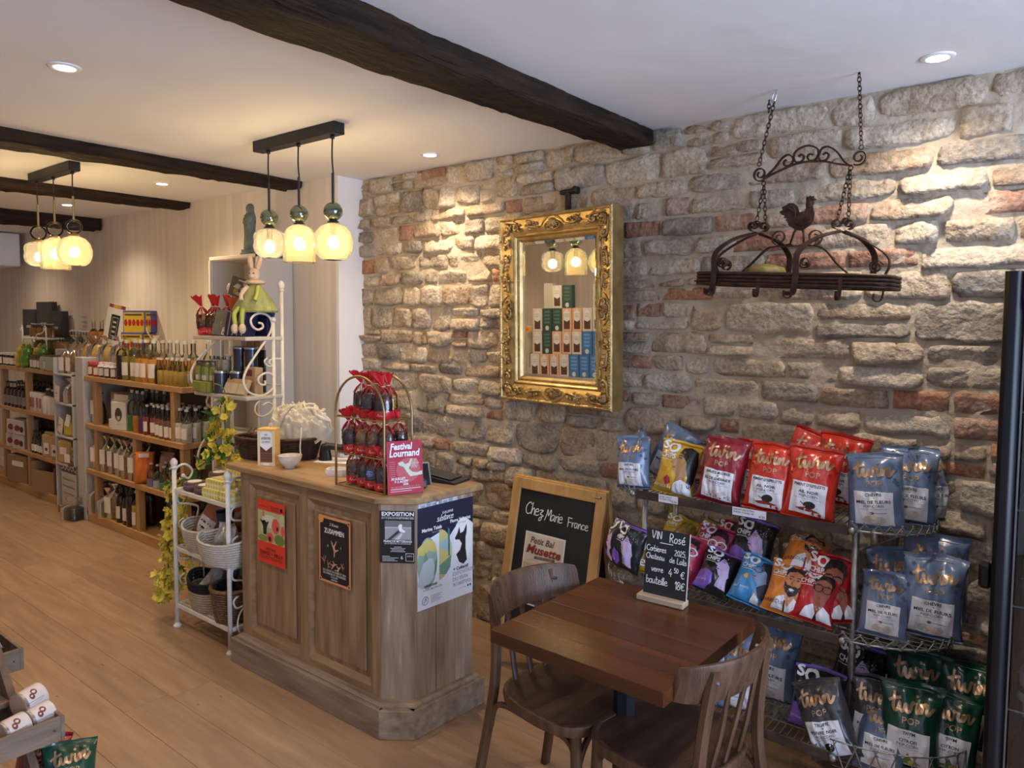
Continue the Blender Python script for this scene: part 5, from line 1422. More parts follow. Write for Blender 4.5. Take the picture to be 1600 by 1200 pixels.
def twin(a, W, H, l1, l2, art, gcol, textcol=ink):
    a.poly([(-W*.33, H*.075), (W*.31, H*.055), (W*.31, H*.475), (-W*.33, H*.49)], lab_w, 1)
    twin_logo(a, -W*.005, H*.66, W*.30, gcol, w=.15)
    def fit(s_, y, size, **k):
        wmax = W*.56; w0 = size*.6*len(s_)
        a.text(s_, -W*.01, y, size, textcol, width=min(wmax, w0), **k)
    fit(l1, H*.425, .0145, bold=.02); a.text('+', 0, H*.385, .012, textcol); fit(l2, H*.335, .0145, bold=.02)
    fit('POP-CORN', H*.285, .013); a.rect(-W*.25, H*.262, W*.24, H*.267, grey_i, 2)
    if art == 'chili':
        a.poly([(-W*.22, H*.13), (-W*.1, H*.15), (0, H*.16), (W*.1, H*.135), (W*.24, H*.11), (W*.12, H*.10), (-.0, H*.105), (-W*.15, H*.11)], flat(.26, .03, .015), 2).oval(W*.03, H*.19, W*.11, H*.05, flat(.035, .02, .015), 3, 12).stroke([(-W*.14, H*.215), (-W*.05, H*.18), (W*.02, H*.15)], .003, flat(.04, .02, .015), 4).oval(W*.10, H*.085, .005, .005, flat(.4, .05, .02), 3, 8).oval(W*.22, H*.08, .006, .006, flat(.4, .05, .02), 3, 8)
    elif art == 'honey':
        a.oval(-W*.1, H*.135, W*.1, H*.05, flat(.55, .48, .44), 2, 12).oval(W*.08, H*.13, W*.1, H*.045, flat(.62, .55, .50), 2, 12).oval(-W*.02, H*.16, W*.06, H*.03, flat(.70, .62, .52), 3, 12).rect(-W*.02, H*.21, W*.2, H*.216, flat(.15, .1, .08), 3).oval(-W*.04, H*.213, .007, .005, flat(.2, .13, .1), 3, 8)
    elif art == 'pop':
        for k in range(7): a.oval(-W*.22+W*.075*k, H*(.11+.025*(k % 3)), W*.05, H*.03, flat(.60, .52, .50), 2, 8).oval(-W*.2+W*.075*k, H*(.09+.02*(k % 2)), .003, .003, flat(.25, .03, .05), 3, 6)
    elif art == 'truffle':
        a.oval(.0, H*.17, W*.10, H*.055, flat(.02, .016, .015), 2, 12).oval(-W*.1, H*.12, W*.06, H*.03, flat(.35, .25, .2), 2, 10)
    else:
        a.poly([(-W*.2, H*.08), (-W*.05, H*.14), (0, H*.22), (W*.06, H*.15), (W*.2, H*.10), (0, H*.09)], flat(.12, .24, .05), 2).oval(W*.08, H*.11, W*.07, H*.035, flat(.6, .5, .1), 3, 12)
def so(a, W, H, word='CHIPS', c=None, y=.80):
    c = c or whitep
    a.text('S', -W*.35, H*y, .056, c, bold=.035); a.text('O', -W*.15, H*(y-.045), .058, c, bold=.045); a.text(word, -W*.22, H*(y-.16), .030, c, bold=.025, width=W*.34); a.rect(-W*.38, H*(y-.20), -W*.1, H*(y-.19), c, 3)
def profile_face(a, W, H, skin, hair, flip=1):
    P = lambda pts: [(x*W, y*H) for x, y in pts]
    a.poly(P([(.05, .16), (.10, .36), (.02, .40), (-.02, .46), (-.05, .47), (-.045, .50), (-.06, .52), (-.04, .54), (-.12, .58), (-.03, .64), (-.005, .70), (.04, .78), (.22, .82), (.34, .70), (.36, .5), (.28, .34), (.34, .14)]), skin, 2)
    a.poly(P([(.02, .76), (.06, .86), (.22, .90), (.40, .84), (.46, .6), (.45, .30), (.40, .16), (.32, .2), (.34, .36), (.28, .48), (.24, .62), (.16, .68), (.10, .74)]), hair, 3)
    a.stroke(P([(.03, .665), (.08, .672), (.11, .662)]), .003, hair, 4); a.stroke(P([(.02, .70), (.08, .715), (.13, .70)]), .0028, hair, 4); a.poly(P([(-.05, .50), (.0, .505), (.04, .495), (-.0, .478), (-.04, .476)]), flat(.35, .05, .09), 4)
def man_face(a, W, H, skin, hair, beard=True, glasses=False, shirt=whitep):
    P = lambda pts: [(x*W, y*H) for x, y in pts]
    a.poly(P([(-.24, .06), (-.16, .22), (-.02, .30), (.10, .27), (.22, .30), (.38, .22), (.44, .06)]), shirt, 2)
    a.poly(P([(.0, .30), (.10, .12), (.22, .30), (.22, .42), (.0, .42)]), skin, 3)
    a.poly(P([(-.06, .50), (-.05, .74), (.02, .80), (.22, .80), (.29, .72), (.30, .50), (.24, .36), (.12, .30), (.0, .36)]), skin, 4)
    a.poly(P([(-.08, .62), (-.10, .78), (-.02, .90), (.14, .93), (.30, .88), (.35, .74), (.31, .62), (.28, .75), (.12, .80), (-.04, .75)]), hair, 5)
    if beard: a.poly(P([(-.07, .56), (-.055, .44), (.0, .35), (.12, .29), (.24, .35), (.30, .46), (.31, .57), (.25, .49), (.18, .50), (.12, .485), (.06, .50), (.0, .49)]), hair, 5); a.poly(P([(.05, .43), (.12, .45), (.19, .43), (.12, .39)]), whitep, 6)
    else: a.poly(P([(.06, .42), (.12, .43), (.18, .42), (.12, .39)]), flat(.3, .06, .05), 6)
    a.stroke(P([(.0, .66), (.06, .675), (.09, .665)]), .004, hair, 6); a.stroke(P([(.16, .665), (.20, .675), (.26, .66)]), .004, hair, 6)
    a.stroke(P([(.12, .62), (.09, .53), (.14, .52)]), .003, flat(.25, .08, .04), 6)
    if glasses:
        for cx in (.03, .21): a.stroke([(cx*W+.018*math.cos(t*.53), .61*H+.017*math.sin(t*.53)) for t in range(13)], .003, hair, 7)
        a.stroke(P([(.11, .62), (.14, .62)]), .003, hair, 7)
    else:
        for cx in (.03, .20): a.oval(cx*W, .62*H, .006, .0035, hair, 6, 8)
TW, THh, TTk = .190, .272, .105
CW, CH, CT = .182, .235, .11
def make_bag(kind, seed):
    t = bpy.data.objects.new('popcorn_bag' if kind in TWK else 'crisp_bag', None); t.empty_display_size = .05; link(t)
    W, H, T = (TW, THh, TTk) if kind in TWK else (CW, CH, CT)
    S = bag_fn(W, H, T, seed)
    NU, NV = 30, 40; mb = MB()
    for side in (-1, 1): mb.grid(lambda u, v: S(u*2-1, v, side), NU, NV)
    mb.build('pouch', F[kind], t, smooth=True, merge=True)
    a = Art()
    if kind == 'slate': twin(a, W, H, 'CHÈVRE', 'MIEL DE FLEURS', 'honey', goldp)
    elif kind == 'red': twin(a, W, H, "PIMENT D'ESPELETTE", 'AIL NOIR', 'chili', goldp)
    elif kind == 'burgundy': twin(a, W, H, 'BAIES ROSES', 'SEL DE GUÉRANDE', 'pop', goldp)
    elif kind == 'charcoal': twin(a, W, H, 'TRUFFE', 'POIVRE NOIR', 'truffle', goldp)
    elif kind == 'green': twin(a, W, H, 'THYM', 'CITRON', 'thyme', goldp)
    elif kind == 'purple':
        a.poly([(-W*.47, H*.05), (-W*.47, H*.36), (-W*.30, H*.42), (-W*.08, H*.35), (-W*.04, H*.18), (-W*.14, H*.05)], violet, 1); a.rect(-W*.47, H*.935, W*.47, H*.985, violet, 1); so(a, W, H); profile_face(a, W, H, lilac, blackp); a.text('poivre', -W*.3, H*.17, .018, lilac)
    elif kind == 'yellow':
        so(a, W, H); profile_face(a, W, H, tan_p, blackp); a.poly([(W*.0, H*.05), (W*.05, H*.22), (W*.2, H*.30), (W*.40, H*.26), (W*.44, H*.05)], whitep, 3); a.poly([(-W*.2, H*.24), (-W*.12, H*.32), (-W*.05, H*.28), (-W*.02, H*.20), (-W*.12, H*.15)], flat(.35, .02, .05), 4); a.text('PARMESAN', -W*.25, H*.10, .017, whitep)
    elif kind == 'ochre':
        so(a, W, H); a.oval(-W*.1, H*.38, W*.12, H*.07, flat(.48, .30, .08), 2); a.text('FINES', 0, H*.12, .04, whitep, bold=.02); profile_face(a, W, H, flat(.3, .2, .04), flat(.2, .13, .02))
    elif kind == 'blue':
        so(a, W, H); profile_face(a, W, H, flat(.22, .32, .48), flat(.025, .03, .04)); a.stroke([(W*.02+.018*math.cos(t_*.53), H*.66+.017*math.sin(t_*.53)) for t_ in range(13)], .003, blackp, 6); a.stroke([(W*.12, H*.66), (W*.3, H*.68)], .003, blackp, 6); a.poly([(W*.1, H*.3), (W*.3, H*.45), (W*.42, H*.3), (W*.4, H*.12), (W*.2, H*.14)], flat(.03, .035, .045), 5); a.poly([(W*.05, H*.05), (W*.1, H*.2), (W*.22, H*.12), (W*.25, H*.05)], whitep, 5); a.oval(-W*.2, H*.45, W*.07, H*.05, flat(.5, .33, .12), 3); a.text('sel marin', -W*.22, H*.22, .018, whitep)
    elif kind == 'orange':
        so(a, W, H, 'CHIPS', whitep, .82); man_face(a, W, H, peach, flat(.03, .022, .022)); a.rect(W*.02, H*.05, W*.055, H*.22, flat(.16, .02, .02), 5); a.rect(W*.3, H*.05, W*.335, H*.2, flat(.16, .02, .02), 5); a.text('BARBECUE', -W*.22, H*.13, .019, ink)
    elif kind == 'crimson':
        so(a, W, H, 'CHIPS', whitep, .82); man_face(a, W, H, flat(.32, .10, .06), flat(.015, .01, .01), False, True); a.poly([(W*.04, H*.05), (W*.10, H*.2), (W*.14, H*.05)], flat(.05, .02, .03), 5)
    elif kind == 'pink':
        so(a, W, H, 'CHIPS', whitep, .84); man_face(a, W, H, flat(.50, .13, .15), flat(.03, .012, .02), False, False, flat(.3, .02, .06))
        for cx in (.02, .22): a.stroke([(cx*W+.021*math.cos(t_*.53), .61*H+.017*math.sin(t_*.53)) for t_ in range(13)], .006, whitep, 8)
    a.rect(-W*.3, H*.925, W*.3, H*.930, flat(.6, .6, .62, .4), 2)
    def onbag(x, y, h):
        W2 = W/2; v = y/H
        u = max(-.97, min(.97, x/(W2*.93)))
        p = S(u, v, -1); q = S(min(u+.02, 1), v, -1); r = S(u, min(v+.02, 1), -1)
        n = (Vector(q)-Vector(p)).cross(Vector(r)-Vector(p))
        n = n.normalized() if n.length > 1e-9 else Vector((0, -1, 0))
        if n.y > 0: n = -n
        return tuple(Vector(p)+n*(h+.0016))
    a.build(t, onbag, step=.0003, sub=.009, names=('printed_label', 'lettering'))
    if kind in ('red', 'charcoal', 'slate'):
        d = Art(); dc = flat(*[k*.55 for k in F[kind].node_tree.nodes['Principled BSDF'].inputs['Base Color'].default_value[:3]], .35)
        rr = random.Random(seed)
        for _ in range(9): d.oval(rr.choice((-1, 1))*rr.uniform(.30, .42)*W, rr.uniform(.55, .88)*H, .006, .006, dc, 1, 8)
        d.build(t, onbag, step=.0003, names=('dots', 'dots'))
    return t
TWK = ('slate', 'red', 'burgundy', 'charcoal', 'green')
_bags = {}; _bagused = {}
def bag(kind, x, y, z, rz, label, lean=-12, roll=0, s_=1.0, var=0, grp=None):
    k = (kind, var)
    if k not in _bags: _bags[k] = make_bag(kind, 1.7+var*3.3+len(kind)); o = _bags[k]
    else: o = copy_tree(_bags[k])
    o.location = (x, y, z); o.rotation_euler = (R(lean), R(roll), R(rz)); o.scale = (s_,)*3
    tag(o, label, 'popcorn bag' if kind in TWK else 'crisp bag', grp or 'snack bags on the bakery rack')
    return o
z = .972
bag('slate', -1.435, 2.632, z-0.008, 4, 'slate blue popcorn bag at the left end of the top rack shelf', -10, -5, 0.80, 0)
bag('slate', -1.475, 2.740, z, -55, 'slate blue popcorn bag turned sideways, leftmost on the top rack shelf', -4, 0, 0.86, 1)
bag('slate', -1.400, 2.800, z+0.010, 12, 'slate blue popcorn bag at the back left of the top shelf, only a corner showing', -4, 25, 0.88, 1)
bag('yellow', -1.265, 2.637, z-0.008, 6, 'yellow crisp bag with a dark-haired profile on the top rack shelf', -16, 8, 0.93, 0)
bag('burgundy', -1.075, 2.627, z-0.008, 4, 'burgundy popcorn bag on the top rack shelf', -14, 6, 0.93, 0)
bag('red', -0.985, 2.740, z, 20, 'red popcorn bag half hidden behind the burgundy one', -10, 6, 0.84, 1)
bag('red', -0.885, 2.617, z-0.008, 4, 'red popcorn bag on the top rack shelf right of the burgundy one', -14, 4, 0.93, 0)
bag('red', -0.870, 2.840, z+0.030, 5, 'red popcorn bag standing at the back, its pointed top showing', -3, 24, 0.93, 1)
bag('red', -0.740, 2.612, z-0.008, 8, 'red popcorn bag beside the large slate bag on the top rack shelf', -14, 5, 0.95, 1)
bag('red', -0.700, 2.790, z+0.020, 4, 'red popcorn bag behind its neighbours at the right of the top shelf', -6, 8, 0.95, 0)
bag('slate', -0.525, 2.655, z-0.016, 6, 'large slate blue popcorn bag in front of the right end basket, top shelf', -12, -5, 0.95, 1)
bag('slate', -0.455, 2.760, z-0.006, 14, 'slate blue popcorn bag just behind the large one in the top end basket', -12, 2, 0.97, 0)
bag('slate', -0.400, 2.830, z-0.006, 62, 'slate blue popcorn bag turned edge-on, rightmost in the top end basket', -10, 4, 0.95, 0)
z = .622
bag('purple', -1.530, 2.660, z, -50, 'black and violet crisp bag turned sideways, leftmost on the middle rack shelf', -8, 0, 0.81, 0)
bag('purple', -1.470, 2.625, z, -10, 'black and violet crisp bag standing upright in the left end basket of the middle shelf', -8, 10, 0.83, 1)
bag('ochre', -1.400, 2.630, z, 4, 'ochre crisp bag partly hidden by the slate sign', -36, 0, 0.77, 0)
bag('ochre', -1.370, 2.830, z+0.020, 5, 'ochre crisp bag lying at the back left of the middle shelf', -40, 12, 0.85, 0)
bag('ochre', -1.230, 2.840, z+0.020, -6, 'ochre crisp bag lying at the back of the middle shelf behind the slate sign', -46, 5, 0.85, 0)
bag('pink', -1.220, 2.610, z, 6, 'pink crisp bag with white glasses just right of the slate sign', -36, 4, 0.86, 0)
bag('pink', -1.150, 2.720, z+0.020, 4, 'pink crisp bag behind the one with white glasses', -24, 8, 0.85, 1)
bag('crimson', -1.100, 2.840, z+0.020, 0, 'crimson crisp bag at the back of the middle shelf behind the violet ones', -22, 0, 0.85, 1)
bag('purple', -1.080, 2.585, z-0.002, 10, 'black and violet crisp bag at the front middle of the middle rack shelf', -40, 16, 0.80, 0)
bag('purple', -1.000, 2.740, z+0.060, 4, 'black and violet crisp bag lying on top of others on the middle rack shelf', -24, 8, 0.90, 1)
bag('blue', -0.935, 2.580, z-0.002, 8, 'bright blue crisp bag at the front of the middle rack shelf', -40, 14, 0.82, 0)
bag('blue', -0.850, 2.740, z+0.040, -14, 'bright blue crisp bag slumped behind the front blue one', -52, 24, 0.85, 1)
bag('orange', -0.805, 2.565, z-0.002, 4, 'orange crisp bag with a bearded man at the front of the middle shelf', -36, 8, 0.83, 0)
bag('orange', -0.770, 2.660, z+0.130, 8, 'orange crisp bag lying flat on top of its neighbours', -66, 8, 0.85, 1)
bag('crimson', -0.705, 2.560, z-0.002, 6, 'crimson crisp bag with a bespectacled man at the right of the middle shelf', -36, 8, 0.79, 0)
bag('crimson', -0.690, 2.660, z, 2, 'crimson crisp bag behind the bespectacled front one', -14, 6, 0.90, 1)
bag('crimson', -0.625, 2.610, z, 40, 'crimson crisp bag turned sideways by the rack upright', -36, 0, 0.73, 1)
z = .617
bag('slate', -0.490, 2.612, z-0.008, 8, 'slate blue popcorn bag at the front of the middle end basket', -24, 2, 0.80, 1)
bag('slate', -0.365, 2.700, z-0.004, 12, 'tall slate blue popcorn bag in the middle end basket', -7, 3, 1.01, 0)
bag('slate', -0.370, 2.820, z+0.020, 10, 'dark slate popcorn bag at the back of the middle end basket', -4, 0, 1.08, 1)
bag('slate', -0.490, 2.800, z, 6, 'slate popcorn bag in the shade behind the rack upright', -8, -4, 0.90, 0)
z = .257
bag('slate', -0.960, 2.560, z-0.030, -6, 'slate blue popcorn bag on the bottom shelf, top seen below the table edge', -8, 3, 1.12, 1)
bag('slate', -0.900, 2.700, z-0.030, 10, 'slate blue popcorn bag at the back of the bottom shelf behind the chair', -6, 5, 1.15, 0)
bag('slate', -1.060, 2.530, z-0.030, -8, 'slate blue popcorn bag seen through the chair back on the bottom shelf', -10, 0, 0.90, 0)
bag('purple', -0.690, 2.580, z-0.030, 12, 'black and violet crisp bag on the bottom shelf left of the charcoal one', -14, 6, 0.95, 0)
bag('purple', -0.620, 2.800, z, 0, 'black and violet crisp bag at the dark back of the bottom shelf', -10, 10, 1.00, 1)
bag('charcoal', -0.585, 2.500, z-0.050, 2, 'charcoal popcorn bag leaning left on the bottom shelf', -16, -24, 0.92, 0)
bag('charcoal', -0.520, 2.640, z-0.050, 8, 'charcoal popcorn bag behind the leaning one', -8, 4, 0.90, 1)
bag('slate', -0.475, 2.545, z-0.073, 6, 'slate blue popcorn bag low at the front of the bottom end basket', -30, 4, 0.80, 1)
bag('green', -0.400, 2.600, z-0.055, 8, 'dark green popcorn bag standing in the bottom end basket', -12, 2, 1.00, 0)
bag('green', -0.300, 2.660, z-0.055, 12, 'dark green popcorn bag at the right of the bottom end basket', -14, 6, 0.92, 1)
bag('green', -0.400, 2.800, z-0.020, 8, 'dark green popcorn bag at the back of the bottom end basket', -6, -3, 1.05, 1)
bag('green', -0.290, 2.800, z-0.020, 12, 'dark green popcorn bag at the back right beside the fridge', -10, 10, 1.00, 0)
t = thing('price_label', 'grey flavour card standing behind the green bags', 'price label', (-.395, 2.86, .56), R(4))
MB().box(0, 0, .02, .12, .0016, .06).build('card', flat(.28, .28, .29), t)
a = Art(); a.text('THYM', 0, .022, .018, ink, bold=.02).text('+', 0, .006, .012, ink); a.build(t, lambda x, y, h: (x, -.001-h, y))

# ================================================================ glass-door fridge
blk = mat('gloss_black_steel', (.004, .004, .005), .32, spec=.3)
fg = thing('drinks_fridge', 'tall black glass-door fridge at the right edge of the picture', 'fridge', (0, 0, 0))
FX0, FX1, FYF, FYB, FH = -.172, .46, 2.25, 2.95, 1.785
inn = mat('fridge_liner', (.20, .15, .115), .45)
MB().box(FX0+.02, (FYF+FYB)/2+.03, FH/2, .03, FYB-FYF-.06, FH-.02).build('side_wall', blk, fg)
MB().box(FX1-.02, (FYF+FYB)/2+.03, FH/2, .03, FYB-FYF-.06, FH-.02).build('side_wall', blk, fg)
MB().box((FX0+FX1)/2, FYB-.015, FH/2, FX1-FX0-.01, .03, FH-.02).build('back_wall', inn, fg)
MB().box((FX0+FX1)/2, (FYF+FYB)/2+.03, FH-.05, FX1-FX0-.01, FYB-FYF-.06, .08).build('top', blk, fg)
MB().box((FX0+FX1)/2, (FYF+FYB)/2+.03, .09, FX1-FX0-.01, FYB-FYF-.06, .16).build('bottom', blk, fg)
MB().box(FX0+.0375, (FYF+FYB)/2+.02, FH/2, .004, FYB-FYF-.12, FH-.26).build('liner', inn, fg)
dr = MB()
sec = [(-.030, 0), (-.027, -.018), (-.014, -.027), (.004, -.027), (.018, -.020), (.024, -.010), (.030, -.008), (.030, .03), (-.030, .03)]
for xc in (FX0+.024, FX1-.024):
    s_ = 1 if xc < 0 else -1
    dr.add([(xc+s_*a_*.78, FYF+.03+b_, z_) for z_ in (.02, FH) for a_, b_ in sec], [tuple(range(9)), tuple(range(9, 18))[::-1]]+[(i, (i+1) % 9, 9+(i+1) % 9, 9+i) for i in range(9)])
dr.build('door_stile', blk, fg, smooth=35)
for zc_ in (.06, FH-.05): MB().box((FX0+FX1)/2, FYF+.03, zc_, FX1-FX0-.12, .05, .1, .006).build('door_rail', blk, fg)
MB().box((FX0+FX1)/2, FYF+.038, FH/2, FX1-FX0-.11, .005, FH-.2).build('glass_pane', thin_glass('fridge_glass', (.93, .95, .97), 1.5, .01), fg)
MB().box(FX0-.012, FYF+.035, .98, .03, .03, .07, .008).build('hinge_cap', blk, fg)
MB().box(FX0+.050, FYF+.018, FH/2, .004, .004, FH-.14).build('chrome_strip', mat('soft_chrome', (.20, .21, .25), .3, metal=.9), fg)
cl = flat(.52, .54, .62)
for k in range(26):
    zz = .26+k*.052
    MB().add([(FX0+.041, 2.33, zz), (FX0+.041, 2.375, zz+.018), (FX0+.041, 2.375, zz), (FX0+.045, 2.33, zz), (FX0+.045, 2.375, zz+.018), (FX0+.045, 2.375, zz)], [(0, 1, 2), (3, 5, 4), (0, 3, 4, 1), (1, 4, 5, 2), (2, 5, 3, 0)]).build('shelf_clip', cl, fg)
SH = (.30, .615, .90, 1.16, 1.42)
for zz in SH:
    g = MB()
    for i in range(14): g.tube([(FX0+.05+i*.038, 2.33, zz), (FX0+.05+i*.038, 2.9, zz)], .002, 4)
    for yy in (2.33, 2.6, 2.9): g.tube([(FX0+.045, yy, zz-.004), (FX1-.045, yy, zz-.004)], .003, 5)
    g.build('wire_shelf', zinc, fg)
gl_dk = mat('dark_bottle_glass', (.02, .022, .012), .08, coat=.5)
def wine(name, label, loc, m, h=.30, r=.037, cap=None, labc=None, cat='bottle', group=None, lh=(.25, .52), parts=True, seg=14):
    t = thing(name, label, cat, loc, 0, group)
    MB().lathe([(0, 0), (r*.95, 0), (r, .004), (r, h*.55), (r*.9, h*.62), (r*.45, h*.72), (r*.38, h*.80), (r*.38, h*.955), (0, h*.955)], seg).build('glass', m, t, smooth=40)
    MB().lathe([(r*.42, h*.86), (r*.43, h), (0, h)], seg).build('capsule', cap or gl_dk, t, smooth=40)
    if labc: MB().lathe([(r*1.015, h*lh[0]), (r*1.015, h*lh[1])], seg).build('label', labc, t, smooth=True)
    return t
wl = flat(.62, .62, .66)
b1 = wine('wine_bottle', 'wine bottle with a broad white label low inside the fridge', (-.072, 2.395, .304), mat('green_brown_glass', (.05, .04, .02), .1, coat=.5), .315, .05, flat(.6, .62, .7), wl, lh=(.08, .38))
a = Art(); a.oval(-.026, .085, .010, .013, grey_i, 1, 14).oval(-.026, .085, .008, .010, wl, 2, 14).stroke([(0, .092), (.01, .098), (.014, .09), (.022, .097), (.03, .091)], .0012, grey_i).text('PER', .02, .058, .015, ink); a.poly([(-.012, .20), (.012, .20), (.012, .225), (.006, .220), (-.006, .226), (-.012, .218)], wl, 1)
a.build(b1, lambda x, y, h: (.0515*math.sin(x/.05), -.0515*math.cos(x/.05)-h, y) if y < .15 else (x, -.034-h, y))
def pot(label, loc, c1, c2, r=.05, h=.04):
    t = thing('cheese_tub', label, 'tub', loc)
    MB().lathe([(0, 0), (r*.95, 0), (r, .004), (r, h*.75), (0, h*.75)], 22).build('tub', c1, t, smooth=40)
    MB().lathe([(r*1.03, h*.7), (r*1.03, h), (0, h)], 22).build('lid', c2, t, smooth=40)
    a = Art(); a.rect(-.02, h*.2, .03, h*.6, whitep, 1).rect(-.012, h*.25, .0, h*.55, ink, 2); a.build(t, lambda x, y, h_: ((r+.0005+h_)*math.sin(x/r), -(r+.0005+h_)*math.cos(x/r), y))
wm = mat('frosted_tub', (.62, .63, .58), .4); lm = flat(.5, .52, .6)
pot('round cheese tub with pale lid on the fridge shelf, lower of two', (-.056, 2.40, .622), wm, flat(.10, .09, .10)); pot('round cheese tub on top of another in the fridge', (-.054, 2.40, .664), flat(.58, .55, .42), lm)
t = thing('foil_packet', 'crumpled pale blue foil packet on a fridge shelf', 'packet', (-.055, 2.39, .906))
MB().ball((0, 0, .032), .055, 14, 10, (1.0, .8, .55)).build('packet', foilmat('pale_blue_foil', (.42, .50, .62)), t, smooth=True)
wine('juice_bottle', 'bottle of yellow juice on a middle shelf of the fridge', (-.058, 2.40, 1.165), mat('yellow_juice', (.55, .42, .04), .15, coat=.5), .20, .04, flat(.7, .7, .72), None)
for sx, zz, lb in ((-.05, 1.425, 'dark bottle on the top shelf of the fridge'), (.04, 1.425, 'second dark bottle on the top shelf of the fridge')):
    wine('wine_bottle', lb, (sx, 2.42, zz), gl_dk, .28, .036, None, wl)
for zz, wd_, h_ in ((.304, 'bottom', .29), (.906, 'middle', .24), (1.165, 'upper', .23)):
    for k in range(4): wine('wine_bottle', 'dark bottle on the %s fridge shelf, %s from its left side' % (wd_, ('second', 'third', 'fourth', 'fifth')[k]), (.04+.1*k, 2.43, zz), gl_dk, h_, .036, None, wl)
# ================================================================ pine shelving along the left wall
sp = wood('pine_shelf', (.36, .19, .075), (.50, .30, .13), 'x', .45, vs=2)
spv = wood('pine_post', (.34, .18, .07), (.47, .28, .125), 'z', .45, vs=2)
grey_pan = mat('grey_melamine', (.46, .44, .43), .55, col2=(.50, .48, .47), vscale=3)
def shelf_unit(label, x0, x1, yf, levels, posts, yb=2.785):
    t = thing('shelf_unit', label, 'shelf', ((x0+x1)/2, yf, 0)); cx = (x0+x1)/2
    for z in levels: MB().box(0, (yb-yf)/2, z-.02, x1-x0, yb-yf, .04, .003).build('shelf_board', sp, t)
    MB().box(0, .02, .035, x1-x0, .03, .07, .003).build('plinth', sp, t)
    MB().box(0, (yb-yf)/2, .058, x1-x0-.01, yb-yf-.05, .02).build('bottom_board', sp, t)
    for (x, za, zb) in posts:
        for yy in (.035, yb-yf-.03): MB().box(x-cx, yy, (za+zb)/2, .05, .05, zb-za, .003).build('post', spv, t)
    MB().box(0, yb-yf-.004, levels[0]/2, x1-x0, .006, levels[0]).build('back_panel', mat('dark_brown_panel', (.16, .11, .085), .8), t)  # back panel in one even dark brown
    return t
ZA = (1.185, .80, .43)
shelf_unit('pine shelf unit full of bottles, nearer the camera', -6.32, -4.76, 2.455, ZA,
           [(-6.16, .84-.04, 1.145), (-4.92, .80, 1.145), (-6.16, .43, .76), (-5.50, .43, .76), (-4.80, .43, .76), (-6.18, .068, .39), (-5.47, .068, .39), (-4.80, .068, .39)])
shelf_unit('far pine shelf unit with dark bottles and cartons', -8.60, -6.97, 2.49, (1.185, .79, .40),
           [(-8.36, .79, 1.145), (-7.72, .79, 1.145), (-7.03, .79, 1.145), (-8.36, .40, .75), (-7.72, .40, .75), (-7.03, .40, .75), (-8.36, .068, .36), (-7.72, .068, .36), (-7.03, .068, .36)])
gp = thing('end_panel', 'tall pale grey panel between the two pine shelf units', 'panel', (-6.41, 2.62, 0))
MB().box(0, 0, .665, .15, .335, 1.33, .004).build('panel', grey_pan, gp)
nt_ = thing('narrow_display', 'narrow white display column with slanted trays between the shelf units', 'display', (-6.73, 2.62, 0))
MB().box(-.21, 0, .655, .018, .33, 1.31, .002).build('side', grey_pan, nt_); MB().box(.16, .0, .60, .01, .33, 1.2).build('side', grey_pan, nt_); MB().box(-.02, .15, .655, .37, .012, 1.3).build('back', grey_pan, nt_)
for z, tl_ in ((1.17, 0), (.92, .0), (.64, .0), (.40, 0)):
    MB().box(-.02, -.01, z, .37, .32, .014, .002).build('tray', grey_pan, nt_)
for z in (1.08, .80): MB().box(-.02, -.02, z, .36, .30, .012, 0, Matrix.Translation((0, 0, 0))).build('tray', grey_pan, nt_) if False else None
pst = Art()
for k in range(9): pst.oval(.02+.034*k, .34+.012*(k % 2), .014, .012, flat(.45, .36, .28), 2, 8)
pst.rect(0, .315, .31, .38, flat(.05, .035, .03), 1)
for k, s_ in enumerate(('Nos lentilles vertes', 'Nos légumineuses', 'du terroir de Bourgogne')): pst.text(s_, .155, .25-.06*k, .026, flat(.16, .13, .11), width=.24, bold=.01)
pt = sheet('standing_placard', 'grey placard with a flowered header at the foot of the narrow display', 'placard', (-6.83, 2.452, .03), 0, .31, .38, flat(.46, .42, .40), pst)
kb = thing('wooden_block', 'striped wooden block under the grey placard', 'block', (-6.69, 2.435, 0))
for k in range(4): MB().box(-.09+.06*k, 0, .03, .058, .05, .06, .002).build('strip', spv if k % 2 else wood('walnut_strip', (.16, .07, .03), (.24, .12, .06), 'z'), kb)
# raised back ledge behind the top bottles
lg_ = thing('back_ledge', 'low white ledge along the wall behind the top row of bottles', 'ledge', (-6.3, 2.70, 1.187))
MB().box(-.05, 0, .09, 2.0, .16, .18, .003).build('ledge', grey_pan, lg_)

# ---------------------------------------------------------------- bottles and jars: prototypes
clearn = thin_glass('bottle_neck_glass', (.86, .90, .86), 1.45, .03, 1.4)
capm = flat(.62, .62, .60, .35); capd = flat(.03, .03, .03, .35); labm = flat(.72, .66, .62); lab2 = flat(.66, .60, .55)
def liquid(n, c, c2=None): return mat(n, c, .12, col2=c2, vscale=12, coat=.6) if c2 else mat(n, c, .12, coat=.6)
LQ = {'olive': liquid('olive_oil', (.20, .17, .02), (.30, .24, .03)), 'orange': liquid('orange_liqueur', (.42, .17, .02), (.55, .26, .04)), 'brown': liquid('brown_syrup', (.11, .035, .012), (.20, .075, .025)),
      'dark': liquid('dark_syrup', (.018, .009, .007)), 'gold': liquid('golden_oil', (.32, .20, .025), (.42, .28, .05)), 'clear': liquid('pale_lemonade', (.36, .37, .27), (.46, .46, .36)), 'red': liquid('red_syrup', (.20, .015, .012), (.30, .04, .02)),
      'amber': liquid('amber_spirit', (.24, .075, .015), (.34, .12, .03)), 'green': liquid('green_liqueur', (.05, .16, .04)), 'purple': liquid('violet_liqueur', (.10, .02, .12))}
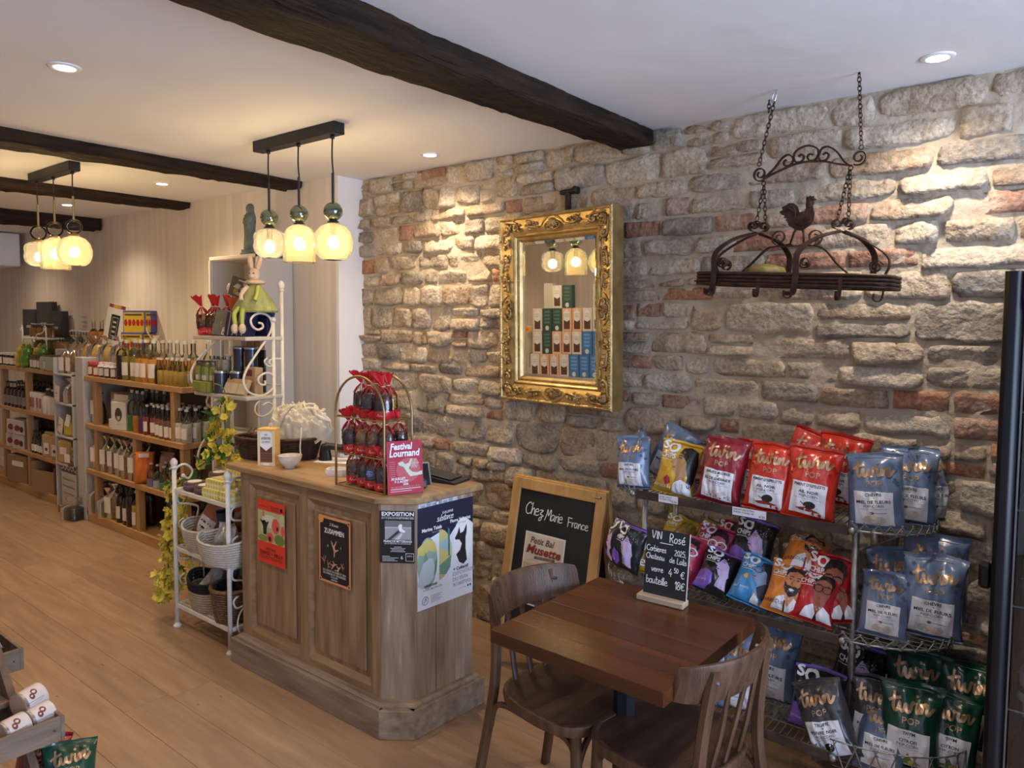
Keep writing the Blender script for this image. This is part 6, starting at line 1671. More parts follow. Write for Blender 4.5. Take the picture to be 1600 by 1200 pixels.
def bottle(liq, h, r, cap=capm, lab=None, fill=.62, neck=.34, lh=(.12, .45), shape='slope', seg=12, nm='bottle'):
    t = bpy.data.objects.new(nm, None); t.empty_display_size = .02; link(t)
    sh = {'slope': [(1, .52), (.86, .62), (.5, .74), (neck, .80), (neck, .97)], 'round': [(1, .44), (.97, .52), (.75, .62), (neck, .70), (neck, .97)], 'straight': [(1, .6), (.8, .70), (neck, .76), (neck, .97)]}[shape]
    prof = [(0, 0), (.94, 0), (1, .012)]+sh
    full = [(a_*r, b_*h) for a_, b_ in prof]
    low = [p for p in full if p[1] <= fill*h]
    up = [p for p in full if p[1] > fill*h]
    # cut the profile at the fill line
    a_, b_ = low[-1], up[0]; q = (fill*h-a_[1])/(b_[1]-a_[1]); rr = a_[0]+(b_[0]-a_[0])*q
    MB().lathe(low+[(rr, fill*h), (0, fill*h)], seg).build('filled_body', liq, t, smooth=40)
    nk = MB().lathe([(rr, fill*h)]+up, seg); nk.f = [f for f in nk.f if len(f) == 4]; nk.m = [0]*len(nk.f); nk.build('neck', clearn, t, smooth=40)
    MB().lathe([(neck*r*1.12, h*.93), (neck*r*1.15, h), (0, h)], 10).build('cap', cap, t, smooth=40)
    if lab:
        la = MB(); n = 7
        for j in range(n): pass
        vs = [(r*1.02*math.sin(-.8+1.6*j/n), -r*1.02*math.cos(-.8+1.6*j/n), zz) for zz in (lh[0]*h, lh[1]*h) for j in range(n+1)]
        la.add(vs, [(j, j+1, n+2+j, n+1+j) for j in range(n)]); la.build('label', lab, t, smooth=True, fix=False)
    return t
def jar(body, lid, h=.11, r=.036, lab=None, nm='jar', cloth=False):
    t = bpy.data.objects.new(nm, None); t.empty_display_size = .02; link(t)
    MB().lathe([(0, 0), (r*.95, 0), (r, .004), (r, h*.72), (r*.86, h*.82), (0, h*.82)], 12).build('filled_body', body, t, smooth=40)
    if cloth: MB().lathe([(r*1.18, h*.70), (r*1.05, h*.80), (r*.92, h*.86), (r*.92, h), (0, h)], 16, rfun=lambda a_, z: 1+.06*math.cos(a_*8) if z < h*.82 else 1).build('cloth_cover', lid, t, smooth=40)
    else: MB().lathe([(r*.92, h*.82), (r*.92, h), (0, h)], 12).build('lid', lid, t, smooth=40)
    if lab:
        n = 7; vs = [(r*1.02*math.sin(-.9+1.8*j/n), -r*1.02*math.cos(-.9+1.8*j/n), zz) for zz in (.12*h, .62*h) for j in range(n+1)]
        MB().add(vs, [(j, j+1, n+2+j, n+1+j) for j in range(n)]).build('label', lab, t, smooth=True, fix=False)
    return t
def clear_bag(contents, h=.24, w=.11, lab=True, nm='clear_bag', lz=(.1, .55)):
    t = bpy.data.objects.new(nm, None); t.empty_display_size = .02; link(t)
    MB().lathe([(0, 0), (w*.40, 0), (w*.46, .01), (w*.48, h*.35), (w*.42, h*.58), (w*.2, h*.68), (0, h*.7)], 14, Matrix.Diagonal((1, .72, 1, 1)), rfun=lambda a_, z: 1+.06*math.cos(a_*4)+.03*math.sin(a_*9+z*50)).build('contents', contents, t, smooth=True)
    wr = MB().lathe([(w*.50, .004), (w*.51, h*.4), (w*.40, h*.64), (w*.10, h*.78), (w*.07, h*.82), (w*.26, h*.93), (w*.34, h)], 20, Matrix.Diagonal((1, .74, 1, 1)), rfun=lambda a_, z: 1+(.05+.10*(z > h*.7))*math.sin(a_*7+z*40))
    wr.f = [f for f in wr.f if len(f) == 4]; wr.m = [0]*len(wr.f); wr.build('cellophane', cello, t, smooth=True)
    if lab: MB().box(-w*.08, -w*.385, h*(lz[0]+lz[1])/2, w*.42, .002, h*(lz[1]-lz[0])).build('label', labm, t)
    return t
def put(proto, x, y, z, label, cat, group=None, rz=0, sc_=1):
    if proto.get('used'): o = copy_tree(proto)
    else: o = proto; proto['used'] = 1
    o.location = (x, y, z); o.rotation_euler = (0, 0, rz); o.scale = (sc_,)*3
    tag(o, label, cat, group)
    
    return o
rb = random.Random(8)
ORD = 'first second third fourth fifth sixth seventh eighth ninth'.split()
def row(proto, x0, x1, n, y, z, label, cat, group, jit=.006, rz=.25):
    for i in range(n):
        x = x0 if n == 1 else x0+(x1-x0)*i/(n-1)
        put(proto, x+rb.uniform(-jit, jit), y+rb.uniform(-jit, jit), z, label+(', %s from left' % ORD[i] if n > 1 else ''), cat, group, rb.uniform(-.2, .2)+rz, rb.uniform(.98, 1.02))
z = ZA[0]+.001
redj = jar(mat('red_jam', (.25, .02, .015), .2, coat=.4), flat(.60, .10, .12), .115, .034, flat(.72, .60, .55)); darkj = jar(mat('dark_jam', (.05, .012, .012), .2, coat=.4), flat(.66, .58, .56), .115, .035, lab2, cloth=True)
row(redj, -6.27, -6.15, 2, 2.50, z, 'red jam jar with a red lid, front of the top shelf', 'jar', 'red jam jars'); row(redj, -6.24, -6.13, 2, 2.58, z, 'red jam jar behind the front pair on the top shelf', 'jar', 'red jam jars')
row(darkj, -6.05, -5.85, 3, 2.50, z, 'dark jam jar with a pale cloth cap on the top shelf', 'jar', 'dark jam jars'); row(darkj, -6.02, -5.86, 2, 2.585, z, 'cloth-capped dark jam jar in the second row of the top shelf', 'jar', 'dark jam jars')
o_olive = bottle(LQ['olive'], .30, .038, lab=labm, shape='straight', fill=.60, neck=.36); o_dark = bottle(LQ['dark'], .30, .038, shape='straight', fill=.60); o_or = bottle(LQ['orange'], .31, .043, shape='round', fill=.56, lab=labm); o_or2 = bottle(LQ['orange'], .31, .045, shape='round', fill=.56)
row(o_dark, -5.75, -5.75, 1, 2.50, z, 'tall black bottle on the top shelf between jam jars and oil', 'bottle', None)
row(o_olive, -5.66, -5.52, 2, 2.50, z, 'tall olive-green labelled oil bottle at the front of the top shelf', 'bottle', 'tall oil bottles'); row(o_olive, -5.72, -5.50, 3, 2.58, z, 'tall olive-green oil bottle in the second row of the top shelf', 'bottle', 'tall oil bottles')
row(o_or, -5.44, -5.24, 3, 2.50, z, 'white-labelled orange liqueur bottle at the front of the top shelf', 'bottle', 'orange liqueur bottles')
row(o_or2, -5.42, -4.86, 6, 2.60, z, 'round orange liqueur bottle in the back row of the top shelf', 'bottle', 'orange liqueur bottles'); row(o_or2, -5.05, -4.82, 2, 2.69, z, 'round orange liqueur bottle at the rear right of the top shelf', 'bottle', 'orange liqueur bottles')
s_gold = bottle(LQ['gold'], .19, .030, shape='slope', fill=.55, neck=.40); s_goldl = bottle(LQ['gold'], .19, .030, shape='slope', fill=.55, neck=.40, lab=labm); s_dark = bottle(LQ['dark'], .19, .030, shape='slope', fill=.6, neck=.4)
row(s_dark, -5.155, -5.155, 1, 2.495, z, 'small black bottle at the start of the small oil bottles on the top shelf', 'bottle', None)
row(s_gold, -5.09, -4.80, 5, 2.485, z, 'small golden oil bottle, front row, right of the top shelf', 'bottle', 'small oil bottles'); row(s_goldl, -5.06, -4.82, 4, 2.545, z, 'small labelled oil bottle, second row, right of the top shelf', 'bottle', 'small oil bottles')
row(s_gold, -5.2, -4.82, 6, 2.61, z, 'small golden oil bottle, third row, right of the top shelf', 'bottle', 'small oil bottles')
# things on the ledge along the wall
z = 1.187+.181
t = thing('display_header', 'tall white leaning display card with a black framed panel on the back ledge', 'display card', (-6.42, 2.72, z), R(6)); t.rotation_euler = (R(-7), R(8), R(6))
pts = [(-.14, 0), (.14, 0), (.14, .36), (.12, .40), (-.12, .40), (-.14, .36)]
MB().prism(pts, -.02, .02, Matrix.Rotation(R(90), 4, 'X')).build('card', flat(.60, .56, .52), t)
a = Art(); a.rect(-.065, .10, .065, .31, ink, 1).rect(-.045, .13, .045, .29, flat(.30, .28, .27), 2).rect(-.038, .137, .038, .283, ink, 3)
for k in range(3): a.rect(-.024, .16+.04*k, .024, .176+.04*k, flat(.45, .43, .4), 4)
for k, c in enumerate(((.25, .03, .03), (.45, .30, .05), (.42, .22, .06), (.20, .03, .05))): a.rect(-.12+.06*k, .365, -.06+.06*k, .395, flat(*c), 1)
a.build(t, lambda x, y, h: (x, -.0205-h, y))
def fruitbox(loc, label, top):
    t = thing('tea_carton', label, 'carton', loc, R(20))
    yl, bl = flat(.62, .44, .03), flat(.10, .11, .36)
    MB().box(0, 0, .085, .22, .13, .17, .002).build('carton', bl, t)
    for fn_, nmx in ((lambda x, y, h: (x, -.0655-h, y), 'front'), (lambda x, y, h: (.1105+h, x*.58, y), 'side')):
        a = Art(); a.rect(-.10, .03 if not top else .0, .10 if nmx == 'front' or not top else -.02, .155, yl, 1)
        for k in range(5): a.oval(-.08+.04*k, .075, .018, .028, flat(.42, .02, .02), 2, 8)
        a.rect(-.09, .13, .08, .145, flat(.10, .06, .04), 2); a.build(t, fn_, names=(nmx+'_print', nmx+'_lettering'))
fruitbox((-5.90, 2.70, z), 'yellow and blue fruit carton on the back ledge, lower of two', 0); fruitbox((-5.88, 2.71, z+.171), 'yellow and blue fruit carton stacked on the other against the wall', 1)
amb = bottle(LQ['amber'], .27, .045, shape='round', fill=.62, neck=.3, cap=flat(.45, .3, .15)); put(amb, -6.72, 2.70, z, 'amber spirit bottle on the back ledge left of the white display card', 'bottle', 'amber spirit bottles'); put(amb, -6.61, 2.72, z, 'amber spirit bottle touching the white display card', 'bottle', 'amber spirit bottles')
minib = bottle(LQ['dark'], .17, .028, shape='slope', fill=.35, neck=.42); row(minib, -7.22, -6.84, 7, 2.70, z, 'small clear swing-top bottle in the row on the back ledge', 'bottle', 'small swing-top bottles')
pasta = mat('golden_pasta', (.34, .20, .05), .6, col2=(.52, .35, .12), vscale=40, bump=.004, bscale=50); nuts = mat('brown_mix', (.12, .06, .03), .6, col2=(.30, .18, .09), vscale=45, bump=.004, bscale=50); seeds = mat('herb_mix', (.13, .09, .04), .6, col2=(.26, .20, .10), vscale=55, bump=.003, bscale=60)
pb = clear_bag(pasta, .26, .19, False, 'pasta_bag'); row(pb, -6.82, -5.98, 5, 2.60, 1.245, 'clear bag of golden pasta in the row above the jam jars', 'bag', 'clear pasta bags', rz=.3)
lt = thing('display_tray', 'white slanted tray holding the pasta bags above the jam jars', 'tray', (-6.42, 2.60, 1.187)); MB().box(0, 0, .05, 1.05, .13, .012, 0, Matrix.Translation((0, 0, 0))).box(.0, -.062, .03, 1.05, .006, .06).build('tray', grey_pan, lt)
nb_ = clear_bag(nuts, .25, .13, True, 'nut_bag'); put(nb_, -6.84, 2.53, 1.178, 'clear labelled bag of red-brown mix on the narrow display top, left one', 'bag', 'labelled bags on the narrow display', .3); put(nb_, -6.70, 2.53, 1.178, 'clear labelled bag of red-brown mix on the narrow display top, right one', 'bag', 'labelled bags on the narrow display', .2)
po = thing('pear_bottle', 'cream ribbon-tied gift bag standing before the yellow cartons', 'bag', (-5.52, 2.66, z)); MB().lathe([(0, 0), (.06, 0), (.075, .03), (.06, .07), (.02, .10), (.012, .12), (.03, .15)], 16, rfun=lambda a_, z_: 1+.08*math.sin(a_*6)).build('pouch', mat('cream_pouch', (.55, .46, .36), .5), po, smooth=True); MB().tube(smooth_path([(.0, -.02, .11), (-.03, -.05, .17), (-.05, -.05, .21)], 5), .006, 6).build('ribbon', flat(.6, .5, .4), po, smooth=True)
# second shelf
z = ZA[1]+.001
nb2 = clear_bag(nuts, .25, .13, True, 'nut_bag', (.3, .75)); put(nb2, -6.24, 2.53, z, 'clear labelled bag of nuts at the left end of the second shelf', 'bag'); 
cz = thing('kraft_carton', 'pale kraft carton at the back left of the second shelf', 'carton', (-6.08, 2.64, z)); MB().box(0, 0, .13, .12, .12, .26, .002).build('carton', flat(.42, .34, .27), cz); a = Art(); a.rect(-.045, .05, .045, .20, labm, 1); a.build(cz, lambda x, y, h: (x, -.0605-h, y))
def ovalbox(x, y, z, h, label, rz=.3):
    t = thing('white_gift_box', label, 'box', (x, y, z), rz)
    MB().box(0, 0, h/2, .15, .15, h, .002).build('carton', flat(.66, .62, .58), t); MB().box(0, 0, h-.001, .152, .152, .006, .001).build('lid', flat(.70, .66, .62), t)
    a = Art(); a.oval(0, h*.56, .036, .052, flat(.06, .045, .04), 1, 18).poly([(-.012, h*.36), (.012, h*.36), (.018, h*.5), (-.018, h*.5)], flat(.5, .48, .45), 2); a.text('maison', 0, h*.18, .016, grey_i); a.build(t, lambda x_, y_, h_: (x_, -.0755-h_, y_))
ovalbox(-5.93, 2.63, z, .25, 'taller white gift box with a dark oval on the second shelf'); ovalbox(-5.76, 2.535, z, .21, 'shorter white gift box with a dark oval at the front of the second shelf')
sb_ = thing('slim_box', 'low white box between the two gift boxes on the second shelf', 'box', (-5.89, 2.515, z), .3); MB().box(0, 0, .035, .09, .07, .07, .002).build('carton', flat(.66, .62, .58), sb_)
for k, (lq, nm) in enumerate((('green', 'green'), ('orange', 'orange'), ('purple', 'violet'))):
    bt = bottle(LQ[lq], .31, .037, lab=None, shape='straight', fill=.40, neck=.30); put(bt, -5.63+.085*k, 2.52, z, 'tall clear bottle with a %s lower half on the second shelf' % nm, 'bottle')
bt = bottle(LQ['clear'], .31, .037, shape='straight', fill=.3, neck=.30); row(bt, -5.62, -5.35, 4, 2.62, z, 'tall clear bottle at the back of the second shelf', 'bottle', 'tall clear bottles')
br_ = bottle(LQ['brown'], .225, .030, lab=labm, shape='slope', fill=.60, neck=.38, lh=(.08, .42)); brr = bottle(LQ['red'], .225, .030, lab=labm, shape='slope', fill=.6, neck=.38)
row(brr, -5.36, -5.26, 2, 2.50, z, 'dark red labelled syrup bottle at the front of the second shelf', 'bottle', 'red syrup bottles'); row(br_, -5.18, -4.95, 4, 2.495, z, 'brown white-labelled bottle in the front row of the second shelf', 'bottle', 'brown labelled bottles')
row(br_, -5.40, -4.96, 7, 2.56, z, 'brown white-labelled bottle in the second row of the second shelf', 'bottle', 'brown labelled bottles'); row(br_, -5.30, -4.92, 6, 2.63, z, 'brown white-labelled bottle in the third row of the second shelf', 'bottle', 'brown labelled bottles'); row(br_, -5.28, -4.90, 6, 2.70, z, 'brown white-labelled bottle in the rear row of the second shelf', 'bottle', 'brown labelled bottles')
cl_ = bottle(LQ['clear'], .235, .034, lab=labm, shape='slope', fill=.58, neck=.36)
row(cl_, -4.87, -4.79, 2, 2.495, z, 'pale lemonade bottle at the right front of the second shelf', 'bottle', 'pale lemonade bottles'); row(cl_, -4.90, -4.80, 2, 2.57, z, 'pale lemonade bottle, second row, right of the second shelf', 'bottle', 'pale lemonade bottles'); row(cl_, -4.9, -4.8, 2, 2.65, z, 'pale lemonade bottle, third row, right of the second shelf', 'bottle', 'pale lemonade bottles'); row(cl_, -4.9, -4.8, 2, 2.72, z, 'pale lemonade bottle, rear row, right of the second shelf', 'bottle', 'pale lemonade bottles')
# third shelf
z = ZA[2]+.001
sbg = clear_bag(seeds, .29, .12, True, 'tea_bag', (.22, .62)); nbg = clear_bag(nuts, .29, .12, True, 'tea_bag', (.22, .62))
row(nbg, -6.25, -6.25, 1, 2.52, z, 'labelled clear bag at the left end of the third shelf', 'bag', None, rz=.35)
row(sbg, -6.08, -5.82, 3, 2.52, z, 'labelled bag of dried herbs, left bay of the third shelf', 'bag', 'labelled herb bags', rz=.35); row(nbg, -5.70, -5.58, 2, 2.51, z, 'labelled bag of brown mix beside the middle post, third shelf', 'bag', 'labelled mix bags', rz=.35)
row(sbg, -6.02, -5.62, 4, 2.64, z, 'labelled clear bag at the back of the third shelf', 'bag', 'labelled herb bags', rz=.35)
ob = thing('orange_pouch', 'slim bright orange pouch standing right of the middle post on the third shelf', 'pouch', (-5.41, 2.50, z), R(55)); S_ = bag_fn(.14, .24, .06, 4); mb = MB(); [mb.grid(lambda u, v: S_(u*2-1, v, sd), 14, 18) for sd in (-1, 1)]; mb.build('pouch', foilmat('bright_orange_foil', (.62, .16, .025)), ob, smooth=True, merge=True); MB().box(0, -.03, .215, .07, .004, .03).build('white_tab', labm, ob)
ob = thing('printed_pouch', 'pinkish printed pouch behind the small bottles on the third shelf', 'pouch', (-5.28, 2.60, z), R(20)); mb = MB(); [mb.grid(lambda u, v: S_(u*2-1, v, sd), 14, 18) for sd in (-1, 1)]; mb.build('pouch', foilmat('dusty_pink_foil', (.32, .20, .18), .4, (.45, .22, .10)), ob, smooth=True, merge=True)
for k, (c, nm) in enumerate((((.16, .14, .26), 'lilac'), ((.30, .38, .42), 'pale blue'), ((.08, .22, .10), 'green'), ((.38, .06, .03), 'red'))):
    bt = bottle(mat('tinted_base_%d' % k, c, .2, coat=.5), .17, .033, shape='round', fill=.34, neck=.34); put(bt, -5.30+.095*k, 2.495, z, 'small round bottle with a %s base on the third shelf' % nm, 'bottle', None)
sm = bottle(LQ['amber'], .17, .033, shape='round', fill=.5, neck=.34); row(sm, -5.24, -4.86, 5, 2.57, z, 'small round amber bottle in the second row of the third shelf', 'bottle', 'small amber bottles')
for k in range(4):
    t = thing('slim_carton', 'dark slim carton at the back of the third shelf, %s from left' % ORD[k], 'carton', (-5.16+.1*k, 2.70, z), 0, 'dark slim cartons'); MB().box(0, 0, .14, .075, .07, .28, .002).build('carton', flat(.14, .085, .06), t)
# bottom shelf
z = .0695
for k, (x, c, s_) in enumerate(((-6.24, (.015, .014, .016), .15), (-6.05, (.012, .012, .014), .13))):
    t = thing('gift_hamper', ('black gift carton tied in clear wrap', 'second black gift carton in clear wrap')[k]+' on the floor-level shelf', 'gift box', (x, 2.53, z), .3); MB().box(0, 0, s_/2, .16, .13, s_, .003).build('carton', flat(*c), t)
    w = MB().lathe([(.12, 0), (.12, s_), (.03, s_+.05), (.07, s_+.11)], 16, Matrix.Diagonal((1, .8, 1, 1)), rfun=lambda a_, z_: 1+.1*math.sin(a_*6)); w.f = [f for f in w.f if len(f) == 4]; w.m = [0]*len(w.f); w.build('cellophane', cello, t, smooth=True)
fl_g = thing('gift_hamper', 'small black carton in clear wrap standing on the floor before the placard', 'gift box', (-6.44, 2.40, 0), .3); MB().box(0, 0, .05, .13, .10, .10, .003).build('carton', flat(.02, .02, .025), fl_g); w = MB().lathe([(.095, 0), (.095, .11), (.03, .14), (.06, .19)], 16, rfun=lambda a_, z_: 1+.1*math.sin(a_*6)); w.f = [f for f in w.f if len(f) == 4]; w.m = [0]*len(w.f); w.build('cellophane', cello, fl_g, smooth=True)
row(clear_bag(seeds, .28, .17, True, 'tea_bag', (.18, .62)), -5.98, -5.98, 1, 2.53, z, 'large labelled clear bag on the floor-level shelf', 'bag', None, rz=.35)
dw = bottle(LQ['dark'], .29, .038, cap=capd, lab=lab2, shape='straight', fill=.7, neck=.36); dw2 = bottle(LQ['dark'], .33, .038, cap=capd, shape='straight', fill=.7, neck=.36)
row(dw, -5.82, -5.72, 2, 2.51, z, 'dark wine bottle with a pale label on the floor-level shelf', 'bottle', 'dark wine bottles'); row(dw2, -5.64, -5.64, 1, 2.50, z, 'tall black unlabelled bottle on the floor-level shelf', 'bottle', None); put(bottle(LQ['gold'], .29, .037, lab=labm, shape='straight', fill=.62), -5.55, 2.50, z, 'golden bottle with a label left of the post on the floor-level shelf', 'bottle')
row(dw2, -5.80, -5.56, 3, 2.60, z, 'black bottle at the back of the left floor-level bay', 'bottle', 'black bottles'); row(dw, -5.36, -4.90, 6, 2.66, z, 'dark bottle at the back of the right floor-level bay', 'bottle', 'dark back bottles')
# ---------------------------------------------------------------- far unit
z = 1.186
fr_j = jar(mat('black_olive_jar', (.03, .02, .02), .2, coat=.4), flat(.60, .55, .50), .12, .036, lab2); fr_g = jar(mat('gherkin_jar', (.10, .10, .03), .2, coat=.4), flat(.10, .06, .04), .125, .036, lab2)
row(fr_j, -8.4, -8.0, 5, 2.53, z, 'dark labelled jar at the left of the far top shelf', 'jar', 'far dark jars'); row(fr_j, -8.35, -7.98, 5, 2.61, z, 'dark labelled jar in the second row of the far top shelf', 'jar', 'far dark jars')
for k, (x, c, nm) in enumerate(((-7.86, (.50, .36, .03), 'yellow'), (-7.72, (.10, .24, .03), 'green'), (-7.60, (.48, .32, .03), 'second yellow'), (-7.50, (.11, .24, .04), 'second green'))):
    t = thing('pepper_bottle', '%s pepper-shaped glass bottle on the far top shelf' % nm, 'bottle', (x, 2.52+.05*(k > 1), z)); MB().tube(smooth_path([(0, 0, 0), (-.015, 0, .05), (-.005, 0, .11), (.025, 0, .17), (.045, 0, .205)], 4), [.03]+[.05]*4+[.055]*4+[.045]*4+[.02]*4, 12).build('body', mat('pepper_glass_%d' % k, c, .12, coat=.6), t, smooth=True); MB().ball((.048, 0, .212), .014, 8, 6).build('cap', flat(.2, .25, .05), t, smooth=True)
row(fr_g, -7.56, -7.05, 7, 2.52, z, 'small dark jar, front row, right of the far top shelf', 'jar', 'far small jars'); row(fr_g, -7.45, -7.04, 5, 2.60, z, 'small dark jar, second row, right of the far top shelf', 'jar', 'far small jars')
glj = jar(mat('amber_preserve', (.22, .13, .03), .2, coat=.4), clearn, .16, .045); row(glj, -7.95, -7.05, 7, 2.70, 1.30, 'glass-lidded preserve jar in the rear row of the far top shelf', 'jar', 'glass-lidded jars')
rz_ = thing('back_riser', 'dark step under the rear jars of the far shelf', 'step', (-7.7, 2.70, 1.186)); MB().box(0, 0, .056, 1.7, .14, .112, .003).build('step', flat(.2, .15, .12), rz_)
gp2 = thing('plastic_screen', 'pale green rounded plastic screen at the right end of the far top shelf', 'screen', (-7.16, 2.485, z), 0); MB().prism([(-.17, .055), (-.16, .02), (-.13, .002), (.17, .002), (.17, .12), (-.13, .12), (-.16, .10)], -.004, .004, Matrix.Rotation(R(90), 4, 'X')).build('sheet', flat(.36, .42, .33), gp2)
for k, (x, w_, h_, c) in enumerate(((-8.25, .26, .26, (.04, .036, .045)), (-7.86, .30, .33, (.045, .04, .034)), (-7.58, .26, .24, (.04, .034, .03)))):
    t = thing('dark_picture_box', ('dark gift box at the far left above the shelves', 'tallest dark framed box above the far shelves', 'lower dark framed box above the far shelves')[k], 'box', (x, 2.74, 1.47), .1); MB().box(0, 0, h_/2, w_, .05, h_, .003).build('box', flat(*c), t); a = Art(); a.rect(-w_*.35, h_*.15, w_*.35, h_*.8, flat(.05, .045, .045), 1).rect(-w_*.2, h_*.3, w_*.15, h_*.4, flat(.35, .33, .3), 2); a.build(t, lambda x_, y_, h__: (x_, -.0255-h__, y_))
wi = mat('cream_iron', (.62, .57, .48), .5, col2=(.70, .65, .56), vscale=20, bump=.001, bscale=60)
fs_ = thing('scroll_stand', 'small cream iron scroll stand with bottles above the far shelves', 'stand', (-7.75, 2.66, 1.30))
MB().box(0, 0, .155, .60, .15, .014, .002).build('shelf', wi, fs_)
for sx in (-.29, .29): MB().tube([(sx, -.07, 0), (sx, -.07, .26)], .007, 6).build('post', wi, fs_, smooth=True); MB().tube(spiral((sx-.03, -.07, .24), .035, .01, 0, 1.3, 18), .005, 5).build('scroll', wi, fs_, smooth=True)
MB().tube(smooth_path([(.28, -.075, .24), (.18, -.075, .20), (.08, -.075, .19), (.02, -.075, .12), (-.02, -.075, .17)], 5), .006, 5).build('scroll', wi, fs_, smooth=True)
dk_s = bottle(LQ['brown'], .13, .026, lab=None, shape='slope', fill=.7, neck=.45, cap=flat(.5, .42, .35)); row(dk_s, -8.0, -7.5, 9, 2.66, 1.464, 'little dark bottle on the cream scroll stand', 'bottle', 'little bottles on the scroll stand')
z = .791
dk_b = bottle(LQ['dark'], .24, .038, cap=capd, lab=flat(.20, .19, .19), shape='straight', fill=.7, neck=.36)
for yy, tx in ((2.53, 'front'), (2.62, 'second'), (2.71, 'rear')): row(dk_b, -8.3, -7.8, 6, yy, z, 'dark bottle in the %s row of the far middle shelf' % tx, 'bottle', 'far dark bottles')
can = thing('white_can', 'x', 'can'); MB().lathe([(0, 0), (.036, 0), (.038, .004), (.038, .166), (.036, .17), (0, .17)], 14).build('can', flat(.60, .55, .52, .35), can, smooth=40); MB().box(0, -.039, .08, .02, .001, .09).build('stripe', flat(.35, .12, .1), can)
row(can, -7.64, -7.42, 4, 2.54, z, 'slim white tin in the row on the far middle shelf', 'can', 'slim white tins')
row(dk_b, -7.62, -7.42, 3, 2.66, z, 'dark bottle behind the slim white tins', 'bottle', 'dark bottles behind tins')
wb = bottle(flat(.62, .57, .53), .22, .05, cap=flat(.6, .55, .5), shape='straight', fill=.7, neck=.34); row(wb, -7.30, -7.10, 3, 2.54, z, 'white printed carafe at the right of the far middle shelf', 'bottle', 'white carafes')
z = .401
for k, (x, zz) in enumerate(((-8.15, 0), (-7.97, 0), (-8.12, .135), (-7.95, .135))):
    t = thing('coffee_tin', ('printed white carton at the lower left of the far third shelf', 'printed white carton at the lower right of the far third shelf', 'printed white carton stacked upper left on the far third shelf', 'printed white carton stacked upper right on the far third shelf')[k], 'carton', (x, 2.56, z+zz), .3); MB().box(0, 0, .066, .16, .14, .132, .002).build('carton', flat(.48, .42, .40), t); a = Art(); a.oval(-.02, .06, .04, .03, flat(.18, .03, .03), 1, 10).oval(.04, .05, .025, .03, flat(.05, .03, .03), 2, 10); a.build(t, lambda x_, y_, h_: (x_, -.0705-h_, y_))
row(dk_b, -8.3, -7.8, 4, 2.71, z, 'dark bottle behind the printed cartons', 'bottle', 'bottles behind cartons')
bb_ = bottle(LQ['dark'], .20, .030, cap=capd, lab=labm, shape='slope', fill=.6, neck=.4, lh=(.1, .4)); row(bb_, -7.62, -7.40, 5, 2.53, z, 'cream-labelled small beer bottle on the far third shelf', 'bottle', 'small beer bottles'); row(bb_, -7.6, -7.1, 8, 2.62, z, 'small dark beer bottle in the second row of the far third shelf', 'bottle', 'small beer bottles')
for k, x in enumerate((-7.28, -7.10)):
    t = thing('paper_bag', ('kraft paper coffee bag right of the beer bottles', 'kraft paper coffee bag by the end post of the far shelf')[k], 'bag', (x, 2.53, z), .25); MB().box(0, 0, .10, .12, .07, .20, .004).build('bag', flat(.42, .28, .15), t); MB().box(0, 0, .21, .12, .02, .03, .003).build('folded_top', flat(.42, .28, .15), t); a = Art(); a.rect(-.035, .03, .035, .13, labm, 1).oval(0, .07, .02, .016, flat(.12, .06, .03), 2, 10); a.build(t, lambda x_, y_, h_: (x_, -.0355-h_, y_))
z = .0695
kr = flat(.27, .165, .09); kr2 = flat(.30, .19, .105)
t = thing('cardboard_box', 'closed cardboard box with a white label in the far bottom bay', 'cardboard box', (-8.02, 2.60, z), .15); MB().box(0, 0, .13, .36, .22, .26, .003).build('carton', kr, t); MB().box(.02, -.112, .18, .20, .002, .05).build('label', labm, t); MB().box(0, 0, .262, .36, .05, .002).build('tape', flat(.32, .22, .13), t)
t = thing('cardboard_box', 'open cut-down cardboard box in the right far bottom bay', 'cardboard box', (-7.36, 2.58, z), .2)
for (cx, cy, sx, sy, sz) in ((0, -.1, .34, .004, .20), (0, .1, .34, .004, .27), (-.17, 0, .004, .2, .27), (.17, 0, .004, .2, .24), (0, 0, .34, .2, .004)): MB().box(cx, cy, sz/2, sx, sy, sz).build('flap', kr2, t)
t = thing('cardboard_box', 'flat cardboard box behind the open one in the far bottom bay', 'cardboard box', (-7.52, 2.70, z)); MB().box(0, 0, .12, .3, .1, .24, .003).build('carton', kr, t); MB().box(0, 0, .242, .3, .04, .002).build('tape', flat(.32, .22, .13), t)
# goods on the narrow display
row(clear_bag(nuts, .21, .16, False, 'mushroom_bag'), -6.72, -6.72, 1, 2.52, .928, 'clear round bag of dried mushrooms on the narrow display', 'bag', None)
ye = thing('yellow_packet', 'yellow pasta packet with a white tag on the narrow display', 'packet', (-6.69, 2.51, .648), .3); MB().box(0, 0, .07, .16, .09, .14, .02).build('packet', mat('yellow_packet', (.48, .38, .05), .4), ye); MB().box(-.05, -.047, .13, .05, .003, .10, 0, Matrix.Rotation(.3, 4, 'Y')).build('tag', labm, ye)
for k, zz in enumerate((1.0, .73)): t = thing('price_tag', ('white hanging price tag on the upper tray of the narrow display', 'white hanging price tag on the lower tray of the narrow display')[k], 'tag', (-6.86+.04*k, 2.447, zz-.05)); MB().box(0, 0, .06, .09, .002, .13, 0, Matrix.Rotation(.12+.2*k, 4, 'Y')).build('card', labm, t); MB().box(0, -.0015, .06, .05, .001, .012).build('print', grey_i, t)
kf = thing('kraft_pouch', 'large kraft pouch on the lowest tray of the narrow display', 'pouch', (-6.80, 2.50, .408), .2); MB().box(0, 0, .10, .18, .08, .20, .015).build('pouch', flat(.46, .30, .12), kf); MB().box(.0, -.043, .11, .09, .003, .06).build('label', labm, kf)
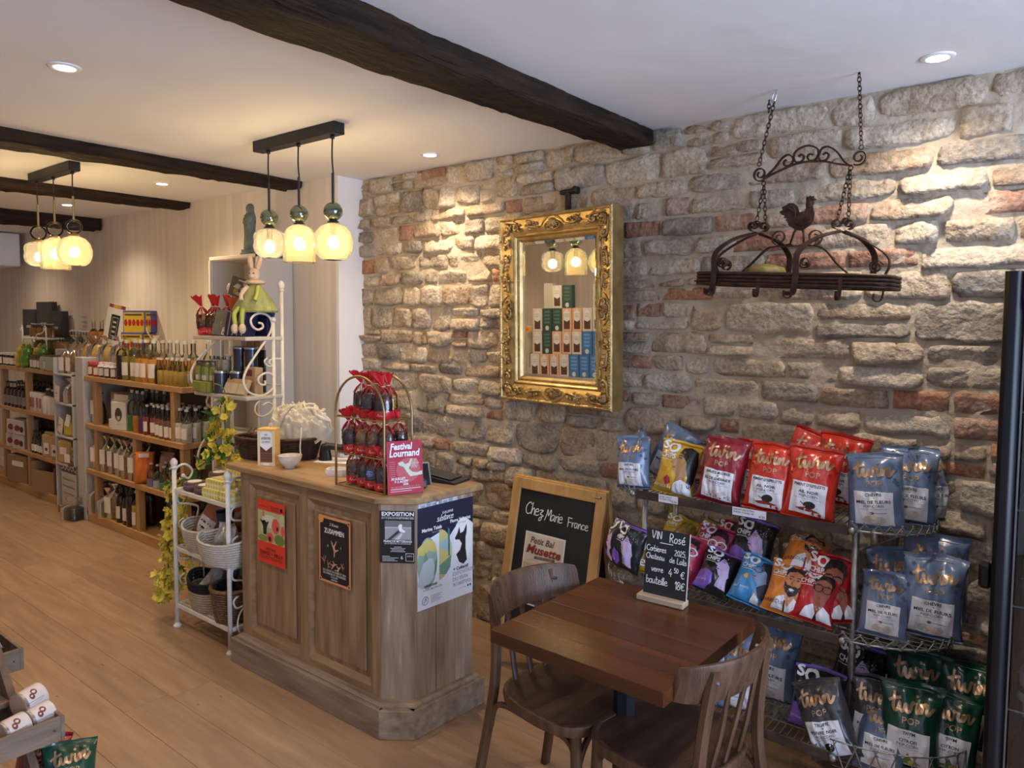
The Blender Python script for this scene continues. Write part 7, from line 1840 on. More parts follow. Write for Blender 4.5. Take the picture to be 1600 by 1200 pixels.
kf = thing('nut_bag', 'small clear bag with a pale label beside the kraft pouch', 'bag', (-6.63, 2.49, .408), .2); MB().lathe([(0, 0), (.055, 0), (.06, .06), (.03, .12), (.04, .16)], 14, rfun=lambda a_, z_: 1+.06*math.sin(a_*7)).build('bag', nuts, kf, smooth=True); MB().box(-.01, -.062, .07, .07, .003, .07).build('label', labm, kf)
# hook strip on the wall
hs = thing('hook_strip', 'white strip of small hooks on the wall above the narrow display', 'hooks', (-7.15, LY-.012, 1.50))
for k in range(5): MB().tube(smooth_path([(0, 0, .04*k), (.0, -.02, .04*k), (.0, -.03, .04*k+.012)], 3), .004, 5).box(0, .004, .04*k, .10, .006, .010).build('hook', flat(.5, .48, .5), hs)
# ================================================================ tall white cabinet and statue
wc = mat('white_lacquer', (.50, .46, .42), .45)
wcg = mat('cream_lacquer', (.68, .60, .50), .4)
cb = thing('white_cabinet', 'tall open-front white cabinet against the left wall behind the iron rack', 'cabinet', (-4.26, 2.545, 0))
W, D, H = .56, .25, 2.05
for sx in (-W/2+.012, W/2-.012): MB().box(sx, D/2, H/2, .024, D, H, .006).build('side_panel', wc, cb)
MB().box(0, D/2, H-.014, W, D, .028, .008).build('top_panel', wcg, cb); MB().box(0, D-.008, H/2, W-.02, .012, H-.02).build('back_panel', wc, cb)
for zz in (.1, .5, .9, 1.30): MB().box(0, D/2, zz, W-.05, D-.02, .02).build('shelf', wc, cb)
for sx in (-W/2+.009, W/2-.009): MB().box(sx, -.004, H/2, .018, .010, H, .004).build('front_edge', wcg, cb)
MB().box(0, -.004, H-.012, W, .010, .024, .004).build('front_edge', wcg, cb)
bz_ = mat('verdigris_stone', (.10, .12, .095), .65, col2=(.17, .19, .155), vscale=20, bump=.002, bscale=50)
stt = thing('madonna_statue', 'grey-green robed praying statue on top of the white cabinet', 'statue', (-4.215, 2.64, 2.051), R(-30)); stt.scale = (.8, .8, .93)
MB().lathe([(0, 0), (.075, 0), (.078, .012), (.066, .022), (.066, .04), (0, .04)], 20).build('plinth', bz_, stt, smooth=40)
rob = MB().lathe([(.058, .04), (.060, .06), (.052, .14), (.056, .20), (.062, .24), (.052, .275), (.026, .292), (.020, .298)], 32, Matrix.Diagonal((1, .78, 1, 1)), rfun=lambda a_, z_: 1+.06*math.sin(a_*8+z_*14)*(1.2-z_*3)); rob.build('robe', bz_, stt, smooth=True)
MB().ball((0, -.004, .322), .026, 14, 10, (.85, .95, 1.2)).build('head', bz_, stt, smooth=True)
MB().lathe([(.048, .255), (.040, .285), (.030, .31), (.031, .335), (.022, .352), (0, .358)], 20, Matrix.Translation((0, .008, 0)) @ Matrix.Diagonal((.95, .9, 1, 1))).build('veil', bz_, stt, smooth=True)
for s_ in (-1, 1): MB().tube(smooth_path([(s_*.036, 0, .265), (s_*.044, -.018, .215), (s_*.02, -.040, .225), (s_*.004, -.042, .252)], 5), [.015]*6+[.012]*6+[.008]*4, 8).build('arm', bz_, stt, smooth=True)
# ================================================================ cream iron baker's rack
EXL, EXR, EYF, EYB = -4.02, -3.50, 2.15, 2.38
et = thing('bakers_rack', "cream wrought-iron baker's rack with scroll sides behind the counter", 'rack', (0, 0, 0))
def rp(px, py): return (EXR, 2.34+(px-430)*.0044, 1.65-(py-513)*.0036)
def lp(px, py): return (EXL, 2.38+(px-345)*.0057, 1.65-(py-513)*.0041)
for x in (EXL, EXR):
    MB().tube([(x, EYB, 0), (x, EYB, 1.80)], .0105, 10).build('back_post', wi, et, smooth=True)
    MB().lathe([(0, 0), (.012, 0), (.016, .008), (.011, .014), (.019, .028), (.018, .044), (.008, .058), (0, .062)], 14, Matrix.Translation((x, EYB, 1.80))).build('finial', wi, et, smooth=40)
    MB().tube([(x, EYB-.055, 0), (x, EYB-.055, 1.63)], .0105, 10).build('post', wi, et, smooth=True)
    MB().ball((x, EYB-.055, 1.645), .017, 10, 8).build('ball_finial', wi, et, smooth=True)
    for zz in (.35, .95, 1.43): MB().tube([(x, EYB-.055, zz), (x, EYB, zz)], .007, 6).build('tie_bar', wi, et)
for zz in (1.43, 1.28, 1.0, .7): MB().tube([(EXL, EYB, zz), (EXR, EYB, zz)], .005, 6).build('rear_bar', wi, et, smooth=True)
SH1, SH2 = 1.555, 1.235
for zz in (SH1, SH2):
    MB().box((EXL+EXR)/2, (EYF+EYB)/2, zz-.012, EXR-EXL+.02, EYB-EYF, .022, .004).build('shelf', mat('cream_board', (.50, .46, .40), .6), et)
def scr(pts, r=.0065): return MB().tube(smooth_path(pts, 6), r, 7).build('scroll', wi, et, smooth=True)
for f in (rp, lp):
    if f is rp:
        scr([f(406, 521), f(412, 526), f(411, 517), f(405, 511), f(399, 518), f(402, 528), f(411, 530), f(420, 524), f(425, 514), f(420, 506), f(409, 504), f(399, 510), f(397, 520)] if False else [f(406, 519), f(411, 520), f(412, 526), f(405, 529), f(398, 524), f(396, 514), f(403, 506), f(413, 505), f(422, 511), f(425, 524), f(419, 540), f(405, 562), f(391, 585), f(385, 602), f(388, 617), f(398, 626), f(412, 628), f(424, 620), f(428, 607), f(423, 597), f(414, 595), f(405, 602), f(407, 611), f(414, 612), f(414, 606)])
        scr([f(423, 582), f(420, 578), f(425, 574), f(427, 580), f(422, 585), f(416, 582), f(414, 576), f(418, 572)], .005)
        for dy in (86,): scr([f(414, 632), f(402, 640), f(400, 652), f(408, 660), f(420, 656), f(425, 646), f(418, 640), f(410, 644)], .005)
    else:
        scr([f(343, 528), f(325, 550), f(308, 572), f(302, 585), f(301, 598), f(304, 606)])
        scr([f(320, 622), f(317, 632), f(322, 641), f(331, 641), f(333, 634), f(328, 630), f(325, 633)], .0055)
        scr([f(343, 640), f(330, 660), f(316, 682), f(308, 700), f(306, 718)])
# small legs rack under shelf two: white window-like panel behind
# goods on the top shelf ---------------------------------------------------------------
for k, (x, y) in enumerate(((-3.985, 2.20), (-3.935, 2.215), (-3.885, 2.205), (-3.845, 2.235))):
    o = copy_tree(protos[('mixed', 5) if k % 2 == 0 else ('cocoa', 4)]); o.location = (x, y, SH1); o.rotation_euler = (0, (-.12, .05, .1, .14)[k], .5); o.scale = (1.25, 1.25, 1.3)
    tag(o, ('leftmost', 'second', 'third', 'rightmost')[k]+' red-topped sweet bag on the top shelf of the cream iron rack', 'candy bag', 'red candy bags on the iron rack')
bk = thing('grey_gift_book', 'grey box with a small gold drop leaning on the top rack shelf', 'box', (-3.795, 2.185, SH1), R(12)); bk.rotation_euler = (R(-14), R(4), R(12))
MB().box(0, 0, .072, .115, .03, .144, .002).build('box', flat(.13, .125, .12), bk); MB().box(.062, .0, .072, .010, .03, .144, .001).build('spine', flat(.02, .022, .07), bk)
a = Art(); a.oval(0, .072, .005, .008, goldp, 1, 10).stroke([(0, .08), (.004, .092)], .0015, goldp).rect(-.025, .056, .025, .0575, goldp, 1).rect(.02, .004, .048, .046, labm, 2).rect(.026, .034, .042, .042, grey_i, 3).oval(.034, .018, .006, .008, flat(.25, .15, .08), 3, 8); a.build(bk, lambda x, y, h: (x, -.0155-h, y))
nv = flat(.016, .018, .065, .35); stripe = flat(.42, .42, .48)
for k in range(4):
    t = thing('navy_box', ('first', 'second', 'third', 'fourth')[k]+' navy box with a pale stripe from the left on the top rack shelf', 'box', (-3.715+.045*k, 2.21, SH1), R(10)); t.rotation_euler = (R(-6), R(8), R(10)); MB().box(0, 0, .065, .038, .09, .13, .002).build('box', nv, t); MB().box(.012, -.0455, .065, .006, .002, .125).build('stripe', stripe, t)
t = thing('navy_box', 'long navy box lying across the upright ones, behind the rabbit doll', 'box', (-3.615, 2.30, SH1+.115), R(4)); MB().box(0, 0, .03, .20, .09, .06, .002).build('box', nv, t); MB().box(.03, -.0455, .008, .13, .002, .008).build('stripe', stripe, t); a = Art(); a.rect(.01, .036, .07, .041, goldp, 1); a.build(t, lambda x, y, h: (x, -.0455-h, y)); MB().box(0, .02, -.0575, .19, .05, .115, .002).build('support', nv, t)
cn = thing('orange_cone', 'orange paper cone standing behind the sweet bags on the rack', 'paper cone', (-3.765, 2.27, SH1)); MB().lathe([(.002, .06), (.055, .215), (.05, .215), (.001, .07)], 18).build('cone', mat('orange_paper', (.52, .10, .02), .6), cn, smooth=40); MB().cyl((0, 0, 0), (0, 0, .08), .018, 10).build('foot', flat(.3, .06, .02), cn)
pc = thing('postcard', 'tilted dark photo card stuck in the orange cone', 'card', (-3.755, 2.25, SH1+.22), R(10)); pc.rotation_euler = (R(-8), R(14), R(10)); MB().box(0.02, 0, .055, .15, .002, .11).build('card', flat(.035, .03, .03), pc)
a = Art(); a.oval(0, .03, .02, .018, flat(.22, .16, .05), 1).oval(.05, .05, .02, .012, flat(.3, .28, .26), 1).poly([(-.03, .05), (.02, .045), (.03, .07), (.0, .075)], flat(.36, .33, .3), 2).oval(.06, .08, .018, .014, flat(.30, .27, .25), 2).rect(.0, .092, .05, .098, flat(.5, .45, .42), 3).oval(.03, .02, .03, .01, flat(.30, .26, .22), 2); a.build(pc, lambda x, y, h: (x, -.0012-h, y))
jj = jar(flat(.55, .50, .46), flat(.30, .10, .05), .085, .03, lab2, 'small_jar'); put(jj, -3.90, 2.33, SH1+.085, 'small white jar with a red lid behind the sweet bags', 'jar'); up_ = thing('prop_box', 'hidden dark box under the small white jar', 'box', (-3.90, 2.33, SH1)); MB().box(0, 0, .042, .08, .06, .084, .002).build('box', flat(.12, .08, .06), up_)
# rabbit doll
rab = mat('beige_plush', (.55, .40, .26), .9, col2=(.64, .50, .36), vscale=30, sheen=.4); drs = mat('green_glitter_tulle', (.22, .24, .07), .6, col2=(.36, .37, .14), vscale=14, bump=.003, bscale=60); lime = flat(.38, .42, .08)
dl = thing('rabbit_doll', 'plush rabbit doll in a green glittery dress sitting on the navy boxes', 'doll', (-3.545, 2.245, SH1+.135), R(28))
bod = MB().lathe([(.11, -.005), (.115, .01), (.085, .07), (.05, .12), (.025, .15), (.02, .16)], 40, Matrix.Diagonal((1.05, .62, 1, 1)), rfun=lambda a_, z_: 1+.10*math.sin(a_*9)*max(0, 1-z_/.13)); bod.build('dress', drs, dl, smooth=True)
MB().lathe([(.045, .148), (.055, .156), (.04, .168), (.02, .172)], 24, rfun=lambda a_, z_: 1+.14*math.sin(a_*11)).build('ruffle', flat(.58, .42, .28), dl, smooth=True)
MB().ball((0, -.004, .198), .032, 14, 10, (.9, .95, 1.1)).ball((0, -.03, .190), .014, 10, 8, (1, .8, .8)).build('head', rab, dl, smooth=True)
for s_, an in ((-1, -.18), (1, .32)):
    M = Matrix.Translation((s_*.015, 0, .222)) @ Matrix.Rotation(an, 4, 'Y'); MB().ball((0, 0, .042), .045, 12, 8, (.36, .18, 1), M).build('ear', rab, dl, smooth=True); MB().ball((0, -.007, .044), .034, 10, 8, (.26, .1, 1), M).build('ear_lining', flat(.66, .46, .34), dl, smooth=True)
    MB().ball((s_*.012, -.03, .205), .004, 8, 6).build('eye', ink, dl, smooth=True)
    MB().tube(smooth_path([(s_*.03, -.02, .135), (s_*.045, -.055, .095), (s_*.04, -.07, .06)], 5), [.012]*5+[.010]*4+[.012]*2, 8).build('arm', lime if s_ > 0 else rab, dl, smooth=True)
    MB().tube(smooth_path([(-.05+s_*.016, -.05, .02), (-.05+s_*.022, -.085, -.015), (-.045+s_*.02, -.09, -.07)], 5), [.012]*11, 8).build('leg', lime, dl, smooth=True)
    MB().ball((-.043+s_*.022, -.095, -.092), .024, 10, 8, (.75, .85, 1.15)).build('foot', rab, dl, smooth=True)
# goods on the second shelf ------------------------------------------------------------
gtr = thing('green_tray', 'olive-green card tray with small bottles at the left of the second rack shelf', 'tray', (-3.93, 2.175, SH2)); MB().box(0, 0, .03, .17, .085, .06, .004).build('tray', mat('olive_card', (.20, .22, .04), .45), gtr); MB().box(.035, -.0435, .03, .05, .002, .058).build('flap', flat(.26, .28, .06), gtr)
gb = bottle(mat('green_label_sauce', (.20, .22, .04), .3), .115, .021, cap=capd, lab=flat(.5, .45, .40), shape='straight', fill=.72, neck=.7, lh=(.05, .3), nm='sauce_bottle')
for k in range(4): put(gb, -3.99+.042*k, 2.165+.012*(k % 2), SH2+.061, 'green-banded sauce bottle in the green tray, %s from left' % ORD[k], 'bottle', 'sauce bottles in the green tray', 0)
cj = jar(mat('speckled_seeds', (.30, .24, .19), .5, col2=(.5, .44, .38), vscale=80), clearn, .10, .026, None, 'seed_jar')
for k in range(4): put(cj, -3.985+.046*k, 2.25, SH2+.10, 'clear jar of speckled seeds behind the sauce bottles, %s from left' % ORD[k], 'jar', 'seed jars', 0)
rs_ = thing('back_step', 'black step under the seed jars on the second rack shelf', 'step', (-3.915, 2.255, SH2)); MB().box(0, 0, .05, .20, .06, .10, .002).build('step', flat(.03, .03, .03), rs_)
def canister(x, y, z_, h, label):
    t = thing('canister', label, 'canister', (x, y, z_), R(20)); r = .038
    MB().lathe([(0, 0), (r, 0), (r, h*.92), (0, h*.92)], 20).build('body', mat('dark_slate_tin', (.05, .052, .07), .22, metal=.5), t, smooth=40); MB().lathe([(r*1.04, h*.9), (r*1.04, h*.97), (r*.97, h), (0, h)], 20).build('lid', mat('silver_tin', (.45, .45, .48), .25, metal=.9), t, smooth=40)
    vs = [(r*1.015*math.sin(-1.5+1.1*j/6), -r*1.015*math.cos(-1.5+1.1*j/6), zz) for zz in (h*.12, h*.8) for j in range(7)]; MB().add(vs, [(j, j+1, 8+j, 7+j) for j in range(6)]).build('label', flat(.42, .24, .10), t, smooth=True, fix=False)
canister(-3.80, 2.185, SH2, .125, 'dark metal canister at the front of the second rack shelf'); canister(-3.72, 2.235, SH2, .125, 'dark metal canister under the stacked ones on the second rack shelf')
canister(-3.74, 2.27, SH2+.126, .135, 'stacked dark metal canister on the second rack shelf, left one'); canister(-3.645, 2.28, SH2+.126, .135, 'stacked dark metal canister on the second rack shelf, right one'); ps = thing('tin_prop', 'dark carton under the right stacked canister', 'carton', (-3.645, 2.285, SH2)); MB().box(0, 0, .0625, .08, .07, .125, .002).build('carton', flat(.05, .045, .04), ps)
for k in range(3):
    t = thing('kraft_packet', ('left', 'middle', 'right')[k]+' kraft packet with a pale face at the front of the second rack shelf', 'packet', (-3.715+.068*k, 2.175, SH2), R(6)); t.rotation_euler = (R(-26), 0, R(6)); MB().box(0, 0, .045, .062, .028, .09, .004).build('packet', flat(.42, .29, .15), t); MB().box(0, -.0145, .032, .058, .001, .06).build('label', flat(.52, .44, .32), t)
for k in range(3):
    t = thing('small_carton', ('pale pink', 'orange', 'second orange')[k]+' small carton high at the back under the top rack shelf', 'carton', (-3.80+.07*k, 2.345, SH2+.24)); MB().box(0, 0, .03, .05, .03, .06, .001).build('carton', flat(*((.5, .38, .32), (.5, .25, .12), (.5, .24, .11))[k]), t); MB().box(0, .012, -.12, .06, .012, .24).build('stand', flat(.06, .05, .045), t)
t = thing('red_packet', 'kraft packet with a dark red print behind the front kraft packets', 'packet', (-3.585, 2.255, SH2)); MB().box(0, 0, .075, .11, .05, .15, .004).build('packet', flat(.40, .27, .14), t); MB().box(-.01, -.0255, .12, .07, .001, .035).build('print', flat(.14, .03, .03), t)

# ================================================================ low cream plant stand
PX0, PX1, PYF, PYB = -3.764, -3.241, 1.89, 2.14
wi2 = mat('chipped_cream_paint', (.60, .58, .53), .5, col2=(.68, .66, .61), vscale=25, third=(.2, (.3, .27, .24)))
ps = thing('plant_stand', 'low cream iron stand with three shelves left of the counter', 'stand', (0, 0, 0))
for x in (PX0, PX1):
    for y in (PYF, PYB):
        MB().tube([(x, y, .012), (x, y, .86)], .0115, 10).build('post', wi2, ps, smooth=True)
        MB().lathe([(.02, 0), (.022, .008), (.012, .018), (.011, .03)], 12, Matrix.Translation((x, y, 0))).build('foot', wi2, ps, smooth=40)
        MB().lathe([(.012, 0), (.018, .006), (.013, .014), (.019, .028), (.018, .042), (.008, .056), (0, .058)], 12, Matrix.Translation((x, y, .855))).build('finial', wi2, ps, smooth=40)
PSH = (.745, .435, .125)
for z in PSH:
    MB().box((PX0+PX1)/2, PYF, z-.006, PX1-PX0, .010, .022, .002).build('front_rail', wi2, ps); MB().box((PX0+PX1)/2, PYB, z-.006, PX1-PX0, .010, .022, .002).build('back_rail', wi2, ps)
    for x in (PX0, PX1): MB().box(x, (PYF+PYB)/2, z-.006, .010, PYB-PYF, .022, .002).build('side_rail', wi2, ps)
    for k in range(1, 9): MB().box((PX0+PX1)/2, PYF+(PYB-PYF)*k/9, z-.004, PX1-PX0, .007, .005).build('slat', wi2, ps)
    for x in (-3.59, -3.42): MB().box(x, (PYF+PYB)/2, z-.010, .010, PYB-PYF, .006).build('cross_slat', wi2, ps)
for x in (PX0, PX1):
    for z, dz in ((.60, .17), (.30, .17)):
        MB().tube(smooth_path([(x, PYF+.06, z+.13), (x, PYF+.02, z+.12), (x, PYF+.02, z+.07), (x, PYF+.08, z+.05), (x, PYF+.13, z+.02), (x, PYF+.10, z-.06), (x, PYF+.04, z-.08), (x, PYF+.02, z-.04), (x, PYF+.05, z-.02)], 6), .0055, 6).build('scroll', wi2, ps, smooth=True)
    MB().tube(smooth_path([(x, PYF+.005, .76), (x, PYF+.01, .85), (x, PYF+.06, .87), (x, PYF+.10, .83), (x, PYF+.08, .79), (x, PYF+.05, .81)], 6), .0065, 6).build('scroll', wi2, ps, smooth=True)
    MB().ball((x, PYF+.05, .81), .011, 8, 6).build('scroll_tip', wi2, ps, smooth=True)
# on the top shelf: round tins and gingham cartons
def tin(x, y, z, label):
    t = thing('round_tin', label, 'tin', (x, y, z)); MB().lathe([(0, 0), (.052, 0), (.056, .004), (.056, .038), (.053, .042), (0, .042)], 24).build('tin', mat('brown_lacquer_tin', (.10, .055, .045), .3, coat=.3), t, smooth=40); MB().lathe([(0, .0425), (.036, .0425), (.036, .0432), (0, .0432)], 20).build('label', flat(.66, .64, .62), t)
    MB().lathe([(.0565, .006), (.0565, .03)], 24).build('band', flat(.13, .08, .10), t, smooth=True)
tin(-3.665, 1.95, .75, 'round brown tin with a white label at the left of the plant stand top'); tin(-3.63, 2.06, .75, 'lower round tin at the back of the plant stand top'); tin(-3.60, 2.055, .793, 'round tin stacked highest on the plant stand top'); tin(-3.545, 1.945, .75, 'round brown tin beside the yellow gingham cartons')
ging = flat(.62, .52, .05); ging2 = flat(.74, .68, .34); gingw = flat(.80, .78, .66)
def gcart(x, y, z, label, sx=.14):
    t = thing('gingham_carton', label, 'carton', (x, y, z), R(3)); MB().box(0, 0, .022, sx, .10, .044, .001).build('carton', ging2, t)
    for fn_, w_, nm in ((lambda u, v, h: (u, -.0502-h, v), sx, 'front'), (lambda u, v, h: (u, v-.05, .0442+h), sx, 'top'), (lambda u, v, h: (sx/2+.0002+h, u, v), .10, 'side')):
        a = Art(); hh = .044 if nm != 'top' else .10; n = max(3, int(w_/.022))
        for i in range(n):
            a.rect(-w_/2+w_*i/n, 0, -w_/2+w_*(i+.5)/n, hh, ging, 1)
        m = max(1, int(hh/.024))
        for j in range(m): a.rect(-w_/2, hh*(j+.25)/m, w_/2, hh*(j+.6)/m, gingw if j % 2 == 0 else ging, 2) if nm == 'top' else a.rect(-w_/2, hh*.34, w_/2, hh*.62, gingw, 2)
        for i in range(n): a.rect(-w_/2+w_*i/n, hh*.36, -w_/2+w_*(i+.5)/n, hh*.6, ging2, 3)
        a.build(t, fn_, names=(nm+'_check', nm+'_check'))
gcart(-3.42, 1.945, .75, 'yellow gingham carton at the bottom front of its stack'); gcart(-3.29, 1.95, .75, 'yellow gingham carton at the bottom right of its stack', .10); gcart(-3.41, 1.96, .795, 'yellow gingham carton in the second layer of the stack'); gcart(-3.34, 2.06, .75, 'yellow gingham carton at the back of the stack'); gcart(-3.35, 2.03, .84, 'yellow gingham carton topmost of the stack', .13); gcart(-3.34, 2.055, .795, 'yellow gingham carton in the second layer at the back', .13)
# rope baskets
def rope_basket(name, label, loc, rx, ry, h, m, top_m=None, rows=10, handle=False, flare=1.1):
    t = thing(name, label, 'basket', loc, R(8)); n = 36
    lo_, hi_ = MB(), MB()
    for k in range(rows):
        z = h*(k+.5)/rows; f = .82+(flare-.82)*(z/h)**.6; dip = 0
        pts = [(rx*f*math.cos(2*PI*i/n), ry*f*math.sin(2*PI*i/n), z+.02*h/.1*abs(math.cos(2*PI*i/n))**3*(z/h)) for i in range(n)]
        (hi_ if top_m and k >= rows*.66 else lo_).tube(pts, h/rows*.62, 6, closed=True)
    lo_.build('rope_wall', m, t, smooth=True)
    if top_m: hi_.build('upper_wall', top_m, t, smooth=True)
    MB().lathe([(0, .004), (1, .004), (1, .012), (0, .012)], 24, Matrix.Diagonal((rx*.85, ry*.85, 1, 1))).build('base', m, t)
    if handle:
        for s_ in (-1, 1): MB().tube(smooth_path([(s_*rx*.95, -.02, h*.8), (s_*rx*1.08, -.01, h*1.45), (s_*rx*.9, 0, h*1.9), (s_*rx*.75, .02, h*1.4), (s_*rx*.8, .03, h*.85)], 6), .004, 6).build('handle', flat(.5, .45, .38), t, smooth=True)
    return t
rope = mat('cream_rope', (.46, .42, .37), .85, col2=(.58, .54, .48), vscale=90, bump=.003, bscale=120); rope_t = mat('beige_rope', (.33, .25, .17), .85, col2=(.42, .33, .24), vscale=90, bump=.003, bscale=120); blkf = mat('black_felt', (.010, .010, .012), .9)
rope_basket('rope_basket', 'cream rope basket with brown packets on the middle shelf, left one', (-3.59, 1.985, .437), .14, .11, .125, rope)
rope_basket('rope_basket', 'cream rope basket with silver packets on the middle shelf, right one', (-3.335, 1.93, .437), .15, .10, .115, rope)
brn = foilmat('brown_foil', (.26, .085, .035), .3)
def pouch(label, loc, rot, W, H, T, m, lab=None, name='foil_pouch'):
    t = thing(name, label, 'pouch', loc); t.rotation_euler = rot; S = bag_fn(W, H, T, loc[0]*9); mb = MB(); [mb.grid(lambda u, v: S(u*2-1, v, sd), 14, 18) for sd in (-1, 1)]; mb.build('pouch', m, t, smooth=True, merge=True)
    if lab:
        a = Art(); a.rect(-W*.3, H*.08, W*.3, H*.45, labm, 1); a.rect(-W*.22, H*.32, W*.2, H*.36, ink, 2).rect(-W*.22, H*.2, W*.22, H*.24, ink, 2)
        a.build(t, lambda x, y, h: tuple(Vector(S(max(-.95, min(.95, x/(W/2*.93))), y/H, -1))+Vector((0, -h-.001, 0))), sub=.02)
pouch('large brown foil pouch with a white label in the left rope basket', (-3.62, 1.965, .49), (R(-16), R(24), R(14)), .17, .27, .08, brn, 'SABLÉS'); pouch('brown foil pouch behind the labelled one in the left rope basket', (-3.50, 2.03, .47), (R(-10), R(10), R(10)), .17, .26, .08, brn); pouch('brown foil pouch at the back right of the middle shelf', (-3.36, 2.06, .48), (R(-8), R(6), 0), .15, .25, .07, brn)
pouch('dark navy star-printed pouch between the brown pouches', (-3.46, 1.995, .46), (R(-8), R(-4), R(20)), .10, .20, .04, flat(.012, .02, .06, .35))
slv = mat('silver_printed_foil', (.30, .30, .31), .3, metal=.5, col2=(.6, .6, .62), vscale=30); pouch('silver black-printed pouch in the right rope basket, left one', (-3.40, 1.915, .47), (R(-15), R(18), R(10)), .10, .155, .05, slv); pouch('silver pouch in the right rope basket, right one', (-3.30, 1.93, .47), (R(-12), R(-10), R(10)), .10, .16, .05, slv)
rope_basket('felt_basket', 'beige rope basket with black upper band on the bottom shelf', (-3.57, 1.985, .128), .135, .10, .155, rope_t, blkf, 12, True, 1.05)
pouch('grey printed card packet in the black-banded basket', (-3.56, 1.975, .20), (R(-12), R(16), R(15)), .09, .17, .03, flat(.38, .37, .36)); pouch('dark blue packet in the black-banded basket', (-3.49, 2.0, .18), (R(-8), R(12), R(5)), .11, .22, .04, flat(.03, .035, .08, .35)); pouch('white and red packet lying in the black-banded basket', (-3.59, 1.945, .235), (R(-50), R(20), R(25)), .07, .12, .02, flat(.55, .50, .48))
wicker_basket('wicker_basket', 'brown wicker pot basket at the right of the bottom shelf', (-3.345, 1.975, .128), 0, .085, .085, .17, mat('brown_wicker', (.10, .05, .025), .65, col2=(.20, .115, .06), vscale=60, bump=.003, bscale=70), rows=14, flare=1.3, r=.007)
hd = thing('white_hoop', 'thin white hoop leaning between the stand and the counter', 'hoop', (-3.215, 1.985, 0)); MB().tube([(0, .07*math.cos(2*PI*i/28), .15+.085*math.sin(2*PI*i/28)) for i in range(28)], .004, 6, closed=True).build('hoop', wi2, hd, smooth=True); MB().cyl((0, 0, 0), (0, 0, .066), .004, 6).build('stem', wi2, hd)
wb_ = thing('white_carton', 'white carton standing behind the baskets under the middle shelf', 'carton', (-3.42, 2.09, .128)); MB().box(0, 0, .11, .24, .06, .22, .002).build('carton', flat(.60, .55, .45), wb_); MB().box(.02, -.031, .16, .06, .001, .05).build('print', flat(.5, .4, .1), wb_)
pot_ = thing('black_pot', 'black flower pot behind the gingham cartons', 'pot', (-3.36, 2.20, .87)); MB().lathe([(0, 0), (.045, 0), (.06, .12), (.064, .12), (.064, .14), (.055, .14), (.05, .11), (0, .10)], 18).build('pot', flat(.03, .028, .026), pot_, smooth=40)
po2 = thing('pot_shelf', 'small ledge of the rack holding the black pot', 'shelf', (-3.40, 2.24, .85)); MB().box(0, 0, .009, .30, .2, .018, .003).build('board', wi, po2); MB().box(0, .09, -.42, .03, .02, .84).build('leg', wi, po2)
oc_ = thing('orange_card', 'bright orange card between the black pot and the counter basket', 'card', (-3.27, 2.13, .87), R(20)); MB().box(0, 0, .07, .10, .003, .14).build('card', flat(.62, .10, .01), oc_); MB().box(0, .01, .02, .03, .02, .04).build('foot', flat(.5, .09, .01), oc_)
# ================================================================ garland of yellow blossom
gv = thing('flower_garland', 'trailing artificial garland of yellow blossom and green leaves on the iron racks', 'garland', (0, 0, 0))
vine_m = mat('green_vine', (.07, .13, .03), .6); leaf_m = mat('green_leaf', (.05, .14, .025), .5, col2=(.11, .24, .05), vscale=12); yel = mat('yellow_petal', (.60, .48, .03), .6, col2=(.75, .64, .12), vscale=20)
paths = [smooth_path([(-3.72, 2.17, 1.22), (-3.76, 2.12, 1.08), (-3.74, 2.12, .95), (-3.66, 2.11, .86), (-3.55, 2.14, .82)], 8),
         smooth_path([(-3.66, 2.13, 1.20), (-3.65, 2.12, 1.05), (-3.58, 2.11, .95), (-3.50, 2.12, .88)], 8),
         smooth_path([(-3.70, 2.12, .92), (-3.84, 2.02, .80), (-3.90, 1.95, .70), (-3.90, 1.93, .52), (-3.90, 1.92, .35), (-3.93, 1.92, .20), (-3.95, 1.91, .09)], 9),
         smooth_path([(-3.80, 2.05, .78), (-3.84, 1.97, .62), (-3.86, 1.95, .45), (-3.87, 1.95, .28), (-3.90, 1.95, .12)], 8),
         smooth_path([(-3.66, 2.12, .70), (-3.70, 2.13, .55), (-3.68, 2.14, .42), (-3.66, 2.14, .28)], 8)]
for p in paths: MB().tube(p, .0035, 5).build('vine', vine_m, gv, smooth=True)
fb = MB()
for k in range(5):
    an = 2*PI*k/5; M = Matrix.Rotation(an, 4, 'Z')
    fb.grid(lambda u, v: tuple(M @ Vector(((u-.5)*.022*math.sin(PI*min(1, v*1.05+.08))**.7*1.6, v*.026, .010*v*v+.004*math.sin(u*PI)))), 4, 4)
fb.ball((0, 0, .004), .005, 6, 4); blossom0 = fb.build('blossom', yel, gv, smooth=True, fix=False)
lf = MB(); lf.grid(lambda u, v: ((u-.5)*.036*math.sin(PI*v**.8)**.8, v*.062, .012*math.sin(PI*v)-.012*abs(u-.5)), 4, 8); leaf0 = lf.build('leaf', leaf_m, gv, smooth=True, fix=False)
rg = random.Random(3); first = True; nbm = 0; nlf = 0
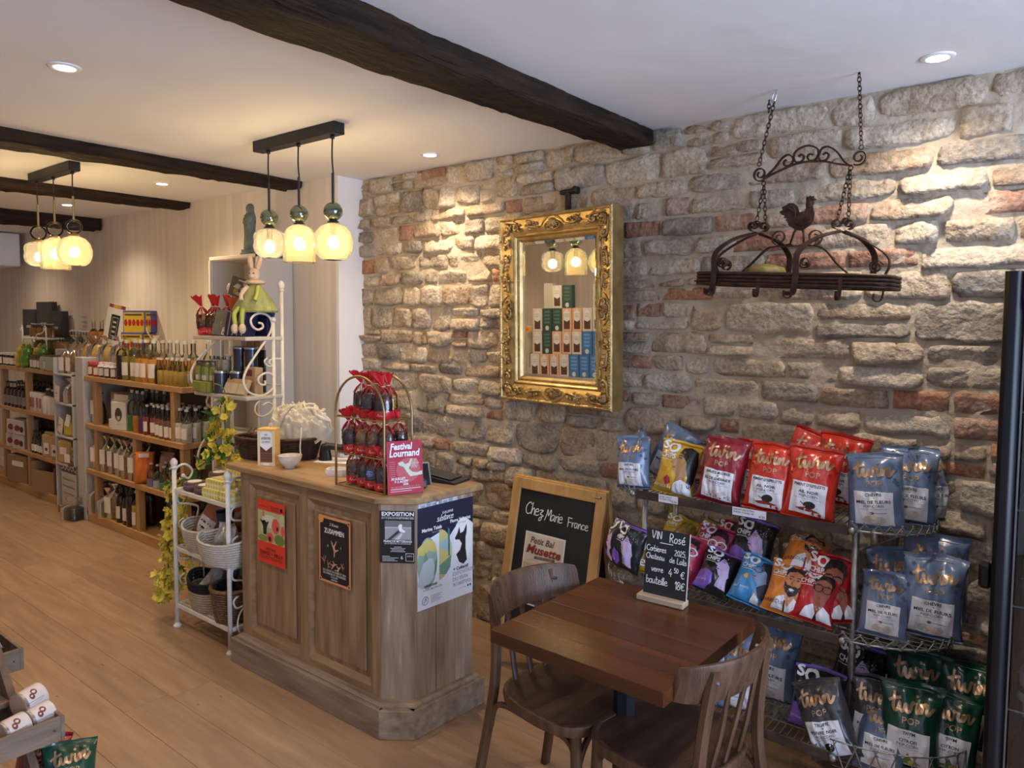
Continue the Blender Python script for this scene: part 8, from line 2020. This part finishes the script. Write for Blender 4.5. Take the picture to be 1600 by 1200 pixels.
for pi_, p in enumerate(paths):
    cnt = (42, 30, 88, 60, 34)[pi_]
    for i in range(cnt):
        t_ = rg.random()
        if pi_ == 2 and t_ < .30 and rg.random() < .8: t_ = rg.uniform(.32, 1)
        if pi_ == 3 and t_ < .25: t_ += .3
        q = Vector(p[min(int(t_*(len(p)-1)), len(p)-1)]); q += Vector((rg.gauss(0, .021), rg.gauss(0, .018), rg.gauss(0, .012)))
        o = blossom0 if nbm == 0 else blossom0.copy()
        if nbm: link(o, gv)
        nbm += 1; o.location = q; o.rotation_euler = (rg.uniform(.6, 2.2), rg.uniform(-.6, .6), rg.uniform(-1.2, 1.6)); o.scale = (rg.uniform(.8, 1.3),)*3
    for i in range((14, 6, 22, 6, 5)[pi_]):
        t_ = rg.random()*(1 if pi_ != 2 else .38)
        q = Vector(p[int(t_*(len(p)-1))]); q += Vector((rg.gauss(0, .02), rg.gauss(0, .02), rg.gauss(0, .02)))
        o = leaf0 if nlf == 0 else leaf0.copy()
        if nlf: link(o, gv)
        nlf += 1; o.location = q; o.rotation_euler = (rg.uniform(.3, 2.4), rg.uniform(-.8, .8), rg.uniform(0, 6.3)); o.scale = (rg.uniform(.8, 1.25),)*3

# ================================================================ ladder display with crates, bottom left
old_w = wood('grey_brown_crate_wood', (.13, .085, .055), (.26, .185, .125), 'y', .7); leg_w = wood('brown_ladder_wood', (.10, .055, .032), (.19, .115, .07), 'z', .65)
ld = thing('ladder_display', 'brown folding ladder stand at the bottom left corner', 'ladder stand', (0, 0, 0))
for y in (.60, .80):
    MB().strap([(-3.30, y, .98), (-2.28, y, .0)], .022, .055, (0, 1, 0)).build('rail', leg_w, ld)
    MB().strap([(-3.22, y, .98), (-3.60, y, .0)], .022, .05, (0, 1, 0)).build('rear_leg', leg_w, ld)
MB().ball((-2.56, .813, .272), .005, 8, 6, (1, .5, 1)).build('screw', stl, ld)
for xz in ((-3.0, .69), (-2.72, .42), (-2.45, .165)): MB().box(xz[0], .70, xz[1]-.012, .10, .2, .018, .002).build('rung', leg_w, ld)
def crate(x0, x1, y0, y1, z0, h, label):
    t = thing('wooden_crate', label, 'crate', ((x0+x1)/2, (y0+y1)/2, z0)); w, d = x1-x0, y1-y0
    for (cx, cy, sx, sy) in ((0, -d/2+.006, w, .012), (0, d/2-.006, w, .012), (-w/2+.006, 0, .012, d-.024), (w/2-.006, 0, .012, d-.024)): MB().box(cx, cy, h/2, sx, sy, h, .0015).build('side_board', old_w, t)
    MB().box(0, 0, .006, w-.024, d-.024, .010).build('base_board', old_w, t)
    for cy in (-d/2+.03, d/2-.03): MB().cyl((w/2-.001, cy, h*.5), (w/2+.0015, cy, h*.5), .004, 8).build('nail', flat(.06, .04, .03), t)
crate(-2.80, -2.49, .54, .872, .44, .075, 'wooden crate of fabric packets on the upper step of the ladder stand') if False else None
crate(-3.10, -2.862, .52, .892, .70-.275, .075, 'upper wooden crate on the ladder stand holding white packets')
crate(-2.74, -2.475, .50, .877, .40-.075+.0, .075, 'lower wooden crate on the ladder stand holding pale tins')
def milk_tin(loc, rot, label):
    t = thing('biscuit_tin', label, 'tin', loc); t.rotation_euler = rot; r, h = .041, .072
    MB().lathe([(0, .004), (r*.96, .004), (r*.96, 0), (r, 0), (r, h), (0, h)], 24).build('body', mat('pale_printed_tin', (.60, .50, .46), .35, col2=(.66, .56, .52), vscale=20), t, smooth=40)
    MB().lathe([(r*1.03, h-.008), (r*1.03, h), (r*.98, h), (r*.94, h-.003)], 24).build('rim', mat('tin_rim', (.42, .42, .42), .3, metal=.9), t, smooth=40); MB().lathe([(0, h+.0012), (r*.95, h+.0012), (r*.95, h+.0004), (0, h+.0004)], 24).build('lid', mat('copper_lid', (.42, .25, .17), .45), t)
    a = Art(); a.oval(-.006, .034, .011, .009, flat(.16, .04, .025), 1, 12).oval(.006, .046, .010, .008, flat(.16, .04, .025), 1, 12); a.rect(.02, .015, .023, .065, grey_i, 1).rect(.028, .02, .030, .06, grey_i, 1); a.build(t, lambda x, y, h_: ((r+.0004+h_)*math.sin(x/r+.7), (r+.0004+h_)*math.cos(x/r+.7), y))
milk_tin((-2.565, .865, .383), (R(92), 0, R(14)), 'pale printed tin lying in the lower crate, nearest the camera'); 
milk_tin((-2.548, .79, .383), (R(92), 0, R(14)), 'pale printed tin with copper lid lying at the left of the lower crate')
milk_tin((-2.625, .86, .425), (R(95), 0, R(18)), 'pale printed tin lying topmost in the lower crate')
pouch('white and blue cloth packet in the upper ladder crate', (-2.93, .80, .50), (R(-70), R(10), R(100)), .12, .17, .08, mat('pale_blue_cloth', (.50, .52, .62), .8, col2=(.62, .60, .64), vscale=9), None, 'cloth_packet')
bag('burgundy', -2.56, .80, .10, 60, 'burgundy popcorn bag under the lower crate of the ladder stand', -30, 10, .8, 1, 'bags on the ladder stand'); bag('green', -2.42, .86, .09, 75, 'dark green popcorn bag at the foot of the ladder stand', -35, 6, .85, 0, 'bags on the ladder stand')
crate(-2.55, -2.24, .56, .93, .055, .06, 'bottom wooden crate of the ladder stand holding popcorn bags')

# ================================================================ stack of biscuit cartons seen in the mirror
GT = Matrix.Translation((-4.80, .52, 0)) @ Matrix.Rotation(R(-25), 4, 'Z')
def gplace(o, x, y, z): o.location = GT @ Vector((x, y, z)); o.rotation_euler = (0, 0, R(-25))
ms = thing('gondola', 'white display table across the room, seen only in the mirror', 'table'); MB().box(0, 0, .985, 1.3, .34, .03, .004).build('top', grey_pan, ms); MB().box(0, .13, .48, 1.2, .03, .96).build('body', grey_pan, ms); MB().box(0, -.13, .48, 1.2, .03, .96).build('body', grey_pan, ms); gplace(ms, 0, -.05, 0)
cols = {'cream': (.60, .52, .40), 'peach': (.66, .38, .22), 'forest': (.035, .07, .05), 'blue': (.06, .16, .32)}
protob = {}
def mini_box(col):
    t = bpy.data.objects.new('biscuit_box', None); t.empty_display_size = .03; link(t); W, D, H = .092, .075, .205; c = cols[col]
    MB().box(0, 0, H/2, W, D, H, .002).build('carton', flat(*c), t)
    for fn_, nm in ((lambda x, y, h: (-x, D/2+.0004+h, y), 'front'),):
        a = Art()
        if col in ('cream', 'peach'):
            a.rect(-W*.32, .02, W*.32, .11, flat(.09, .04, .025), 1).poly([(-W*.3, .10), (-W*.3, .17), (0, .20), (W*.3, .17), (W*.3, .10), (0, .085)], flat(.66, .64, .58), 2).text('LES APÉRITIFS', 0, .15, .010, navy, width=.045).text('GOURMETS', 0, .13, .012, navy, width=.042)
        else:
            for k in range(4): a.rect(-W*.3, .07+k*.032, W*.3, .088+k*.032, flat(*[min(1, q*1.8+.02) for q in c]), 1)
            a.oval(0, .028, .018, .022, flat(.55, .55, .5), 1, 12)
        a.build(t, fn_)
    return t
for k in cols: protob[k] = mini_box(k)
rows_ = [('cream', 'peach', 'peach', 'cream', 'blue', 'blue', 'blue'), ('cream', 'forest', 'peach', 'peach', 'cream', 'blue', 'blue'), ('cream', 'forest', 'forest', 'peach', 'peach', 'cream', 'cream'), ('', '', 'cream', 'forest', '', '', 'cream')]
used = set(); ordn = ('bottom', 'second', 'third', 'top')
for r_, rw in enumerate(rows_):
    for k, c in enumerate(rw):
        if not c: continue
        o = protob[c] if c not in used else copy_tree(protob[c]); used.add(c)
        gplace(o, (k-3+(0, .3, .35, .4)[r_])*.108, 0, 1.001+.2265*r_); o.scale = (1.1,)*3
        tag(o, '%s biscuit carton, %s from left, %s layer of the stack in the mirror' % ({'cream': 'cream', 'peach': 'peach', 'forest': 'dark green', 'blue': 'blue'}[c], ORD[k], ordn[r_]), 'carton', 'biscuit cartons seen in the mirror')
for k, (x, h_, c) in enumerate(((-.42, .50, (.60, .58, .54)), (-.22, .93, (.62, .60, .56)))):
    t = thing('tall_carton', ('shorter', 'taller')[k]+' white upright carton left of the stack reflected in the mirror', 'carton'); gplace(t, x, -.12, 1.001); MB().box(0, 0, h_/2, .10, .08, h_, .002).build('carton', flat(*c), t); MB().box(0, .0405, h_*.3, .05, .001, h_*.3).build('print', flat(.2, .12, .07), t)
t = thing('name_card', 'orange shelf card lettered KREMI, reflected in the mirror', 'sign'); gplace(t, -.44, .03, 1.45); MB().box(0, 0, .02, .14, .003, .05).build('card', flat(.68, .36, .02), t); MB().box(0, 0, -.225, .02, .002, .45).build('stick', flat(.5, .3, .1), t); a = Art(); a.text('KREMI', 0, .008, .034, red_p, bold=.03); a.build(t, lambda x, y, h: (-x, .002+h, y))
for p in list(bpy.data.objects):
    if p.name.startswith('white_can') and p.get('label') == 'x': bpy.data.objects.remove(p)

bs = MB().lathe([(0, 0), (.017, 0), (.017, .0006), (0, .0006)], 20, Matrix.Translation((-.004, -.0262, .062)) @ Matrix.Rotation(R(90), 4, 'X')); bs.build('blue_sticker', flat(.03, .07, .26), sticker_bag)
a = Art(); a.text('boules', -.004, .068, .007, white_i).text('artisanales', -.004, .060, .006, white_i, width=.026).text('maison', -.004, .053, .006, white_i); a.build(sticker_bag, lambda x, y, h: (x, -.0270-h, y), names=('sticker_print', 'sticker_lettering'))
